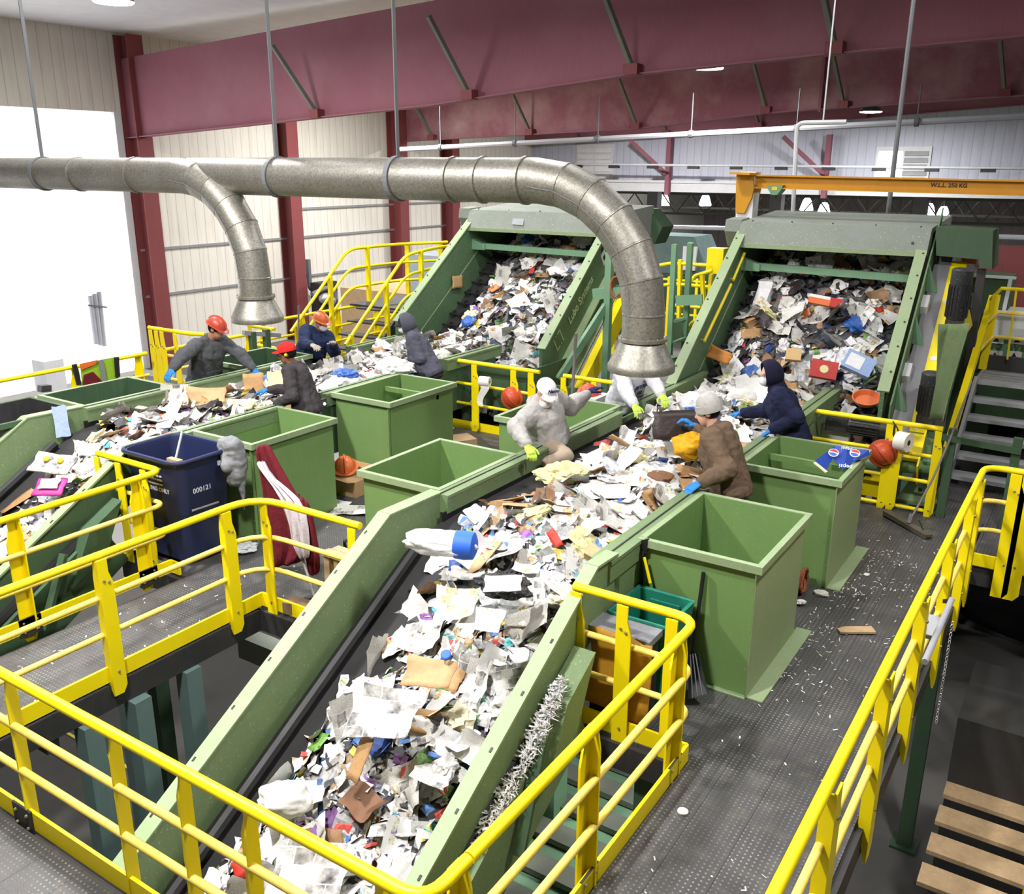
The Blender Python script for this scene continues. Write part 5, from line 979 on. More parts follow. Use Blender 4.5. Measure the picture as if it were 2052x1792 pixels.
        c = MB(); c.tube([HB + HU*(0.012 + 0.115*s*math.sin(t)) + look*(0.132*s*math.cos(t)) for t in np.linspace(0.25, 2.9, 10)], 0.013*s, 8); child('hat_ridge', c.mesh('hat_ridge', None, True), extra['hat'])
    elif headgear == 'cap':
        c = MB(); c.ell(HB + HU*0.0, 0.093*s, 0.114*s, 0.098*s, HR, look, 20, 8, lo=-0.12); child('cap', c.mesh('cap', None, True), extra['cap'])
        c = MB(); n = 9; up = extra.get('visor_up', 0.0)
        vs = []
        for j in range(4):
            for i2 in range(n): t = math.pi*(i2/(n-1)); r = 0.07+0.026*j; vs.append(HB + HR*(0.082*s*math.cos(t)*(1 + 0.02*j)) + look*(0.075*s + (0.035*j*math.sin(t))*s) + HU*((0.004 - 0.012*j*(1-up) - 0.012*math.cos(t)**2)*s))
        c.add(vs, [(j*n+i2, j*n+i2+1, (j+1)*n+i2+1, (j+1)*n+i2) for j in range(3) for i2 in range(n-1)]); v = child('visor', c.mesh('visor', None, True), extra['cap']); v.modifiers.new('thick', 'SOLIDIFY').thickness = 0.006
        c = MB().ell(HB + HU*0.098*s, 0.01, 0.01, 0.006, HR, look, 8, 4); child('cap_button', c.mesh('cap_button'), extra['cap'])
    elif headgear == 'beanie':
        c = MB(); c.ell(HB + HU*0.012 - look*0.012, 0.092*s, 0.112*s, 0.120*s, HR, look, 20, 8, lo=-0.25); child('beanie', remesh(c, 0.010, 3, 0.004, 14, seed), extra['cap'])
        c = MB(); c.lathe([(0.085*s, -0.030), (0.100*s, -0.034), (0.104*s, 0.0), (0.100*s, 0.034), (0.085*s, 0.036)], (0, 0, 0), (0, 0, 1), 24); c.v = [HB + HU*(p.z - 0.008) + HR*p.x*0.97 + look*(p.y*1.16 - 0.008) for p in c.v]; child('beanie_cuff', c.mesh('beanie_cuff', None, True), extra['cap'])
    if hood:
        c = MB(); n = 14; rings_ = []
        for j, (f, r, hgt) in enumerate(((0.062, 0.100, 0.004), (0.02, 0.118, 0.008), (-0.05, 0.122, 0.0), (-0.105, 0.092, -0.015), (-0.135, 0.035, -0.03))):
            rings_.append([Hc + look*f*s + HR*(r*s*0.95*math.sin(t)) + HU*((0.018 + hgt + r*1.18*math.cos(t))*s) for t in [2*math.pi*i2/n for i2 in range(n)]])
        vs = [p for g in rings_ for p in g]; c.add(vs, [(j*n+i2, j*n+(i2+1) % n, (j+1)*n+(i2+1) % n, (j+1)*n+i2) for j in range(4) for i2 in range(n)] + [tuple(4*n+i2 for i2 in range(n))])
        h = child('hood', c.mesh('hood', None, True), hood); sd = h.modifiers.new('sub', 'SUBSURF'); sd.levels = 1; sd.render_levels = 2; h.modifiers.new('thick', 'SOLIDIFY').thickness = 0.008
        c = MB(); limb(c, [(Hc - HU*0.10*s - look*0.05, 0.088*s), (Nk - U*0.03 - TF*0.015, 0.105*s)]); child('hood_collar', remesh(c, 0.014, 3, 0.006, 12, seed), hood)
    if mask is not None:
        drop = mask.get('drop', 0.0); c = MB(); c.ell(Hc - HU*(0.048+drop)*s + look*(0.062 - drop*0.3)*s, 0.060*s, 0.060*s, 0.056*s, HR, look, 14, 8); child('face_mask', c.mesh('face_mask', None, True), 'mask_white')
        c = MB()
        for dz_, dw in ((0.05, 0.0), (-0.035, 0.0)): c.tube([Hc - HU*(0.045+drop)*s + look*0.06*s + HR*0.045*s, Hc + HU*(dz_*0.5)*s + HR*0.083*s, Hc + HU*dz_*s - look*0.106*s, Hc + HU*(dz_*0.5)*s - HR*0.083*s, Hc - HU*(0.045+drop)*s + look*0.06*s - HR*0.045*s], 0.003, 5)
        child('mask_strap', c.mesh('mask_strap'), 'mask_white')
    if hair:
        c = MB(); c.ell(Hc + HU*0.028*s - look*0.024*s, 0.083*s, 0.098*s, 0.106*s, HR, look, 16, 8, lo=-0.75); child('hair', c.mesh('hair', None, True), hair)
    if extra and extra.get('print'):
        for txt, kk, sz, rr in extra['print']:
            p = at(kk, 0.0) + TF*extra.get('print_f', 0.16)*s; m = text_mesh(txt, sz, p, -TR, U, 0.002, bold=0.003); child('chest_print', m.mesh('chest_print'), extra['print_mat'], 'dark printed lettering')
    if extra and extra.get('cap_text'):
        p = HB + HU*0.050*s + look*0.108*s; m = text_mesh(extra['cap_text'], 0.05*s, p, -HR, HU - look*0.45, 0.002, shear=0.3, bold=0.002); child('cap_lettering', m.mesh('cap_lettering'), 'ink_navy', 'navy script lettering')
        p = HB - HU*0.012*s + look*0.175*s; m = MB().lathe([(0.010, 0), (0.010, 0.003)], p, HU, 10); child('cap_badge', m.mesh('cap_badge'), 'rag_grey')
    if extra and extra.get('glasses'):
        c = MB()
        for g in (1, -1): c.tube([Hc + HU*0.012*s + look*0.094*s + HR*(0.032*s*g) + HR*(0.02*math.cos(t)) + HU*(0.015*math.sin(t)) for t in np.linspace(0, 2*math.pi, 9)], 0.002, 5); c.tube([Hc + HU*0.015*s + look*0.09*s + HR*(0.055*s*g), Hc + HU*0.012*s - look*0.01*s + HR*(0.082*s*g)], 0.002, 5)
        child('glasses', c.mesh('glasses'), 'black_plastic')
    if extra and extra.get('muffs'):
        for g in (1, -1): c = MB().lathe([(0.018, 0), (0.02, 0.012), (0.012, 0.02)], Hc + HR*(0.078*s*g) - look*0.005, HR*g, 10); child('ear_plug', c.mesh('ear_plug', None, True), 'brass_yellow')
    return o

person('person in orange hard hat and grey sweatshirt leaning over the far belt with arms spread', (-10.42, 8.12), (1, 0.0), (-10.10, 8.08, 1.72), (0.9, 0.30, -0.50), [(-10.05, 7.18, 1.26), (-9.75, 8.40, 1.14)],
       'grey_shirt', 'jeans', 'glove_blue', 'skin_tan', 1.08, seed=1.0, hips=(-10.42, 8.05, 0.99), headgear='hard_hat', hair='hair_black', extra={'hat': 'hat_red'}, elbows=[(-0.3, -0.4, 0.6), (-0.2, 0.5, 0.6)], bulk=1.22)
person('person in orange hard hat, white mask and navy sweatshirt holding something in grey gloves', (-10.45, 10.15), (1, -0.25), (-10.30, 10.26, 1.49), (0.92, -0.05, -0.28), [(-10.00, 9.75, 1.25), (-9.98, 10.18, 1.20)],
       'navy_shirt', 'dark_trousers', 'glove_grey', 'skin_tan', 1.08, seed=2.0, headgear='hard_hat', mask={}, extra={'hat': 'orange_plastic'}, bulk=1.25)
person('person in red cap and glasses with a charcoal sweater facing left at the left belt', (-7.93, 7.72), (-0.9, -0.42), (-8.26, 7.62, 1.67), (-0.80, -0.58, -0.18), [(-8.62, 7.61, 1.17), (-8.22, 7.35, 1.09)],
       'charcoal_shirt', 'jeans', 'glove_blue', 'skin_brown', 1.04, seed=3.0, hips=(-8.0, 7.66, 1.0), headgear='cap', hair='hair_black', extra={'cap': 'cap_red', 'glasses': True, 'muffs': True, 'visor_up': 0.7}, bulk=1.12)
person('person with slate hood up over a dark cap and white mask, by the left screen', (-7.97, 10.2), (-0.85, -0.52), (-8.43, 10.10, 1.67), (-0.76, -0.62, -0.22), [(-8.55, 10.13, 1.18), (-8.35, 10.07, 1.19)],
       'slate_hoodie', 'dark_trousers', 'glove_grey', 'skin_tan', 1.06, seed=4.0, hips=(-8.06, 10.18, 1.0), hood='slate_hoodie', headgear='cap', mask={}, extra={'cap': 'cap_dark'}, bulk=1.15)
person('person in white cap and grey hooded sweatshirt leaning over the main belt, arm flung back', (-5.02, 8.05), (1, -0.10), (-4.64, 7.74, 1.66), (0.80, -0.38, -0.50), [(-4.50, 7.17, 1.26), (-4.56, 8.50, 1.51)],
       'heather_grey', 'khaki', ('glove_lime', 'glove_navy'), 'skin_light', 1.06, seed=5.0, hips=(-4.70, 7.93, 1.10), headgear='cap', mask={'drop': 0.045}, hood_down=True, bulk=1.25,
       legs=[((-4.36, 7.70, 1.04), (-4.42, 7.45, 0.99)), ((-4.72, 8.15, .62), (-5.0, 8.15, .09))], extra={'cap': 'cap_white', 'cap_text': 'Nemo'}, elbows=[(-0.5, -0.8, 0.1), (0.1, 0, -1)], curl=(0.9, 0.3))
person('person in white hooded sweatshirt stooping with the head hidden by the duct hood', (-5.05, 10.35), (1, -0.45), (-4.62, 10.00, 1.61), (0.85, -0.3, -0.75), [(-4.36, 9.40, 1.08), (-4.26, 9.86, 1.22)],
       'pale_grey', 'dark_trousers', 'glove_lime', 'skin_light', 1.04, seed=6.0, hips=(-4.98, 10.25, 1.0), hood_down=True, hair='hair_black', bulk=1.25, extra={'print': [('JETER', 0.70, 0.085, 0), ('02', 0.52, 0.075, 0), ('TEAM', 0.36, 0.06, 0)], 'print_mat': 'ink_navy', 'print_f': 0.195})
person('person in grey beanie and brown duck jacket with a blue glove on the bin rim', (-2.52, 7.78), (-1, -0.12), (-2.92, 7.78, 1.70), (-0.92, -0.32, -0.25), [(-3.15, 8.08, 1.45), (-2.76, 7.29, 1.18)],
       'brown_duck', 'jeans', 'glove_blue', 'skin_light', 1.06, seed=7.0, hips=(-2.64, 7.76, 1.0), headgear='beanie', hair='hair_black', hood_down=True, bulk=1.28, extra={'cap': 'beanie_grey'}, curl=(0.8, 0.5))
person('person in navy hood, white mask and navy fleece reaching across the main belt', (-2.52, 9.70), (-1, -0.30), (-2.94, 9.66, 1.70), (-0.84, -0.52, -0.22), [(-3.32, 9.95, 1.15), (-2.78, 9.36, 1.17)],
       'navy_fleece', 'jeans', 'glove_blue', 'skin_light', 1.06, seed=8.0, hips=(-2.62, 9.68, 1.02), hood='navy_hood', mask={}, bulk=1.18)
# ================================================================ waste on the belts
rw = random.Random(21)
def sheet_mesh(name, w, h, nu, nv, crumple, curl, fold, seed, mat_, thick=0.0):
    r = random.Random(seed); me = bpy.data.meshes.new(name); vs = []; uv = []
    o = Vector((r.uniform(-50, 50), r.uniform(-50, 50), r.uniform(-50, 50))); fa = r.uniform(0, math.pi); fo = r.uniform(-0.25, 0.25)*w; cd = r.uniform(0, math.pi)
    for j in range(nv+1):
        for i in range(nu+1):
            x, y = (i/nu-0.5)*w, (j/nv-0.5)*h
            if i in (0, nu) or j in (0, nv): x += r.uniform(-0.03, 0.03)*w; y += r.uniform(-0.03, 0.03)*h
            z = crumple*(mnoise.noise(o + Vector((x*9, y*9, 0))) + 0.6*mnoise.noise(o + Vector((x*23, y*23, 3)))); q = x*math.cos(cd) + y*math.sin(cd); z += curl*q*q*8*0.3
            k = x*math.cos(fa) + y*math.sin(fa) - fo
            if fold and k > 0: z += k*fold; x -= math.cos(fa)*k*(1-math.cos(min(1.2, abs(fold)))); y -= math.sin(fa)*k*(1-math.cos(min(1.2, abs(fold))))
            vs.append((x, y, z)); uv.append((i/nu, j/nv*h/w))
    fs = [(j*(nu+1)+i, j*(nu+1)+i+1, (j+1)*(nu+1)+i+1, (j+1)*(nu+1)+i) for j in range(nv) for i in range(nu)]
    n = len(vs)
    if thick:
        vs += [(x, y, z-thick) for x, y, z in vs]; uv += uv; fs += [tuple(a+n for a in f[::-1]) for f in fs]
        rim = list(range(nu+1)) + [j*(nu+1)+nu for j in range(1, nv+1)] + [nv*(nu+1)+i for i in range(nu-1, -1, -1)] + [j*(nu+1) for j in range(nv-1, 0, -1)]
        for a, b in zip(rim, rim[1:]+rim[:1]): fs.append((b, a, a+n, b+n))
    me.from_pydata(vs, [], fs); l = me.uv_layers.new(name='UVMap')
    for p in me.polygons:
        for li in p.loop_indices: l.data[li].uv = uv[me.loops[li].vertex_index]
    me.polygons.foreach_set('use_smooth', [True]*len(me.polygons)); mats(me, mat_); return me
def blob_mesh(name, r, flat_, seed, mat_, amp=0.35, sub=3, sc=3.0):
    import bmesh
    bm = bmesh.new(); bmesh.ops.create_icosphere(bm, subdivisions=sub, radius=1.0); o = Vector((seed*3.7, seed*1.3, seed*7.1))
    for v in bm.verts:
        p = v.co.copy(); k = 1 + amp*(mnoise.noise(p*sc*0.6+o) + 0.7*mnoise.noise(p*sc*1.5+o) + 0.45*abs(mnoise.noise(p*sc*3.2+o))); v.co = Vector((p.x*k*r*1.25, p.y*k*r, p.z*k*r*flat_))
    me = bpy.data.meshes.new(name); bm.to_mesh(me); bm.free(); mats(me, mat_)
    me.polygons.foreach_set('use_smooth', [amp < 0.3]*len(me.polygons))
    return me
def carton_mesh(name, w, d, h, mat_, seed):
    r = random.Random(seed); m = MB().box(-w/2, w/2, -d/2, d/2, -h/2, h/2); m.v = [p + Vector((r.uniform(-.12, .12)*w, r.uniform(-.12, .12)*d, r.uniform(-.2, .2)*h)) for p in m.v]
    m.add([(w/2, -d/2, h/2), (w*0.8, -d/2, h*0.8), (w*0.8, d/2, h*0.9), (w/2, d/2, h/2)], [(0, 1, 2, 3)])
    me = m.mesh(name); l = me.uv_layers.new(name='UVMap')
    for p in me.polygons:
        for k, li in enumerate(p.loop_indices): l.data[li].uv = ((0, 0), (1, 0), (1, .7), (0, .7))[k % 4]
    mats(me, mat_); return me
VAR = {}
VAR['newspaper_sheet'] = [('crumpled newspaper sheet', sheet_mesh('newspaper_sheet', w, h, 8, 6, c, cu, f, 100+i, 'newsprint')) for i, (w, h, c, cu, f) in enumerate(((.34, .26, .03, .5, .3), (.40, .28, .04, -.4, .6), (.28, .22, .025, .6, 0), (.36, .24, .05, 0, .9), (.30, .30, .035, .5, -.6), (.26, .20, .02, .8, .2), (.42, .30, .045, .2, .5), (.24, .30, .05, -.7, .8)))]
VAR['paper_sheet'] = [('white paper sheet', sheet_mesh('paper_sheet', w, h, 6, 5, c, cu, f, 200+i, 'white_paper')) for i, (w, h, c, cu, f) in enumerate(((.28, .215, .012, .4, 0), (.28, .215, .025, -.5, .5), (.22, .14, .01, .3, 0), (.30, .22, .04, .4, .8), (.24, .20, .03, -.8, .3), (.20, .20, .03, .6, -.6)))]
VAR['magazine_page'] = [('colour printed magazine page', sheet_mesh('magazine_page', w, h, 6, 5, c, cu, f, 300+i, m)) for i, (w, h, c, cu, f, m) in enumerate(((.27, .21, .02, .5, .2, 'magazine_print'), (.27, .21, .03, -.4, .6, 'flyer_print'), (.30, .24, .03, .2, 0, 'magazine_print'), (.22, .17, .02, .8, .4, 'flyer_print'), (.26, .20, .04, .3, .8, 'magazine_print')))]
VAR['cardboard_piece'] = [('torn tan cardboard piece', sheet_mesh('cardboard_piece', w, h, 5, 4, c, cu, f, 400+i, 'cardboard', 0.005)) for i, (w, h, c, cu, f) in enumerate(((.30, .20, .008, .2, 0), (.24, .18, .01, .3, .5), (.34, .16, .008, .2, .3), (.20, .16, .012, -.3, .7)))]
VAR['carton'] = [('crushed carton', carton_mesh('carton', w, d, h, m, 500+i)) for i, (w, d, h, m) in enumerate(((.24, .16, .09, 'cardboard'), (.20, .13, .06, 'magazine_print'), (.18, .12, .10, 'coloured_board'), (.26, .18, .07, 'white_paper')))]
VAR['crumpled_paper'] = [('balled-up paper', blob_mesh('crumpled_paper', r, f, 1.0+i, m, 0.55, 3, 3.4)) for i, (r, f, m) in enumerate(((.075, .7, 'white_paper'), (.09, .6, 'newsprint'), (.06, .8, 'white_paper'), (.10, .5, 'cream_paper'), (.08, .6, 'newsprint')))]
VAR['plastic_bag'] = [('crinkled plastic bag', blob_mesh('plastic_bag', r, f, 11.0+i, m, 0.45, 3, 2.4)) for i, (r, f, m) in enumerate(((.13, .5, 'white_bag'), (.15, .4, 'clear_film'), (.10, .6, 'white_bag'), (.12, .5, 'blue_film'), (.13, .45, 'clear_film'), (.12, .4, 'yellow_bag')))]
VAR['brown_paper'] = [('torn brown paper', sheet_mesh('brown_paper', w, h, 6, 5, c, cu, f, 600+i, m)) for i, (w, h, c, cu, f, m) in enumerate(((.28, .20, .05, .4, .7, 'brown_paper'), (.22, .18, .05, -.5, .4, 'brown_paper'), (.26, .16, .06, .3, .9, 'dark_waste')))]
VAR['board_scrap'] = [('bright coloured board scrap', sheet_mesh('board_scrap', w, h, 4, 3, c, cu, f, 700+i, 'coloured_board', 0.003)) for i, (w, h, c, cu, f) in enumerate(((.16, .11, .01, .4, .4), (.12, .09, .015, .2, .8), (.18, .08, .01, -.4, .3)))]
BOTTLE = MB().lathe([(.032, 0), (.034, .01), (.034, .13), (.030, .16), (.013, .20), (.013, .215)], (0, 0, -.1), n=12).mesh('bottle', None, True); mats(BOTTLE, 'bottle_plastic')
CAPM = MB().lathe([(.016, .212), (.016, .232)], (0, 0, -.1), n=10).mesh('cap'); mats(CAPM, 'band_blue')
BAND = MB().lathe([(.0347, .05), (.0347, .11)], (0, 0, -.1), n=12, close=False).mesh('label_band'); mats(BAND, 'coloured_board')
WEIGHT = (('newspaper_sheet', 27), ('paper_sheet', 20), ('magazine_page', 16), ('cardboard_piece', 7), ('carton', 4), ('crumpled_paper', 11), ('plastic_bag', 6), ('brown_paper', 4), ('board_scrap', 4), ('plastic_bottle', 1.2))
COUNT = {}
def pick(r, bias):
    tot = sum(wt*bias.get(k, 1) for k, wt in WEIGHT); x = r.uniform(0, tot)
    for k, wt in WEIGHT:
        x -= wt*bias.get(k, 1)
        if x <= 0: return k
    return WEIGHT[0][0]
def orient(n, spin):
    n = n.normalized(); x = Vector((math.cos(spin), math.sin(spin), 0)); x = (x - n*x.dot(n)).normalized(); y = n.cross(x); m = Matrix((x, y, n)).transposed(); return m.to_euler()
PAL = [((.82, .82, .80), 30), ((.70, .69, .66), 22), ((.55, .54, .52), 12), ((.34, .34, .35), 10), ((.40, .26, .15), 6), ((.60, .42, .24), 5), ((.08, .08, .09), 12), ((.12, .25, .60), 4), ((.70, .10, .08), 3), ((.75, .62, .12), 4), ((.25, .45, .15), 3), ((.35, .16, .45), 3), ((.10, .42, .45), 2)]
def tone(r):
    x = r.uniform(0, sum(p[1] for p in PAL))
    for c, wt in PAL:
        x -= wt
        if x <= 0: return c
    return PAL[0][0]
def scraps(name, label, surf, n, seed, size=(0.04, 0.15), grid=(14, 40), dark=0.0):  # dark: how much shade is painted into mound and scrap colours
    """what nobody could count: the mound and its small torn scraps, one object"""
    r = random.Random(seed); vs = []; fs = []; cols = []
    gu, gv = grid
    for j in range(gv+1):
        for i in range(gu+1):
            p, nn = surf(i/gu, j/gv); vs.append(p - nn*0.012)
    for j in range(gv):
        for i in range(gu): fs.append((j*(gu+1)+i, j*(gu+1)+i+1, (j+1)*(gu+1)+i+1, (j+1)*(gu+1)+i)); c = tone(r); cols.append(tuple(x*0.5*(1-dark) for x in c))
    for _ in range(n):
        p, nn = surf(r.random()**0.9 if r.random() < .5 else 1-r.random()**0.9, r.random()); s = r.uniform(*size)*0.5; a = r.uniform(0, 6.28)
        t = (nn + Vector((r.gauss(0, .45), r.gauss(0, .45), r.gauss(0, .25)))).normalized(); x = Vector((math.cos(a), math.sin(a), 0)); x = (x - t*x.dot(t)).normalized(); y = t.cross(x); b = len(vs); asp = r.uniform(.5, 1)
        for j in range(3):
            for i in range(3): vs.append(p + nn*0.02 + x*((i-1)*s) + y*((j-1)*s*asp) + t*r.uniform(-.35, .35)*s)
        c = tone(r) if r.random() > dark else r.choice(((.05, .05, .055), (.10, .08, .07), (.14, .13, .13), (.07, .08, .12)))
        for j in range(2):
            for i in range(2): fs.append((b+j*3+i, b+j*3+i+1, b+(j+1)*3+i+1, b+(j+1)*3+i)); k = r.uniform(.9, 1.05); cols.append(tuple(min(1, q*k) for q in c))
    me = bpy.data.meshes.new(name); o0 = vs[0].copy(); me.from_pydata([tuple(v-o0) for v in vs], [], fs); at_ = me.color_attributes.new('tone', 'FLOAT_COLOR', 'CORNER'); k = 0
    for p, c in zip(me.polygons, cols):
        for li in p.loop_indices: at_.data[li].color = (*c, 1)
    mats(me, 'scrap_mix'); o = bpy.data.objects.new(name, me); COL.objects.link(o); o.location = o0; o['label'] = label; o['category'] = 'waste'; o['kind'] = 'stuff'; return o
def scatter(zone, surf, n, seed, places, sides, bias={}, tilt=0.34, scale=1.0, skip=None):
    r = random.Random(seed); pts = []
    for q in range(n*6):
        if len(pts) >= n: break
        u, v = r.uniform(.03, .97), r.uniform(.01, .99); p, nn = surf(u, v)
        if skip and skip(p): continue
        if min([(p-a).length for a, *_ in pts[-120:]] or [9]) < 0.10*scale*(1 if q < n*3 else .6): continue
        pts.append((p, nn, u, v))
    for (p, nn, u, v) in pts:
        k = pick(r, bias); t = nn + Vector((r.gauss(0, tilt), r.gauss(0, tilt), 0)); sp = r.uniform(0, 6.28)
        where = places[min(len(places)-1, int(v*len(places)))]; side = sides[min(len(sides)-1, int(u*len(sides)))]
        lift = 0.03 + r.uniform(0, .05)
        if k == 'plastic_bottle':
            o = bpy.data.objects.new(k, None); COL.objects.link(o); o.empty_display_size = 0.05
            for nm, me in (('bottle', BOTTLE), ('cap', CAPM), ('label_band', BAND)): c = bpy.data.objects.new(nm, me); COL.objects.link(c); c.parent = o
            desc = 'clear plastic bottle with a blue cap'; t = Vector((math.cos(sp), math.sin(sp), .2)); lift = .06; sc = r.uniform(.9, 1.2)
        else:
            desc, me = r.choice(VAR[k]); o = bpy.data.objects.new(k, me); COL.objects.link(o); sc = r.uniform(.8, 1.2)*scale
            if 'bag' in k or 'crumpled' in k: lift = .05
        o.location = p + nn*lift; o.rotation_euler = orient(t, sp); o.scale = (sc, sc, sc*r.uniform(.8, 1.3))
        lab = f'{desc}, {side}, {where}'; o['label'] = lab; o['category'] = k.replace('_', ' '); o['group'] = lab
        COUNT[k] = COUNT.get(k, 0) + 1
def heap_surface(x0, x1, prof, hmax, seed, lean=0.0):
    """surface over a belt: prof is [(y, z)] along it; returns f(u, v) -> point, normal"""
    seg = [0]
    for a, b in zip(prof[:-1], prof[1:]): seg.append(seg[-1] + math.hypot(b[0]-a[0], b[1]-a[1]))
    def base(v):
        s = v*seg[-1]
        for i in range(len(prof)-1):
            if s <= seg[i+1] + 1e-9: k = (s-seg[i])/(seg[i+1]-seg[i]); return prof[i][0]+(prof[i+1][0]-prof[i][0])*k, prof[i][1]+(prof[i+1][1]-prof[i][1])*k
        return prof[-1]
    def xw(u, v):
        a = x0(v) if callable(x0) else x0; b = x1(v) if callable(x1) else x1; return a + (b-a)*u
    def P(u, v):
        y, z = base(v); k = max(0, 1-abs(2*u-1)**2.6); h = (hmax(v) if callable(hmax) else hmax)*k*(0.62 + 0.42*mnoise.noise(Vector((u*3.1+seed, v*seg[-1]*1.5, seed)))+ 0.22*mnoise.noise(Vector((u*8+seed, v*seg[-1]*4, 1)))); return Vector((xw(u, v), y, z + max(h, 0) + 0.004))
    def f(u, v):
        e = 0.012; p = P(u, v); du = P(min(1, u+e), v) - P(max(0, u-e), v); dv = P(u, min(1, v+e*.5)) - P(u, max(0, v-e*.5)); n = du.cross(dv)
        return p, (n.normalized() if n.z > 0 else (-n).normalized())
    return f
bz = lambda y: 0.88 if y > 5.9 else 0.86-SL*(5.9-y)
S1 = heap_surface(lambda v: -4.34+0.10*math.sin(v*9)-(.12*max(0, v-.75)/.25), lambda v: -2.88-0.02*math.sin(v*7), [(0.6, bz(.6)), (5.5, bz(5.5)), (6.0, .89)], 0.24, 1.0)
S2 = heap_surface(lambda v: (-4.38 if v < .12 else -4.12 if v < .55 else -4.42)+0.1*math.sin(v*15), lambda v: -2.93-(0.12 if .3 < v < .62 else 0), [(5.95, .89), (12.1, .89)], lambda v: 0.16+0.16*max(0, v-.5), 2.0)
S3 = heap_surface(lambda v: -9.78+0.08*math.sin(v*11), lambda v: -8.27, [(5.95, .89), (12.3, .89)], lambda v: 0.18+0.16*max(0, v-.5), 3.0)
S4 = heap_surface(lambda v: -9.55+0.1*math.sin(v*7), lambda v: -8.25, [(1.5, bz(1.5)), (5.5, bz(5.5)), (6.0, .89)], 0.20, 4.0)
def bed_surface(L0, L1, R0, R1, offz, hmax, seed, ex=0.7):
    L0, L1, R0, R1 = map(Vector, (L0, L1, R0, R1)); dl_, dr_ = (L1-L0).normalized(), (R1-R0).normalized(); z = Vector((0, 0, offz))
    q = [L0+z-dl_*0.3, R0+z-dr_*0.3, R1+z+dr_*ex, L1+z+dl_*ex]; n0 = (q[1]-q[0]).cross(q[3]-q[0]).normalized()
    def P(u, v):
        a = q[0]+(q[3]-q[0])*v; b = q[1]+(q[2]-q[1])*v; k = max(0, 1-abs(2*u-1)**4); return a + (b-a)*u + n0*(0.03 + k*hmax*(1-0.55*v)*(0.6 + 0.45*mnoise.noise(Vector((u*4+seed, v*5, seed))) + 0.25*mnoise.noise(Vector((u*11, v*13, seed)))))
    def f(u, v):
        e = .012; p = P(u, v); n = (P(min(1, u+e), v)-P(max(0, u-e), v)).cross(P(u, min(1, v+e))-P(u, max(0, v-e))).normalized(); return p, (n if n.z > 0 else -n)
    return f
S5 = bed_surface((-4.50, 11.06, 1.08), (-4.50, 13.25, 2.82), (-2.25, 11.35, 1.28), (-2.32, 13.30, 2.80), -1.10, 0.34, 5.0, 1.7)
S6 = bed_surface((-9.55, 11.75, 1.33), (-9.55, 13.87, 2.86), (-7.15, 11.55, 1.22), (-7.32, 13.76, 2.80), -1.10, 0.34, 6.0, 1.7)
scraps('paper_scraps', 'mound of small torn scraps on the near incline belt', S1, 2600, 31)
scraps('paper_scraps', 'spread of small torn scraps on the level main belt', S2, 2400, 32)
scraps('paper_scraps', 'spread of small torn scraps on the level left belt', S3, 2000, 33)
scraps('paper_scraps', 'small torn scraps on the left incline belt', S4, 1000, 34)
scraps('paper_scraps', 'mound of small scraps climbing the right inclined screen', S5, 1500, 35, (0.05, 0.18), (16, 24), .62)  # high dark share stands in for the shade on this screen
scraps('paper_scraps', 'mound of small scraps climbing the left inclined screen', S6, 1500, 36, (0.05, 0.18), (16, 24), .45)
E3 = ('left', 'mid-heap', 'right')
scatter('near', S1, 185, 41, ('low on the near incline', 'halfway up the near incline', 'near the top of the near incline'), E3, {'plastic_bag': 1.3, 'cardboard_piece': .7, 'magazine_page': 1.9, 'board_scrap': 1.3})
scatter('main', S2, 205, 42, ('on the main belt by the first bins', 'on the belt beside the brown jacket', 'on the main belt before the right screen'), E3)
scatter('left', S3, 175, 43, ('on the left belt by the blue cart', 'on the left belt by the red cap', 'on the left belt before the left screen'), E3, {'cardboard_piece': 1.8, 'plastic_bag': .8})
scatter('leftinc', S4, 60, 44, ('low on the left incline', 'high on the left incline'), E3, {'magazine_page': 1.4})
scatter('rscreen', S5, 150, 45, ('low on the right screen', 'halfway up the right screen', 'high on the right screen'), E3, {'carton': 2.2, 'plastic_bag': 1.4, 'brown_paper': 4, 'paper_sheet': .5}, .45, 1.05)  # more dark pieces and fewer white sheets in place of shade
scatter('lscreen', S6, 150, 46, ('low on the left screen', 'halfway up the left screen', 'high on the left screen'), E3, {'carton': 1.6, 'plastic_bag': 1.4}, .45, 1.05)

# ---- single pieces that stand out
def place_sheet(name, label, cat, pos, w, h, m, n=(0, 0, 1), spin=0.0, crumple=0.01, curl=0.2, fold=0.0, thick=0.0, seed=900, nu=6, nv=5):
    me = sheet_mesh(name, w, h, nu, nv, crumple, curl, fold, seed, m, thick); o = bpy.data.objects.new(name, me); COL.objects.link(o); o.location = pos; o.rotation_euler = orient(Vector(n), spin); o['label'] = label; o['category'] = cat; return o
def place_blob(name, label, cat, pos, r, flat_, m, seed, spin=0.0, amp=0.4, sub=4, n=(0, 0, 1), sx=1.0):
    me = blob_mesh(name, r, flat_, seed, m, amp, sub, 2.2); o = bpy.data.objects.new(name, me); COL.objects.link(o); o.location = pos; o.rotation_euler = orient(Vector(n), spin); o.scale = (sx, 1, 1); o['label'] = label; o['category'] = cat; return o
p = Vector((-3.95, 5.05, 1.12)); o = place_blob('film_bundle', 'long clear film bundle with a bright blue end atop the near incline', 'plastic film', p, .115, .8, 'white_bag', 3.3, 0.35, .25, 4, sx=2.0)
c = bpy.data.objects.new('blue_band', MB().lathe([(.07, -.04), (.108, -.035), (.112, 0), (.104, .035), (.06, .045)], (.10, 0, -.0), (1, 0, 0), 16).mesh('blue_band', None, True)); mats(c.data, 'band_blue'); COL.objects.link(c); c.parent = o; c['label'] = 'bright blue end band'
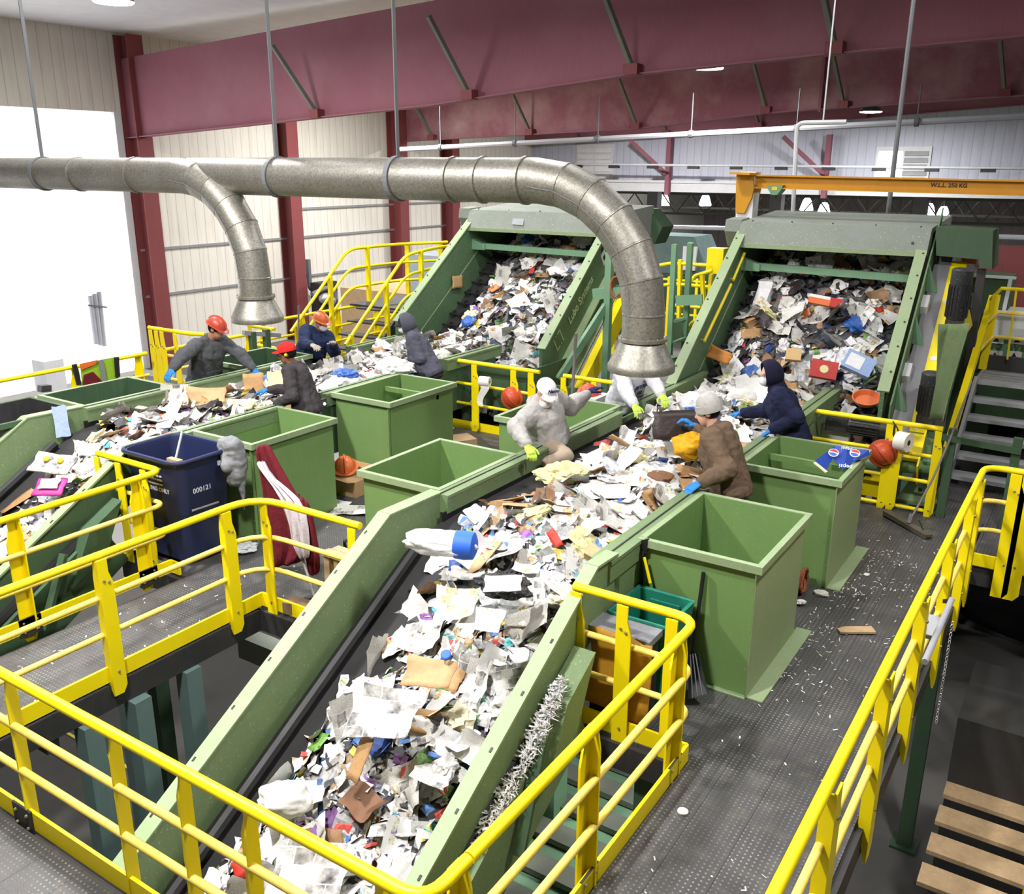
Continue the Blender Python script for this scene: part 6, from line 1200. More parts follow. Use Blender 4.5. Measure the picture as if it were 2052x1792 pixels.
place_blob('black_bag', 'shiny black plastic bag under a white sheet high on the near incline', 'plastic bag', (-3.30, 4.96, 0.98), .15, .5, 'black_bag', 4.1, 0.4)
place_sheet('paper_sheet', 'clean white sheet lying on the black plastic bag', 'paper', (-3.19, 4.78, 1.09), .26, .16, 'white_paper', (0.1, -.3, 1), .55)
place_sheet('white_sheet', 'large clean white sheet lying flat on the main belt left of the brown jacket', 'paper', (-3.47, 6.88, 1.08), .42, .30, 'white_paper', (0, -.1, 1), .5, .004, .05)
place_sheet('green_trim_flyer', 'white leaflet with lime green edges on the near incline', 'leaflet', (-3.20, 4.54, 0.92), .30, .18, 'flyer_print', (0.1, -.6, 1), .25, .006)
place_sheet('teal_poster', 'folded pale teal printed sheet high on the near incline', 'paper', (-3.42, 4.55, 0.95), .30, .26, 'magazine_print', (-.1, -.5, 1), .4, .02, .4, .4)
place_sheet('cardboard_sheet', 'tan cardboard sheet in the middle of the near incline heap', 'cardboard', (-3.45, 4.27, 0.55), .36, .22, 'cardboard', (0, -.5, 1), .3, .01, .2, .3, .005)
place_sheet('cardboard_strip', 'upright tan cardboard strip low in the near incline heap', 'cardboard', (-3.63, 3.74, 0.12), .30, .12, 'cardboard', (-.2, -.8, .6), 1.4, .006, .1, 0, .005)
place_sheet('newspaper_sheet', 'wide open newspaper spread low on the near incline', 'newspaper', (-3.59, 3.95, 0.36), .48, .36, 'newsprint', (0, -.55, 1), .35, .025, .2, .3)
place_sheet('newspaper_sheet', 'newspaper spread with pictures lying at the bottom of the photo behind the rail', 'newspaper', (-3.57, 3.18, -0.35), .52, .38, 'newsprint', (0, -.55, 1), .4, .02, .1)
place_blob('white_bundle', 'smooth white rounded bundle low on the left side of the near incline', 'bundle', (-3.92, 3.33, -0.05), .14, .7, 'white_paper', 6.2, .3, .18)
c = Vector((-3.38, 4.37, 0.66)); solo('blue_jar_lid', MB().lathe([(.035, 0), (.037, .02), (.03, .026), (.002, .026)], c, (0.2, -.6, 1), 16), 'band_blue', 'round bright blue lid on the near incline', 'lid', tuple(c), smooth=True)
place_sheet('pink_tray', 'magenta framed tray on the left incline', 'tray', (-8.75, 4.74, 0.71), .30, .22, 'magenta', (.3, -.5, 1), .6, .004, 0, 0, .02)
place_sheet('paper_sheet', 'white card inside the magenta tray on the left incline', 'card', Vector((-8.75, 4.75, 0.71))+Vector((0, -.01, .03)), .20, .13, 'white_paper', (.3, -.5, 1), .6)
o = place_sheet('egg_tray', 'grey moulded pulp tray with two yellow discs on the left incline', 'tray', (-8.90, 4.89, 0.89), .46, .24, 'newsprint', (.3, -.6, 1), .35, .02, .1, 0, .02)
for dx_ in (-.08, .08): c = bpy.data.objects.new('yellow_disc', MB().lathe([(.035, .02), (.03, .035), (.002, .036)], (dx_, .03, 0), n=14).mesh('yellow_disc')); mats(c.data, 'brass_yellow'); COL.objects.link(c); c.parent = o
place_sheet('yellow_note', 'yellow printed card high on the left incline', 'card', (-8.60, 5.14, 1.03), .20, .16, 'cream_paper', (.4, -.5, 1), .7)
place_sheet('cardboard_sheet', 'big folded orange-brown cardboard on the left belt before the leaning man', 'cardboard', (-9.03, 6.99, 1.12), .46, .30, 'cardboard', (.2, -.5, .9), .8, .02, .2, .7, .006)
place_sheet('cardboard_sheet', 'tan cardboard square held up between the leaning man and the red cap', 'cardboard', (-9.00, 7.71, 1.16), .26, .30, 'cardboard', (.75, -.75, .25), .9, .006, .1, 0, .006)
place_sheet('cream_pad', 'thick cream paper pad on the left belt at the red-capped man\'s glove', 'paper', (-8.73, 7.15, 1.08), .50, .22, 'cream_paper', (.1, -.2, 1), .5, .01, .1, 0, .06)
place_sheet('cream_pad', 'cream sheet standing at the edge of the left belt behind the red cap', 'paper', (-8.82, 8.02, 1.15), .36, .30, 'cream_paper', (.6, -.6, .5), .8, .01, .1, .2)
place_sheet('newspaper_sheet', 'newspaper sheet held over the belt edge by the leaning man\'s blue glove', 'newspaper', (-9.85, 7.15, 1.04), .36, .24, 'newsprint', (.75, -.5, .5), .9, .015, .2, .2)
place_blob('blue_pack', 'crinkled bright blue pack on the left belt in front of the masked man', 'plastic bag', (-8.67, 9.03, 1.10), .13, .5, 'blue_film', 7.7, .5)
place_blob('white_sack', 'white plastic sack in the grey gloves of the hooded person', 'plastic bag', (-8.24, 9.58, 1.14), .19, .7, 'white_bag', 8.8, .3)
place_sheet('dark_board', 'dark board held over the main belt by the person in brown', 'board', (-3.31, 8.10, 1.44), .52, .28, 'dark_waste', (.55, -.75, .35), .62, .006, .05, 0, .01, 906)
place_blob('yellow_sack', 'bright yellow-orange sack hanging in front of the brown jacket', 'bag', (-3.13, 7.95, 1.29), .13, 1.05, 'yellow_sack', 9.1, .2, .25)
place_blob('white_tub', 'white round tub on the main belt in front of the navy hood', 'tub', (-3.63, 10.91, 1.10), .16, .7, 'white_paper', 2.2, .1, .1)
place_sheet('white_sheet', 'big white board on the main belt before the right screen', 'paper', (-3.48, 10.93, 1.20), .50, .36, 'white_paper', (.3, -.7, .7), .5, .004, .05)
place_blob('tan_disc', 'tan round matted piece on the main belt left of the brown jacket', 'waste', (-3.25, 7.53, 1.08), .11, .4, 'brown_paper', 5.5, .5, .2)
place_sheet('red_wrapper', 'red crumpled wrapper on the main belt by the lime glove', 'wrapper', (-4.28, 8.32, 1.02), .18, .12, 'red_wrap', (0, -.2, 1), .4, .04, .2)
place_blob('yellow_film', 'pale yellow crumpled sack on the main belt below the white-capped man', 'plastic bag', (-4.10, 7.15, 1.05), .18, .45, 'yellow_bag', 6.6, .4)
place_blob('red_carton', 'flat red carton with a pale round emblem on the right screen', 'carton', (-2.99, 12.15, 1.29), .01, .5, 'red_wrap', 1.1)
bpy.data.objects.remove(bpy.data.objects['red_carton'])
def carton(label, pos, w, h, d, m, n, spin, extra_=None):
    t = thing('carton', label, 'carton', pos); mb = MB().box(-w/2, w/2, -h/2, h/2, -d/2, d/2); o = part('box', mb, m, t, local=True); t.rotation_euler = orient(Vector(n), spin)
    if extra_: extra_(t)
    return t
carton('red carton with a pale round emblem on the right screen', (-2.95, 12.00, 1.33), .34, .24, .08, 'red_wrap', (.25, -.8, .5), .05, lambda t: part('emblem', MB().lathe([(.055, .041), (.002, .042)], n=16), 'cream_paper', t, 'pale round emblem', local=True))
carton('pale blue and white printed pack on the right side of the right screen', (-2.57, 12.20, 1.42), .38, .26, .10, 'blue_pale', (.3, -.75, .5), -.35, lambda t: part('white_sheet', MB().box(-.15, .05, -.09, .09, .051, .054), 'white_paper', t, local=True))
carton('small tan parcel in the middle of the right screen', (-3.39, 12.10, 1.46), .20, .16, .09, 'cream_box', (.2, -.8, .5), .2)
carton('orange, red and white striped packet high on the right screen', (-3.27, 13.00, 2.08), .46, .13, .06, 'orange_plastic', (.2, -.8, .5), -.05, lambda t: (part('white_stripe', MB().box(-.23, .05, .02, .066, .031, .034), 'white_paper', t, local=True), part('red_end', MB().box(.06, .231, -.066, .066, -.031, .033), 'red_wrap', t, local=True)))
place_sheet('cardboard_flap', 'printed orange-brown cardboard flap flying by the left wall of the right screen', 'cardboard', (-4.45, 12.19, 1.32), .34, .18, 'carton_print', (.3, -.8, .5), -.3, .02, .4, .3, .004)
place_sheet('tan_card', 'tan card stuck to the left wall of the left screen', 'cardboard', (-9.93, 13.39, 1.85), .30, .22, 'cream_box', (1, -.05, .05), 1.1, .006, .1, 0, .004)
solo('orange_tub', MB().lathe([(.02, 0), (.14, 0), (.17, .06), (.175, .065), (.16, .065), (.13, .012)], (-2.32, 11.70, 1.06), (.1, -.4, 1), 20), 'orange_plastic', 'orange round tub at the foot of the right screen', 'tub', (-2.32, 11.70, 1.06), smooth=True)
place_sheet('paper_sheet', 'white-blue printed sheet folded over the far edge of the left incline', 'paper', (-9.93, 5.63, 1.01), .16, .36, 'pale_blue_sheet', (1, -.2, .2), 1.2, .004, .05)
o = place_sheet('black_sign_board', 'black board with white lettering on the main belt by the left sill', 'board', (-4.53, 10.72, 1.00), .36, .16, 'dark_waste', (.2, -.5, 1), .55, .003, .02, 0, .008, 930)
m = text_mesh('dock', .10, (0, 0, .008), (1, 0, 0), (0, 1, 0), .001, shear=.2); c = bpy.data.objects.new('lettering', m.mesh('lettering')); mats(c.data, 'ink_white'); COL.objects.link(c); c.parent = o; c['label'] = 'white lettering'
# ================================================================ smaller things around the deck
def hat(label, c, ax, m):
    c, ax = Vector(c), Vector(ax).normalized(); t = thing('hard_hat', label, 'hard hat', tuple(c)); u = ax.orthogonal().normalized(); v = ax.cross(u)
    part('shell', MB().ell(c, 0.125, 0.145, 0.135, u, v, 20, 8, lo=0.0), m, t, smooth=True); part('brim', MB().lathe([(0.125, -0.004), (0.165, -0.008), (0.165, 0.0), (0.125, 0.012)], c, ax, 24), m, t, smooth=True)
    part('ridge', MB().tube([c + ax*(0.138*math.sin(a)) + v*(0.148*math.cos(a)) for a in np.linspace(.2, 2.94, 9)], 0.014, 8), m, t, smooth=True); return t
hat('rust red hard hat hung on the far barrier beside the white roll', (-1.89, 10.80, 0.69), (0.25, -1, 0.1), 'rust_red_plastic')
hat('rust red hard hat hung on the barrier beside the white-capped man', (-7.04, 10.78, 0.63), (0.35, -1, 0.1), 'rust_red_plastic')
hat('bright orange hard hat lying on cardboard between the green bins', (-7.56, 7.80, 0.30), (0.3, -0.35, 0.9), 'orange_plastic')
hat('orange-red hard hat on a white box behind the bin by the duct', (-5.51, 10.30, 1.00), (0.3, -.5, 0.8), 'rust_red_plastic')
solo('white_box', MB().box((-5.51, 10.30, 1.00)[0]-.2, (-5.51, 10.30, 1.00)[0]+.2, 10.12, 10.5, (-5.51, 10.30, 1.00)[2]-.12, (-5.51, 10.30, 1.00)[2]-.01).box((-5.51, 10.30, 1.00)[0]-.16, (-5.51, 10.30, 1.00)[0]+.16, 10.16, 10.46, 0, (-5.51, 10.30, 1.00)[2]-.12), 'white_paint', 'white-edged box behind the bin at the white hoodie worker\'s side', 'box', (-5.4, 9.9, 0))
def paper_roll(label, c, ax, r, L, tail):
    c, ax = Vector(c), Vector(ax).normalized(); t = thing('paper_roll', label, 'paper roll', tuple(c)); part('roll', MB().lathe([(r*.3, -L/2), (r, -L/2), (r, L/2), (r*.3, L/2)], c, ax, 24, close=False), 'white_roll', t, smooth=True)
    part('core', MB().lathe([(r*.3, -L/2), (r*.3, L/2)], c, ax, 14), 'black_plastic', t)
    if tail:
        m = MB(); m.add([c + ax*q*L*.45 + Vector((0, -r*.5, -r*.4 - k*tail)) + Vector((0.04*math.sin(k*5+1), 0, 0)) for k in np.linspace(0, 1, 6) for q in (-1, 1 - k*.9)], [(2*i, 2*i+1, 2*i+3, 2*i+2) for i in range(5)]); part('tail', m, 'white_roll', t)
paper_roll('white paper roll with a hanging tail on the barrier between the bins', (-7.50, 10.75, 0.82), (1, 0.25, 0), .075, .16, .34)
paper_roll('thick white roll hung on the far barrier of the right aisle', (-1.68, 10.78, 0.87), (1, -.35, 0), .11, .14, 0)
part_t = thing('bracket_pin', 'dark wire hook tying the white roll to the barrier', 'hook', (-1.75, 10.82, 0.95)); part('wire', MB().tube([(-1.83, 10.85, 1.07), (-1.77, 10.80, 1.02), (-1.71, 10.80, 0.89)], .008, 6), 'black_plastic', part_t)

# blue wheeled cart
def cart():
    t = thing('recycling_cart', 'blue wheeled recycling cart behind the yellow corner rail', 'cart', (-7.62, 5.55, 0)); x0, x1, y0, y1, h = -8.06, -7.18, 5.13, 5.82, 1.13; cx, cy = (x0+x1)/2, (y0+y1)/2
    def rr(k, z, q=.12, n=5):
        hx, hy = (x1-x0)/2*k, (y1-y0)/2*k; out = []
        for sx, sy, a0 in ((1, 1, 0), (-1, 1, 90), (-1, -1, 180), (1, -1, 270)):
            for i in range(n): a = math.radians(a0+90*i/(n-1)); out.append(Vector((cx+sx*(hx-q)+q*math.cos(a), cy+sy*(hy-q)+q*math.sin(a), z)))
        return out
    m = MB(); rings_ = [rr(.80, .06), rr(.88, .55), rr(.90, .56), rr(.97, h-.04)]; n = len(rings_[0])
    inner = [rr(.95, h-.04), rr(.86, .56), rr(.78, .10)]; allr = rings_ + [rr(1.0, h-.04), rr(1.02, h), rr(.97, h)] + inner; vs = [p for g in allr for p in g]
    m.add(vs, [(j*n+i, j*n+(i+1) % n, (j+1)*n+(i+1) % n, (j+1)*n+i) for j in range(len(allr)-1) for i in range(n)] + [tuple(range(n))[::-1], tuple((len(allr)-1)*n+i for i in range(n))]); part('body', m, 'blue_plastic', t, smooth=True)
    part('rim', MB().tube(rr(1.03, h-.005) + [rr(1.03, h-.005)[0]], .022, 8, caps=False), 'blue_plastic', t, smooth=True)
    for x in (x0+.15, x1-.15): part('wheel', MB().lathe([(.09, -.03), (.10, 0), (.09, .03)], (x, y1-.1, .10), (1, 0, 0), 16), 'black_rubber', t)
    part('grip_bar', MB().tube([(x1+.01, 5.25, .62), (x1+.03, 5.55, .62)], .012, 6), 'rag_grey', t, smooth=True)
    def wall_text(s, size, u, z, m='ink_white'): # on the near face (-y)
        part('lettering', text_mesh(s, size, (u, y0+.022+(.0 if z > .56 else .03), z), (1, 0, .0), (0, -.06, 1), .0015, bold=.001), m, t, 'white printed lettering')
    wall_text('RECYCLING ONLY', .062, -7.62, .80)
    wall_text('York County', .040, -7.60, .985)
    for i, z in enumerate((1.03, .945, .905, .86)):
        mm = MB(); x = -7.80
        for k in range(9): wd = .018 + .012*((k*7+i*3) % 3); mm.box(x, x+wd, y0+.012, y0+.020, z-.008, z+.008); x += wd+.010
        part('print_line', mm, 'ink_white', t, 'faded printed line')
    part('number', text_mesh('000121', .075, (x1-.030, 5.42, .79), (0, 1, 0), (.04, 0, 1), .0015), 'ink_white', t, 'white serial number')
    part('sticker', MB().box(x1-.016, x1-.010, 5.62, 5.66, .98, 1.03), 'ink_white', t); return t
cart()
m = drape((-7.12, 5.62, 1.22), (-7.12, 5.79, 1.19), (-7.10, 5.61, 0.73), (-7.08, 5.82, 0.72), 12, 12, .03)
t = thing('rag', 'grey jacket draped over the right rim of the blue cart', 'jacket', (-7.10, 5.70, 0.83))
part('cloth', MB().ell((-7.12, 5.73, 1.03), .11, .17, .19, n=16, m=10), 'rag_grey', t); 
_o = [c for c in t.children][0]
_o.data = remesh((lambda q: (limb(q, [((-7.25, 5.74, 1.17), .06), ((-7.12, 5.76, 1.17), .10), ((-7.08, 5.78, 0.97), .10), ((-7.08, 5.72, 0.83), .075)]), limb(q, [((-7.20, 5.73, 1.13), .06), ((-7.10, 5.66, 0.98), .06)]), limb(q, [((-7.06, 5.78, 0.93), .05), ((-7.05, 5.78, 0.66), .03), ((-7.04, 5.77, 0.50), .012)]), q)[-1])(MB()), .014, 4, .02, 9, 3.0); _o.data.transform(Matrix.Translation(-root_loc(_o))); mats(_o.data, 'rag_grey')
t = thing('broom', 'broom standing head up inside the blue cart', 'broom', (-7.56, 5.40, 0.99)); part('handle', MB().tube([(-7.54, 5.50, 1.31), (-7.56, 5.40, 1.03)], .012, 8), 'white_pipe', t, smooth=True); c = Vector((-7.50, 5.35, 1.04)); part('head', MB().box(c.x-.09, c.x+.09, c.y-.03, c.y+.03, c.z-.03, c.z+.03), 'tan_board', t); part('bristles', MB().prism([c+Vector((-.09, -.028, -.03)), c+Vector((.09, -.028, -.03)), c+Vector((.10, -.028, -.12)), c+Vector((-.10, -.028, -.12))], (0, .056, 0)), 'brass_yellow', t)

# maroon coat hung on an upright broom handle by the rail
t = thing('coat', 'maroon coat with pale lining hung over a pole behind the yellow rail', 'coat', (-6.1, 5.55, 0))
X = -6.02
def coat_piece(nm, rows, m, th=.04, lab=None):
    q = MB(); pts = []; n = 9
    for k, (a, b) in enumerate(rows):
        a, b = Vector(a), Vector(b); pts.append([a + (b-a)*i/(n-1) + Vector((.022*math.sin(i*2.1+k*.5), -.030*math.cos(i*1.9+k*.4), 0)) for i in range(n)])
    q.add([p for g in pts for p in g], [(j*n+i, j*n+i+1, (j+1)*n+i+1, (j+1)*n+i) for j in range(len(pts)-1) for i in range(n-1)]); o = part(nm, q, m, t, lab, smooth=True)
    s = o.modifiers.new('thick', 'SOLIDIFY'); s.thickness = th; s.offset = 0; sb = o.modifiers.new('sub', 'SUBSURF'); sb.levels = 1; sb.render_levels = 1
coat_piece('back', [((-6.59, 5.62, 1.30), (-6.44, 5.62, 1.35)), ((-6.59, 5.62, 1.11), (-6.32, 5.62, 1.18)), ((-6.55, 5.62, 0.91), (-6.12, 5.62, 0.92)), ((-6.57, 5.62, 0.49), (-5.91, 5.62, 0.64)), ((-6.58, 5.62, 0.22), (-5.86, 5.62, 0.37)), ((-6.55, 5.62, 0.02), (-6.18, 5.62, 0.15))], 'maroon')
coat_piece('sleeve', [((-6.06, 5.58, 0.95), (-5.91, 5.58, 0.90)), ((-5.96, 5.58, 0.59), (-5.84, 5.58, 0.62)), ((-5.99, 5.58, 0.18), (-5.80, 5.58, 0.27)), ((-5.94, 5.58, 0.11), (-5.83, 5.58, 0.16))], 'maroon')
coat_piece('lining', [((-6.55, 5.57, 1.16), (-6.44, 5.57, 1.19)), ((-6.48, 5.57, 1.07), (-6.36, 5.57, 0.99)), ((-6.19, 5.54, 0.86), (-5.91, 5.54, 0.92)), ((-6.11, 5.52, 0.58), (-5.86, 5.52, 0.64)), ((-6.12, 5.52, 0.40), (-5.86, 5.52, 0.43)), ((-6.01, 5.52, 0.29), (-5.89, 5.52, 0.32))], 'lining_grey', .02, 'pale grey lining')
t = thing('scraper_pole', 'dark pole with a flat foot carrying the maroon coat', 'tool', (-5.77, 5.45, 0.00)); part('handle', MB().tube([(-6.57, 5.68, 1.27), (-6.00, 5.55, 0.29), (-5.72, 5.41, 0.03)], .014, 8), 'tool_handle', t, smooth=True); part('foot', MB().bar((-5.77, 5.34, 0.02), (-5.68, 5.50, 0.02), .05, .02), 'black_steel', t)
# wood blocks and bits by the coat
solo('wood_block', MB().bar((-5.76, 5.11, 0.06), (-5.42, 5.17, 0.06), .14, .11), 'wood_dark', 'short dark wooden block on the deck at the foot of the coat pole', 'wood block', (-5.70, 5.25, 0.00))
t = thing('wooden_stool', 'small plank-topped wooden stool half hidden behind the incline panel', 'stool', (-5.87, 5.97, 0.00))
a, b = Vector((-5.72, 5.58, 0.42)), Vector((-5.34, 5.57, 0.42)); part('top', MB().bar(a, b, .10, .035).bar(a+Vector((.03, .10, 0)), b+Vector((.03, .10, 0)), .09, .035), 'wood', t)
for q in (a+(b-a)*.1, a+(b-a)*.45): part('leg', MB().box(q.x-.035, q.x+.035, q.y-.03, q.y+.06, 0, q.z), 'wood', t)
solo('bent_hose', MB().tube([(-5.80, 5.93, 0.30), (-5.74, 5.86, 0.42), (-5.72, 5.92, 0.42), (-5.72, 6.01, 0.30), (-5.96, 6.29, 0.02)], .02, 8), 'black_plastic', 'bent black hose behind the end of the yellow rail', 'hose', (-5.77, 5.95, 0.30), smooth=True)
t = thing('cardboard_box', 'open cardboard box on the deck between two green bins under the orange hat', 'box', (-7.5, 7.75, 0))
c = Vector((-7.48, 7.80, 0.12)); part('box', MB().box(c.x-.24, c.x+.24, c.y-.18, c.y+.18, 0, .20), 'cardboard', t); part('flap', MB().add([c+Vector((-.24, -.18, .08)), c+Vector((.24, -.18, .08)), c+Vector((.30, -.36, .14)), c+Vector((-.20, -.36, .16))], [(0, 1, 2, 3)]).add([c+Vector((-.24, .18, .08)), c+Vector((.24, .18, .08)), c+Vector((.24, .30, .16)), c+Vector((-.24, .30, .16))], [(3, 2, 1, 0)]), 'cardboard', t)
solo('floor_slab_box', MB().bar((-7.67, 9.82, 0.06), (-7.41, 10.29, 0.06), .35, .1), 'tan_board', 'flat tan box lid on the deck below the yellow barrier', 'box lid', (-7.67, 10.20, 0.00))
place_sheet('newspaper_sheet', 'newspaper sheet on the deck between the two nearest left bins', 'newspaper', (-6.99, 7.26, 0.02), .42, .30, 'newsprint', (0, 0, 1), .5, .012, .1)
place_sheet('paper_sheet', 'white sheet on the deck in the shadow beside the left bin', 'paper', (-7.23, 7.34, 0.02), .22, .20, 'white_paper', (0, 0, 1), .2, .012, .1)
place_blob('film_scrap', 'dull clear film scrap on the deck behind the rail post by the blue cart', 'plastic film', (-7.17, 5.78, 0.05), .14, .25, 'clear_film', 3.9, .3)

# hi-vis vest on the far rail
t = thing('safety_vest', 'lime and orange hi-vis vest with black straps hung on the far left rail', 'vest', (-12.4, 7.8, 0.5))
def flatpatch(nm, q, m, lab=None, dx=0.0):
    o = part(nm, MB().add([Vector(p)+Vector((dx, 0, 0)) for p in q], [(0, 1, 2, 3)]), m, t, lab); s = o.modifiers.new('thick', 'SOLIDIFY'); s.thickness = .012; return o
flatpatch('back_panel', [(-12.34, 7.40, 1.09), (-12.34, 8.02, 1.10), (-12.34, 7.97, 0.68), (-12.34, 7.39, 0.75)], 'hi_vis_lime')
flatpatch('orange_band', [(-12.31, 7.38, 1.10), (-12.31, 7.67, 1.11), (-12.31, 7.61, 1.05), (-12.31, 7.39, 1.01)], 'hi_vis_orange', 'orange band')
flatpatch('grey_stripe', [(-12.30, 7.67, 1.10), (-12.30, 7.74, 1.11), (-12.30, 7.76, 0.76), (-12.30, 7.69, 0.76)], 'rag_grey', 'grey reflective stripe')
flatpatch('lining', [(-12.30, 7.41, 0.93), (-12.30, 7.56, 0.95), (-12.30, 7.69, 0.78), (-12.30, 7.37, 0.76)], 'maroon', 'dark red lining')
part('strap', MB().bar((-12.30, 7.29, 1.11), (-12.30, 7.32, 0.80), .06, .04), 'black_plastic', t); part('strap', MB().bar((-12.30, 7.97, 1.10), (-12.30, 7.95, 0.80), .06, .04), 'black_plastic', t)

# right foreground clutter
t = thing('plastic_tub', 'teal plastic tub between the caged yellow corner and the big green bin', 'tub', (-2.46, 5.7, 0)); x0, x1, y0, y1, h = -2.70, -2.24, 5.46, 5.98, .72
m = MB(); m.add([(x0+.05, y0+.05, .03), (x1-.05, y0+.05, .03), (x1-.05, y1-.05, .03), (x0+.05, y1-.05, .03), (x0, y0, h), (x1, y0, h), (x1, y1, h), (x0, y1, h), (x0+.02, y0+.02, h), (x1-.02, y0+.02, h), (x1-.02, y1-.02, h), (x0+.02, y1-.02, h), (x0+.06, y0+.06, .05), (x1-.06, y0+.06, .05), (x1-.06, y1-.06, .05), (x0+.06, y1-.06, .05)],
  [(3,2,1,0),(0,1,5,4),(1,2,6,5),(2,3,7,6),(3,0,4,7),(4,5,9,8),(5,6,10,9),(6,7,11,10),(7,4,8,11),(9,13,12,8),(10,14,13,9),(11,15,14,10),(8,12,15,11),(12,13,14,15)]); part('body', m, 'teal_plastic', t)
part('rim', MB().tube([(x0, y0, h), (x1, y0, h), (x1, y1, h), (x0, y1, h), (x0, y0, h)], .016, 8), 'teal_plastic', t, smooth=True); part('inner_panel', MB().box(x0+.12, x1-.10, y1-.05, y1-.03, .42, .66), 'teal_plastic', t)
t = thing('black_bin', 'black bin in front of the teal tub behind the yellow corner', 'bin', (-2.6, 5.3, 0)); part('body', MB().box(-2.72, -2.28, 5.24, 5.43, 0, .70), 'black_plastic', t); part('rim', MB().box(-2.74, -2.26, 5.22, 5.45, .66, .71), 'rag_grey', t)
o = place_sheet('amber_board', 'worn amber plastic board leaning inside the yellow corner cage', 'board', (-2.46, 5.185, .42), .50, .60, 'amber_board', (-.1, -1, .10), 0, .006, .15, 0, .012, 911)
t = thing('shovel', 'black plastic shovel leaning by the foot of the big green bin', 'shovel', (-2.0, 5.7, 0)); m = MB(); q = [(-2.25, 5.95, 0.27), (-2.17, 5.95, 0.31), (-2.00, 5.75, 0.12), (-2.13, 5.70, 0.05)]; m.add(q + [Vector(p)+Vector((0, .015, 0)) for p in q], [(0,1,2,3),(7,6,5,4),(0,4,5,1),(1,5,6,2),(2,6,7,3),(3,7,4,0)]); part('blade', m, 'black_plastic', t)
m = MB()
for k in (.25, .5, .75): m.bar(Vector(q[0])*(1-k)+Vector(q[1])*k+Vector((0, -.008, 0)), Vector(q[3])*(1-k)+Vector(q[2])*k+Vector((0, -.008, 0)), .01, .01)
part('blade_rib', m, 'dark_motor', t); part('handle', MB().tube([(-2.22, 5.97, 0.27), (-2.2, 6.02, .95)], .016, 8), 'black_plastic', t, smooth=True)
t = thing('hand_shovel', 'black and yellow handled shovel hung upside down on the corner of the big bin', 'shovel', (-2.68, 6.00, 0.91)); part('blade', MB().prism([(-2.75, 6.00, 1.08), (-2.66, 6.00, 1.12), (-2.66, 6.00, 1.01), (-2.71, 6.00, 0.97)], (0, .03, 0)), 'black_plastic', t); part('shaft', MB().tube([(-2.70, 6.00, 1.01), (-2.67, 6.00, 0.76)], .014, 8), 'black_plastic', t, smooth=True); part('grip', MB().tube([(-2.67, 5.98, 0.97), (-2.61, 5.98, 0.77)], .012, 8), 'yellow', t, 'yellow handle', smooth=True)
def shred(name, label, c, rx, ry, rz, n, seed):
    r = random.Random(seed); q = MB()
    for _ in range(n):
        a, b = r.uniform(0, 6.28), math.sqrt(r.random()); p = Vector(c) + Vector((rx*b*math.cos(a), ry*b*math.sin(a), 0)) ; p.z += rz(p) + r.uniform(0, .05)*(1-b); d = Vector((r.gauss(0, 1), r.gauss(0, 1), r.gauss(0, .6))).normalized()*r.uniform(.02, .06); s = d.cross(Vector((r.gauss(0, 1), r.gauss(0, 1), 1))).normalized()*.004
        q.add([p-s, p+s, p+d+s+Vector((0, 0, .008)), p+d-s], [(0, 1, 2, 3)])
    return solo(name, q, 'white_paper', label, 'shredded paper', kind='stuff')
shred('shredded_paper', 'fluffy shredded paper caught on the drive box right of the near incline', (-2.63, 4.42, .38), .05, .26, lambda p: (p.y-4.42)*.85, 900, 5)
shred('shredded_paper', 'shredded paper on the lower frame of the near incline', (-2.66, 3.95, .02), .05, .25, lambda p: (p.y-3.95)*.6, 450, 6)
# flecks of paper on the deck
def flecks(label, x0, x1, y0, y1, n, seed, cluster=None):
    r = random.Random(seed); q = MB()
    for _ in range(n):
        x, y = r.uniform(x0, x1), r.uniform(y0, y1)
        if cluster and r.random() < .6: c = r.choice(cluster); x, y = c[0]+r.gauss(0, c[2]), c[1]+r.gauss(0, c[2])
        if not (x0 <= x <= x1 and y0 <= y <= y1): continue
        a = r.uniform(0, 3.14); L, W = r.uniform(.004, .018), r.uniform(.002, .006); u = Vector((math.cos(a)*L, math.sin(a)*L, r.uniform(-.001, .006))); v = Vector((-math.sin(a)*W, math.cos(a)*W, 0)); p = Vector((x, y, .004)); q.add([p-u-v, p+u-v, p+u+v, p-u+v], [(0, 1, 2, 3)])
    return solo('paper_flecks', q, 'white_paper', label, 'litter', kind='stuff')
flecks('white paper flecks scattered over the right aisle deck', -1.78, -.8, 5.2, 10.4, 420, 7, [(-1.55, 9.2, .25), (-1.6, 8.4, .2), (-1.66, 7.3, .15), (-1.3, 8.6, .35), (-1.6, 6.6, .2)])
flecks('small paper flecks on the walkway by the pit rail', -7.05, -6.1, 2.5, 5.0, 70, 8)
flecks('small paper flecks on the deck between the bins', -7.0, -4.8, 5.1, 8.0, 120, 9)
flecks('paper flecks and dust on the deck beside the foreground rail', -1.8, -.9, 2.2, 4.4, 50, 10)
t = thing('plank', 'pale wooden plank offcut lying on the right aisle', 'plank', (-1.33, 7.60, 0.00)); part('board', MB().prism([(-1.49, 7.49, 0.01), (-1.45, 7.44, 0.01), (-1.19, 7.61, 0.01), (-1.25, 7.70, 0.01), (-1.45, 7.56, 0.01)], (0, 0, .018)), 'wood', t)
c = Vector((-1.69, 4.57, 0.00)); solo('cup_lid', MB().lathe([(.03, 0), (.034, .004), (.034, .014), (.028, .018), (.002, .018)], c, n=20), 'white_roll', 'round white lid on the deck right of the foreground rail', 'lid', tuple(c), smooth=True)
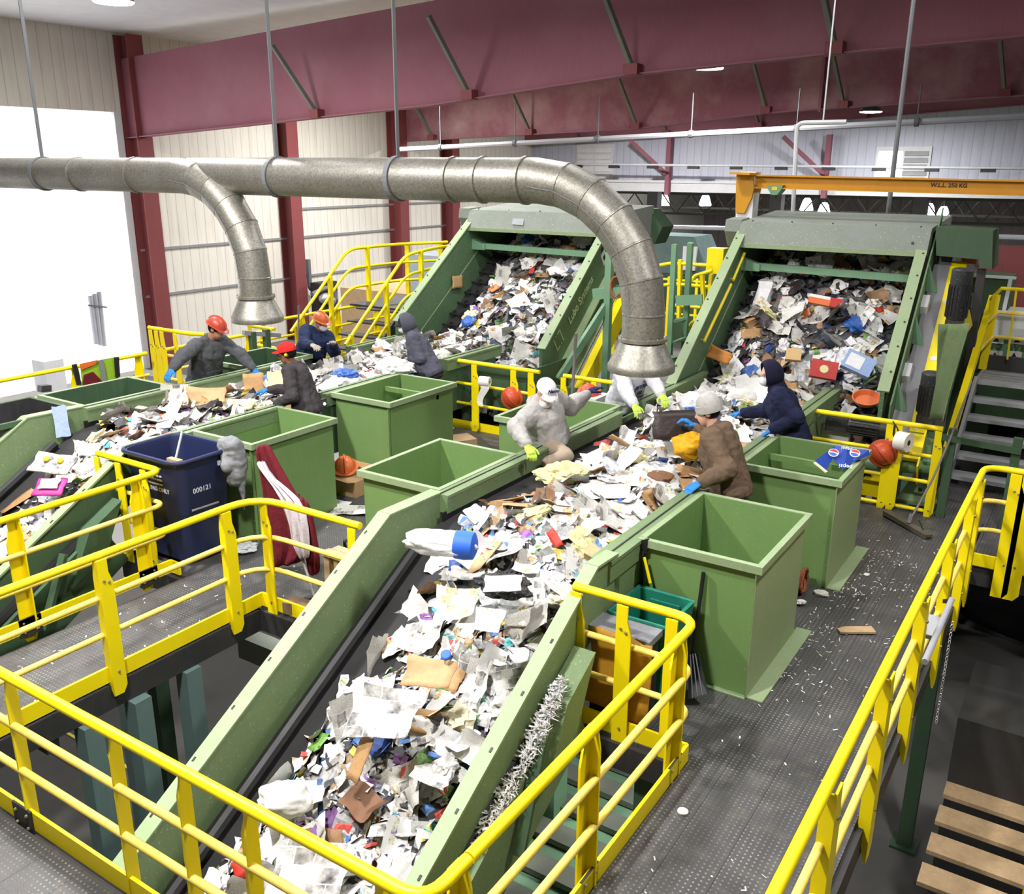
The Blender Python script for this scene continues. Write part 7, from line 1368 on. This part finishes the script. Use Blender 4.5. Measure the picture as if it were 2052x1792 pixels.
solo('rope_coil', MB().tube([Vector((-1.97, 8.07, 0.12)) + Vector((.02*math.sin(i*.9), .11*math.cos(i*.55), .015*math.sin(i*.2) + .13*math.sin(i*.55)*.9)) for i in range(44)], .014, 6), 'copper_hose', 'brown hose coil standing between the two right bins', 'hose', (-1.96, 8.05, 0.00), smooth=True)
for (u, lab, sd) in ((0, 'crumpled white paper on the deck beside the brown hose coil', 1), (1, 'small crumpled paper on the deck nearer than the brown hose coil', 2), (2, 'tiny white block on the right aisle deck', 3)):
    q = ((-1.80, 8.12, 0.02), (-1.90, 7.81, 0.03), (-1.54, 8.81, 0.01))[u]; place_blob('crumpled_paper', lab, 'paper', q, (.05, .035, .02)[u], .6, 'white_paper', 30+sd, .3*sd, .4, 3)
# squeegee broom leaning on the gate
t = thing('push_broom', 'wide push broom lying across the far end of the right aisle', 'broom', (-1.46, 10.47, 0.00)); a, b = Vector((-1.73, 10.60, 0.05)), Vector((-1.19, 10.14, 0.03)); part('head', MB().bar(a, b, .09, .05), 'bristle', t); part('bristles', MB().bar(a-Vector((0, 0, .035)), b-Vector((0, 0, .03)), .07, .05), 'black_rubber', t)
part('handle', MB().tube([(-1.44, 10.34, 0.07), (-1.31, 10.75, 0.50), (-1.21, 10.85, 0.96), (-1.12, 11.20, 1.57)], .013, 8), 'tool_handle', t, smooth=True); part('socket', MB().bar((-1.44, 10.34, 0.06), (-1.43, 10.43, 0.14), .04, .04), 'rag_grey', t); part('brace_wire', MB().tube([(-1.29, 9.90, 0.30), (-1.27, 10.24, 0.06)], .006, 5), 'rag_grey', t)
# printed blue carton on the bin corner
def soda():
    t = thing('soda_carton', 'flattened blue soda carton with red, white and blue discs lying across the bin corner', 'carton', (-1.92, 8.94, 1.14))
    q = [Vector(p) for p in ((-2.13, 8.68, 1.12), (-2.00, 8.62, 1.06), (-2.00, 8.86, 1.13), (-1.84, 8.63, 1.10), (-1.80, 8.87, 1.13), (-1.70, 9.07, 1.16), (-1.72, 9.10, 1.20), (-1.91, 9.05, 1.20), (-2.04, 9.07, 1.20))]
    m = MB(); m.add(q, [(0, 1, 2), (0, 2, 8), (2, 3, 7), (2, 7, 8), (3, 4, 7), (4, 5, 6), (4, 6, 7)]); o = part('panel', m, 'blue_carton', t); s = o.modifiers.new('thick', 'SOLIDIFY'); s.thickness = .006
    for p0 in ((-2.00, 8.87, 1.18), (-1.82, 8.97, 1.18)):
        c = Vector(p0) + Vector((.0, -.006, .004)); n = Vector((.15, -.55, .8)).normalized(); e = part('emblem', MB().lathe([(.050, 0), (.048, .003), (.002, .0035)], c, n, 20), 'ink_white', t, 'white disc emblem')
        u = n.orthogonal().normalized(); u = Vector((1, 0, 0)); u = (u - n*u.dot(n)).normalized(); v = n.cross(u); mm = MB(); mm.add([c + n*.005] + [c + n*.005 + u*(.042*math.cos(a)) + v*(.042*math.sin(a)) for a in np.linspace(.15, math.pi-.15, 10)] + [c + n*.005 + u*.036 + v*.010], [(0,)+tuple(range(1, 12))]); part('red_half', mm, 'ink_red', e)
        mm = MB(); mm.add([c + n*.005] + [c + n*.005 + u*(.042*math.cos(a)) + v*(.042*math.sin(a)) for a in np.linspace(math.pi+.25, 2*math.pi-.25, 10)], [tuple(range(11))]); part('blue_half', mm, 'band_blue', e)
    part('lettering', text_mesh('pepsi', .060, Vector((-1.82, 8.63, 1.13))+Vector((0, -.01, .012)), (-.9, -.3, .05), (.1, -.6, -.7), .001), 'ink_white', t, 'white lettering upside down'); part('lettering', text_mesh('pepsi', .050, Vector((-1.91, 9.01, 1.20))+Vector((0, -.01, .006)), (-.95, -.1, .1), (.1, -.6, -.6), .001), 'ink_white', t, 'white lettering upside down')
    part('torn_edge', MB().bar((-2.12, 8.65, 1.12), (-1.98, 8.59, 1.06), .03, .012), 'cream_paper', t)
soda()
# tools and odds on rails
t = thing('rail_tube', 'grey tube strapped to the right rail with a white box', 'tube', (-0.62, 6.15, 0.97)); part('tube', MB().tube([(-0.60, 6.98, 0.77), (-0.60, 5.86, 0.79)], .022, 10), 'pipe_light', t, smooth=True); c = Vector((-0.66, 6.57, 0.70)); part('box', MB().bar(c+Vector((0, .05, .06)), c+Vector((0, -.06, -.05)), .09, .09), 'grey_galv', t); part('strap', MB().bar((-0.68, 7.36, 0.57), (-0.60, 6.98, 0.76), .03, .03), 'black_plastic', t)
m = MB()
for i in range(26): z = .55-.035*i; m.tube([Vector((-.575, 7.05 + .01*(i % 2), z)) + Vector((.008*math.cos(a), .008*math.sin(a)*(i % 2), .016*math.sin(a)*(1 if i % 2 else .9))) for a in np.linspace(0, 6.28, 7)], .003, 4)
solo('chain', m, 'chrome', 'thin chain hanging from the right rail', 'chain', (-.575, 7.05, .3))
solo('steel_pipe', MB().tube([(-5.95, 10.70, 1.70), ((-5.98, 10.70, 0.85)[0]-.03, 10.68, .01)], .022, 8), 'tool_handle', 'grey pipe standing behind the white-capped man', 'pipe', (-5.98, 10.70, 0.85), smooth=True)
t = thing('indicator_lamp', 'small lit indicator on the side panel between the red-capped man and the next bin', 'lamp', (-8.02, 7.92, 1.02)); c = Vector((-8.02, 7.92, 1.02)); part('box', MB().box(c.x-.02, c.x+.03, c.y-.06, c.y+.06, c.z-.05, c.z+.05), 'black_steel', t); part('lens', MB().lathe([(.018, 0), (.012, .012)], c+Vector((.03, .02, -.01)), (1, 0, 0), 10), 'lamp_glow', t)
for x, y, z, lab in ((-2.66, 7.75, .0, 'a'), (-8.0, 7.65, 0, 'b')): pass
# pallets and red boxes deep under the right rail
t = thing('pallet', 'pale wooden pallet slats deep below the right rail', 'pallet', (0.2, 7.6, -1.6))
for i in range(6): part('board', MB().box(-.5, 1.4, 6.3+.42*i, 6.55+.42*i, -1.62, -1.58), 'wood', t)
solo('black_tank', MB().box(-.5, 2.6, 8.2, 9.4, -3.5, -.9), 'black_steel', 'black tank deep below the right corner rail', 'tank', (1, 8.8, -3.5))
solo('lower_rail_post', MB().box(.25, .37, 8.0, 8.08, -2.6, -.4), 'yellow', 'yellow post in the shadow below the right corner', 'post', (.3, 8, -2.6))
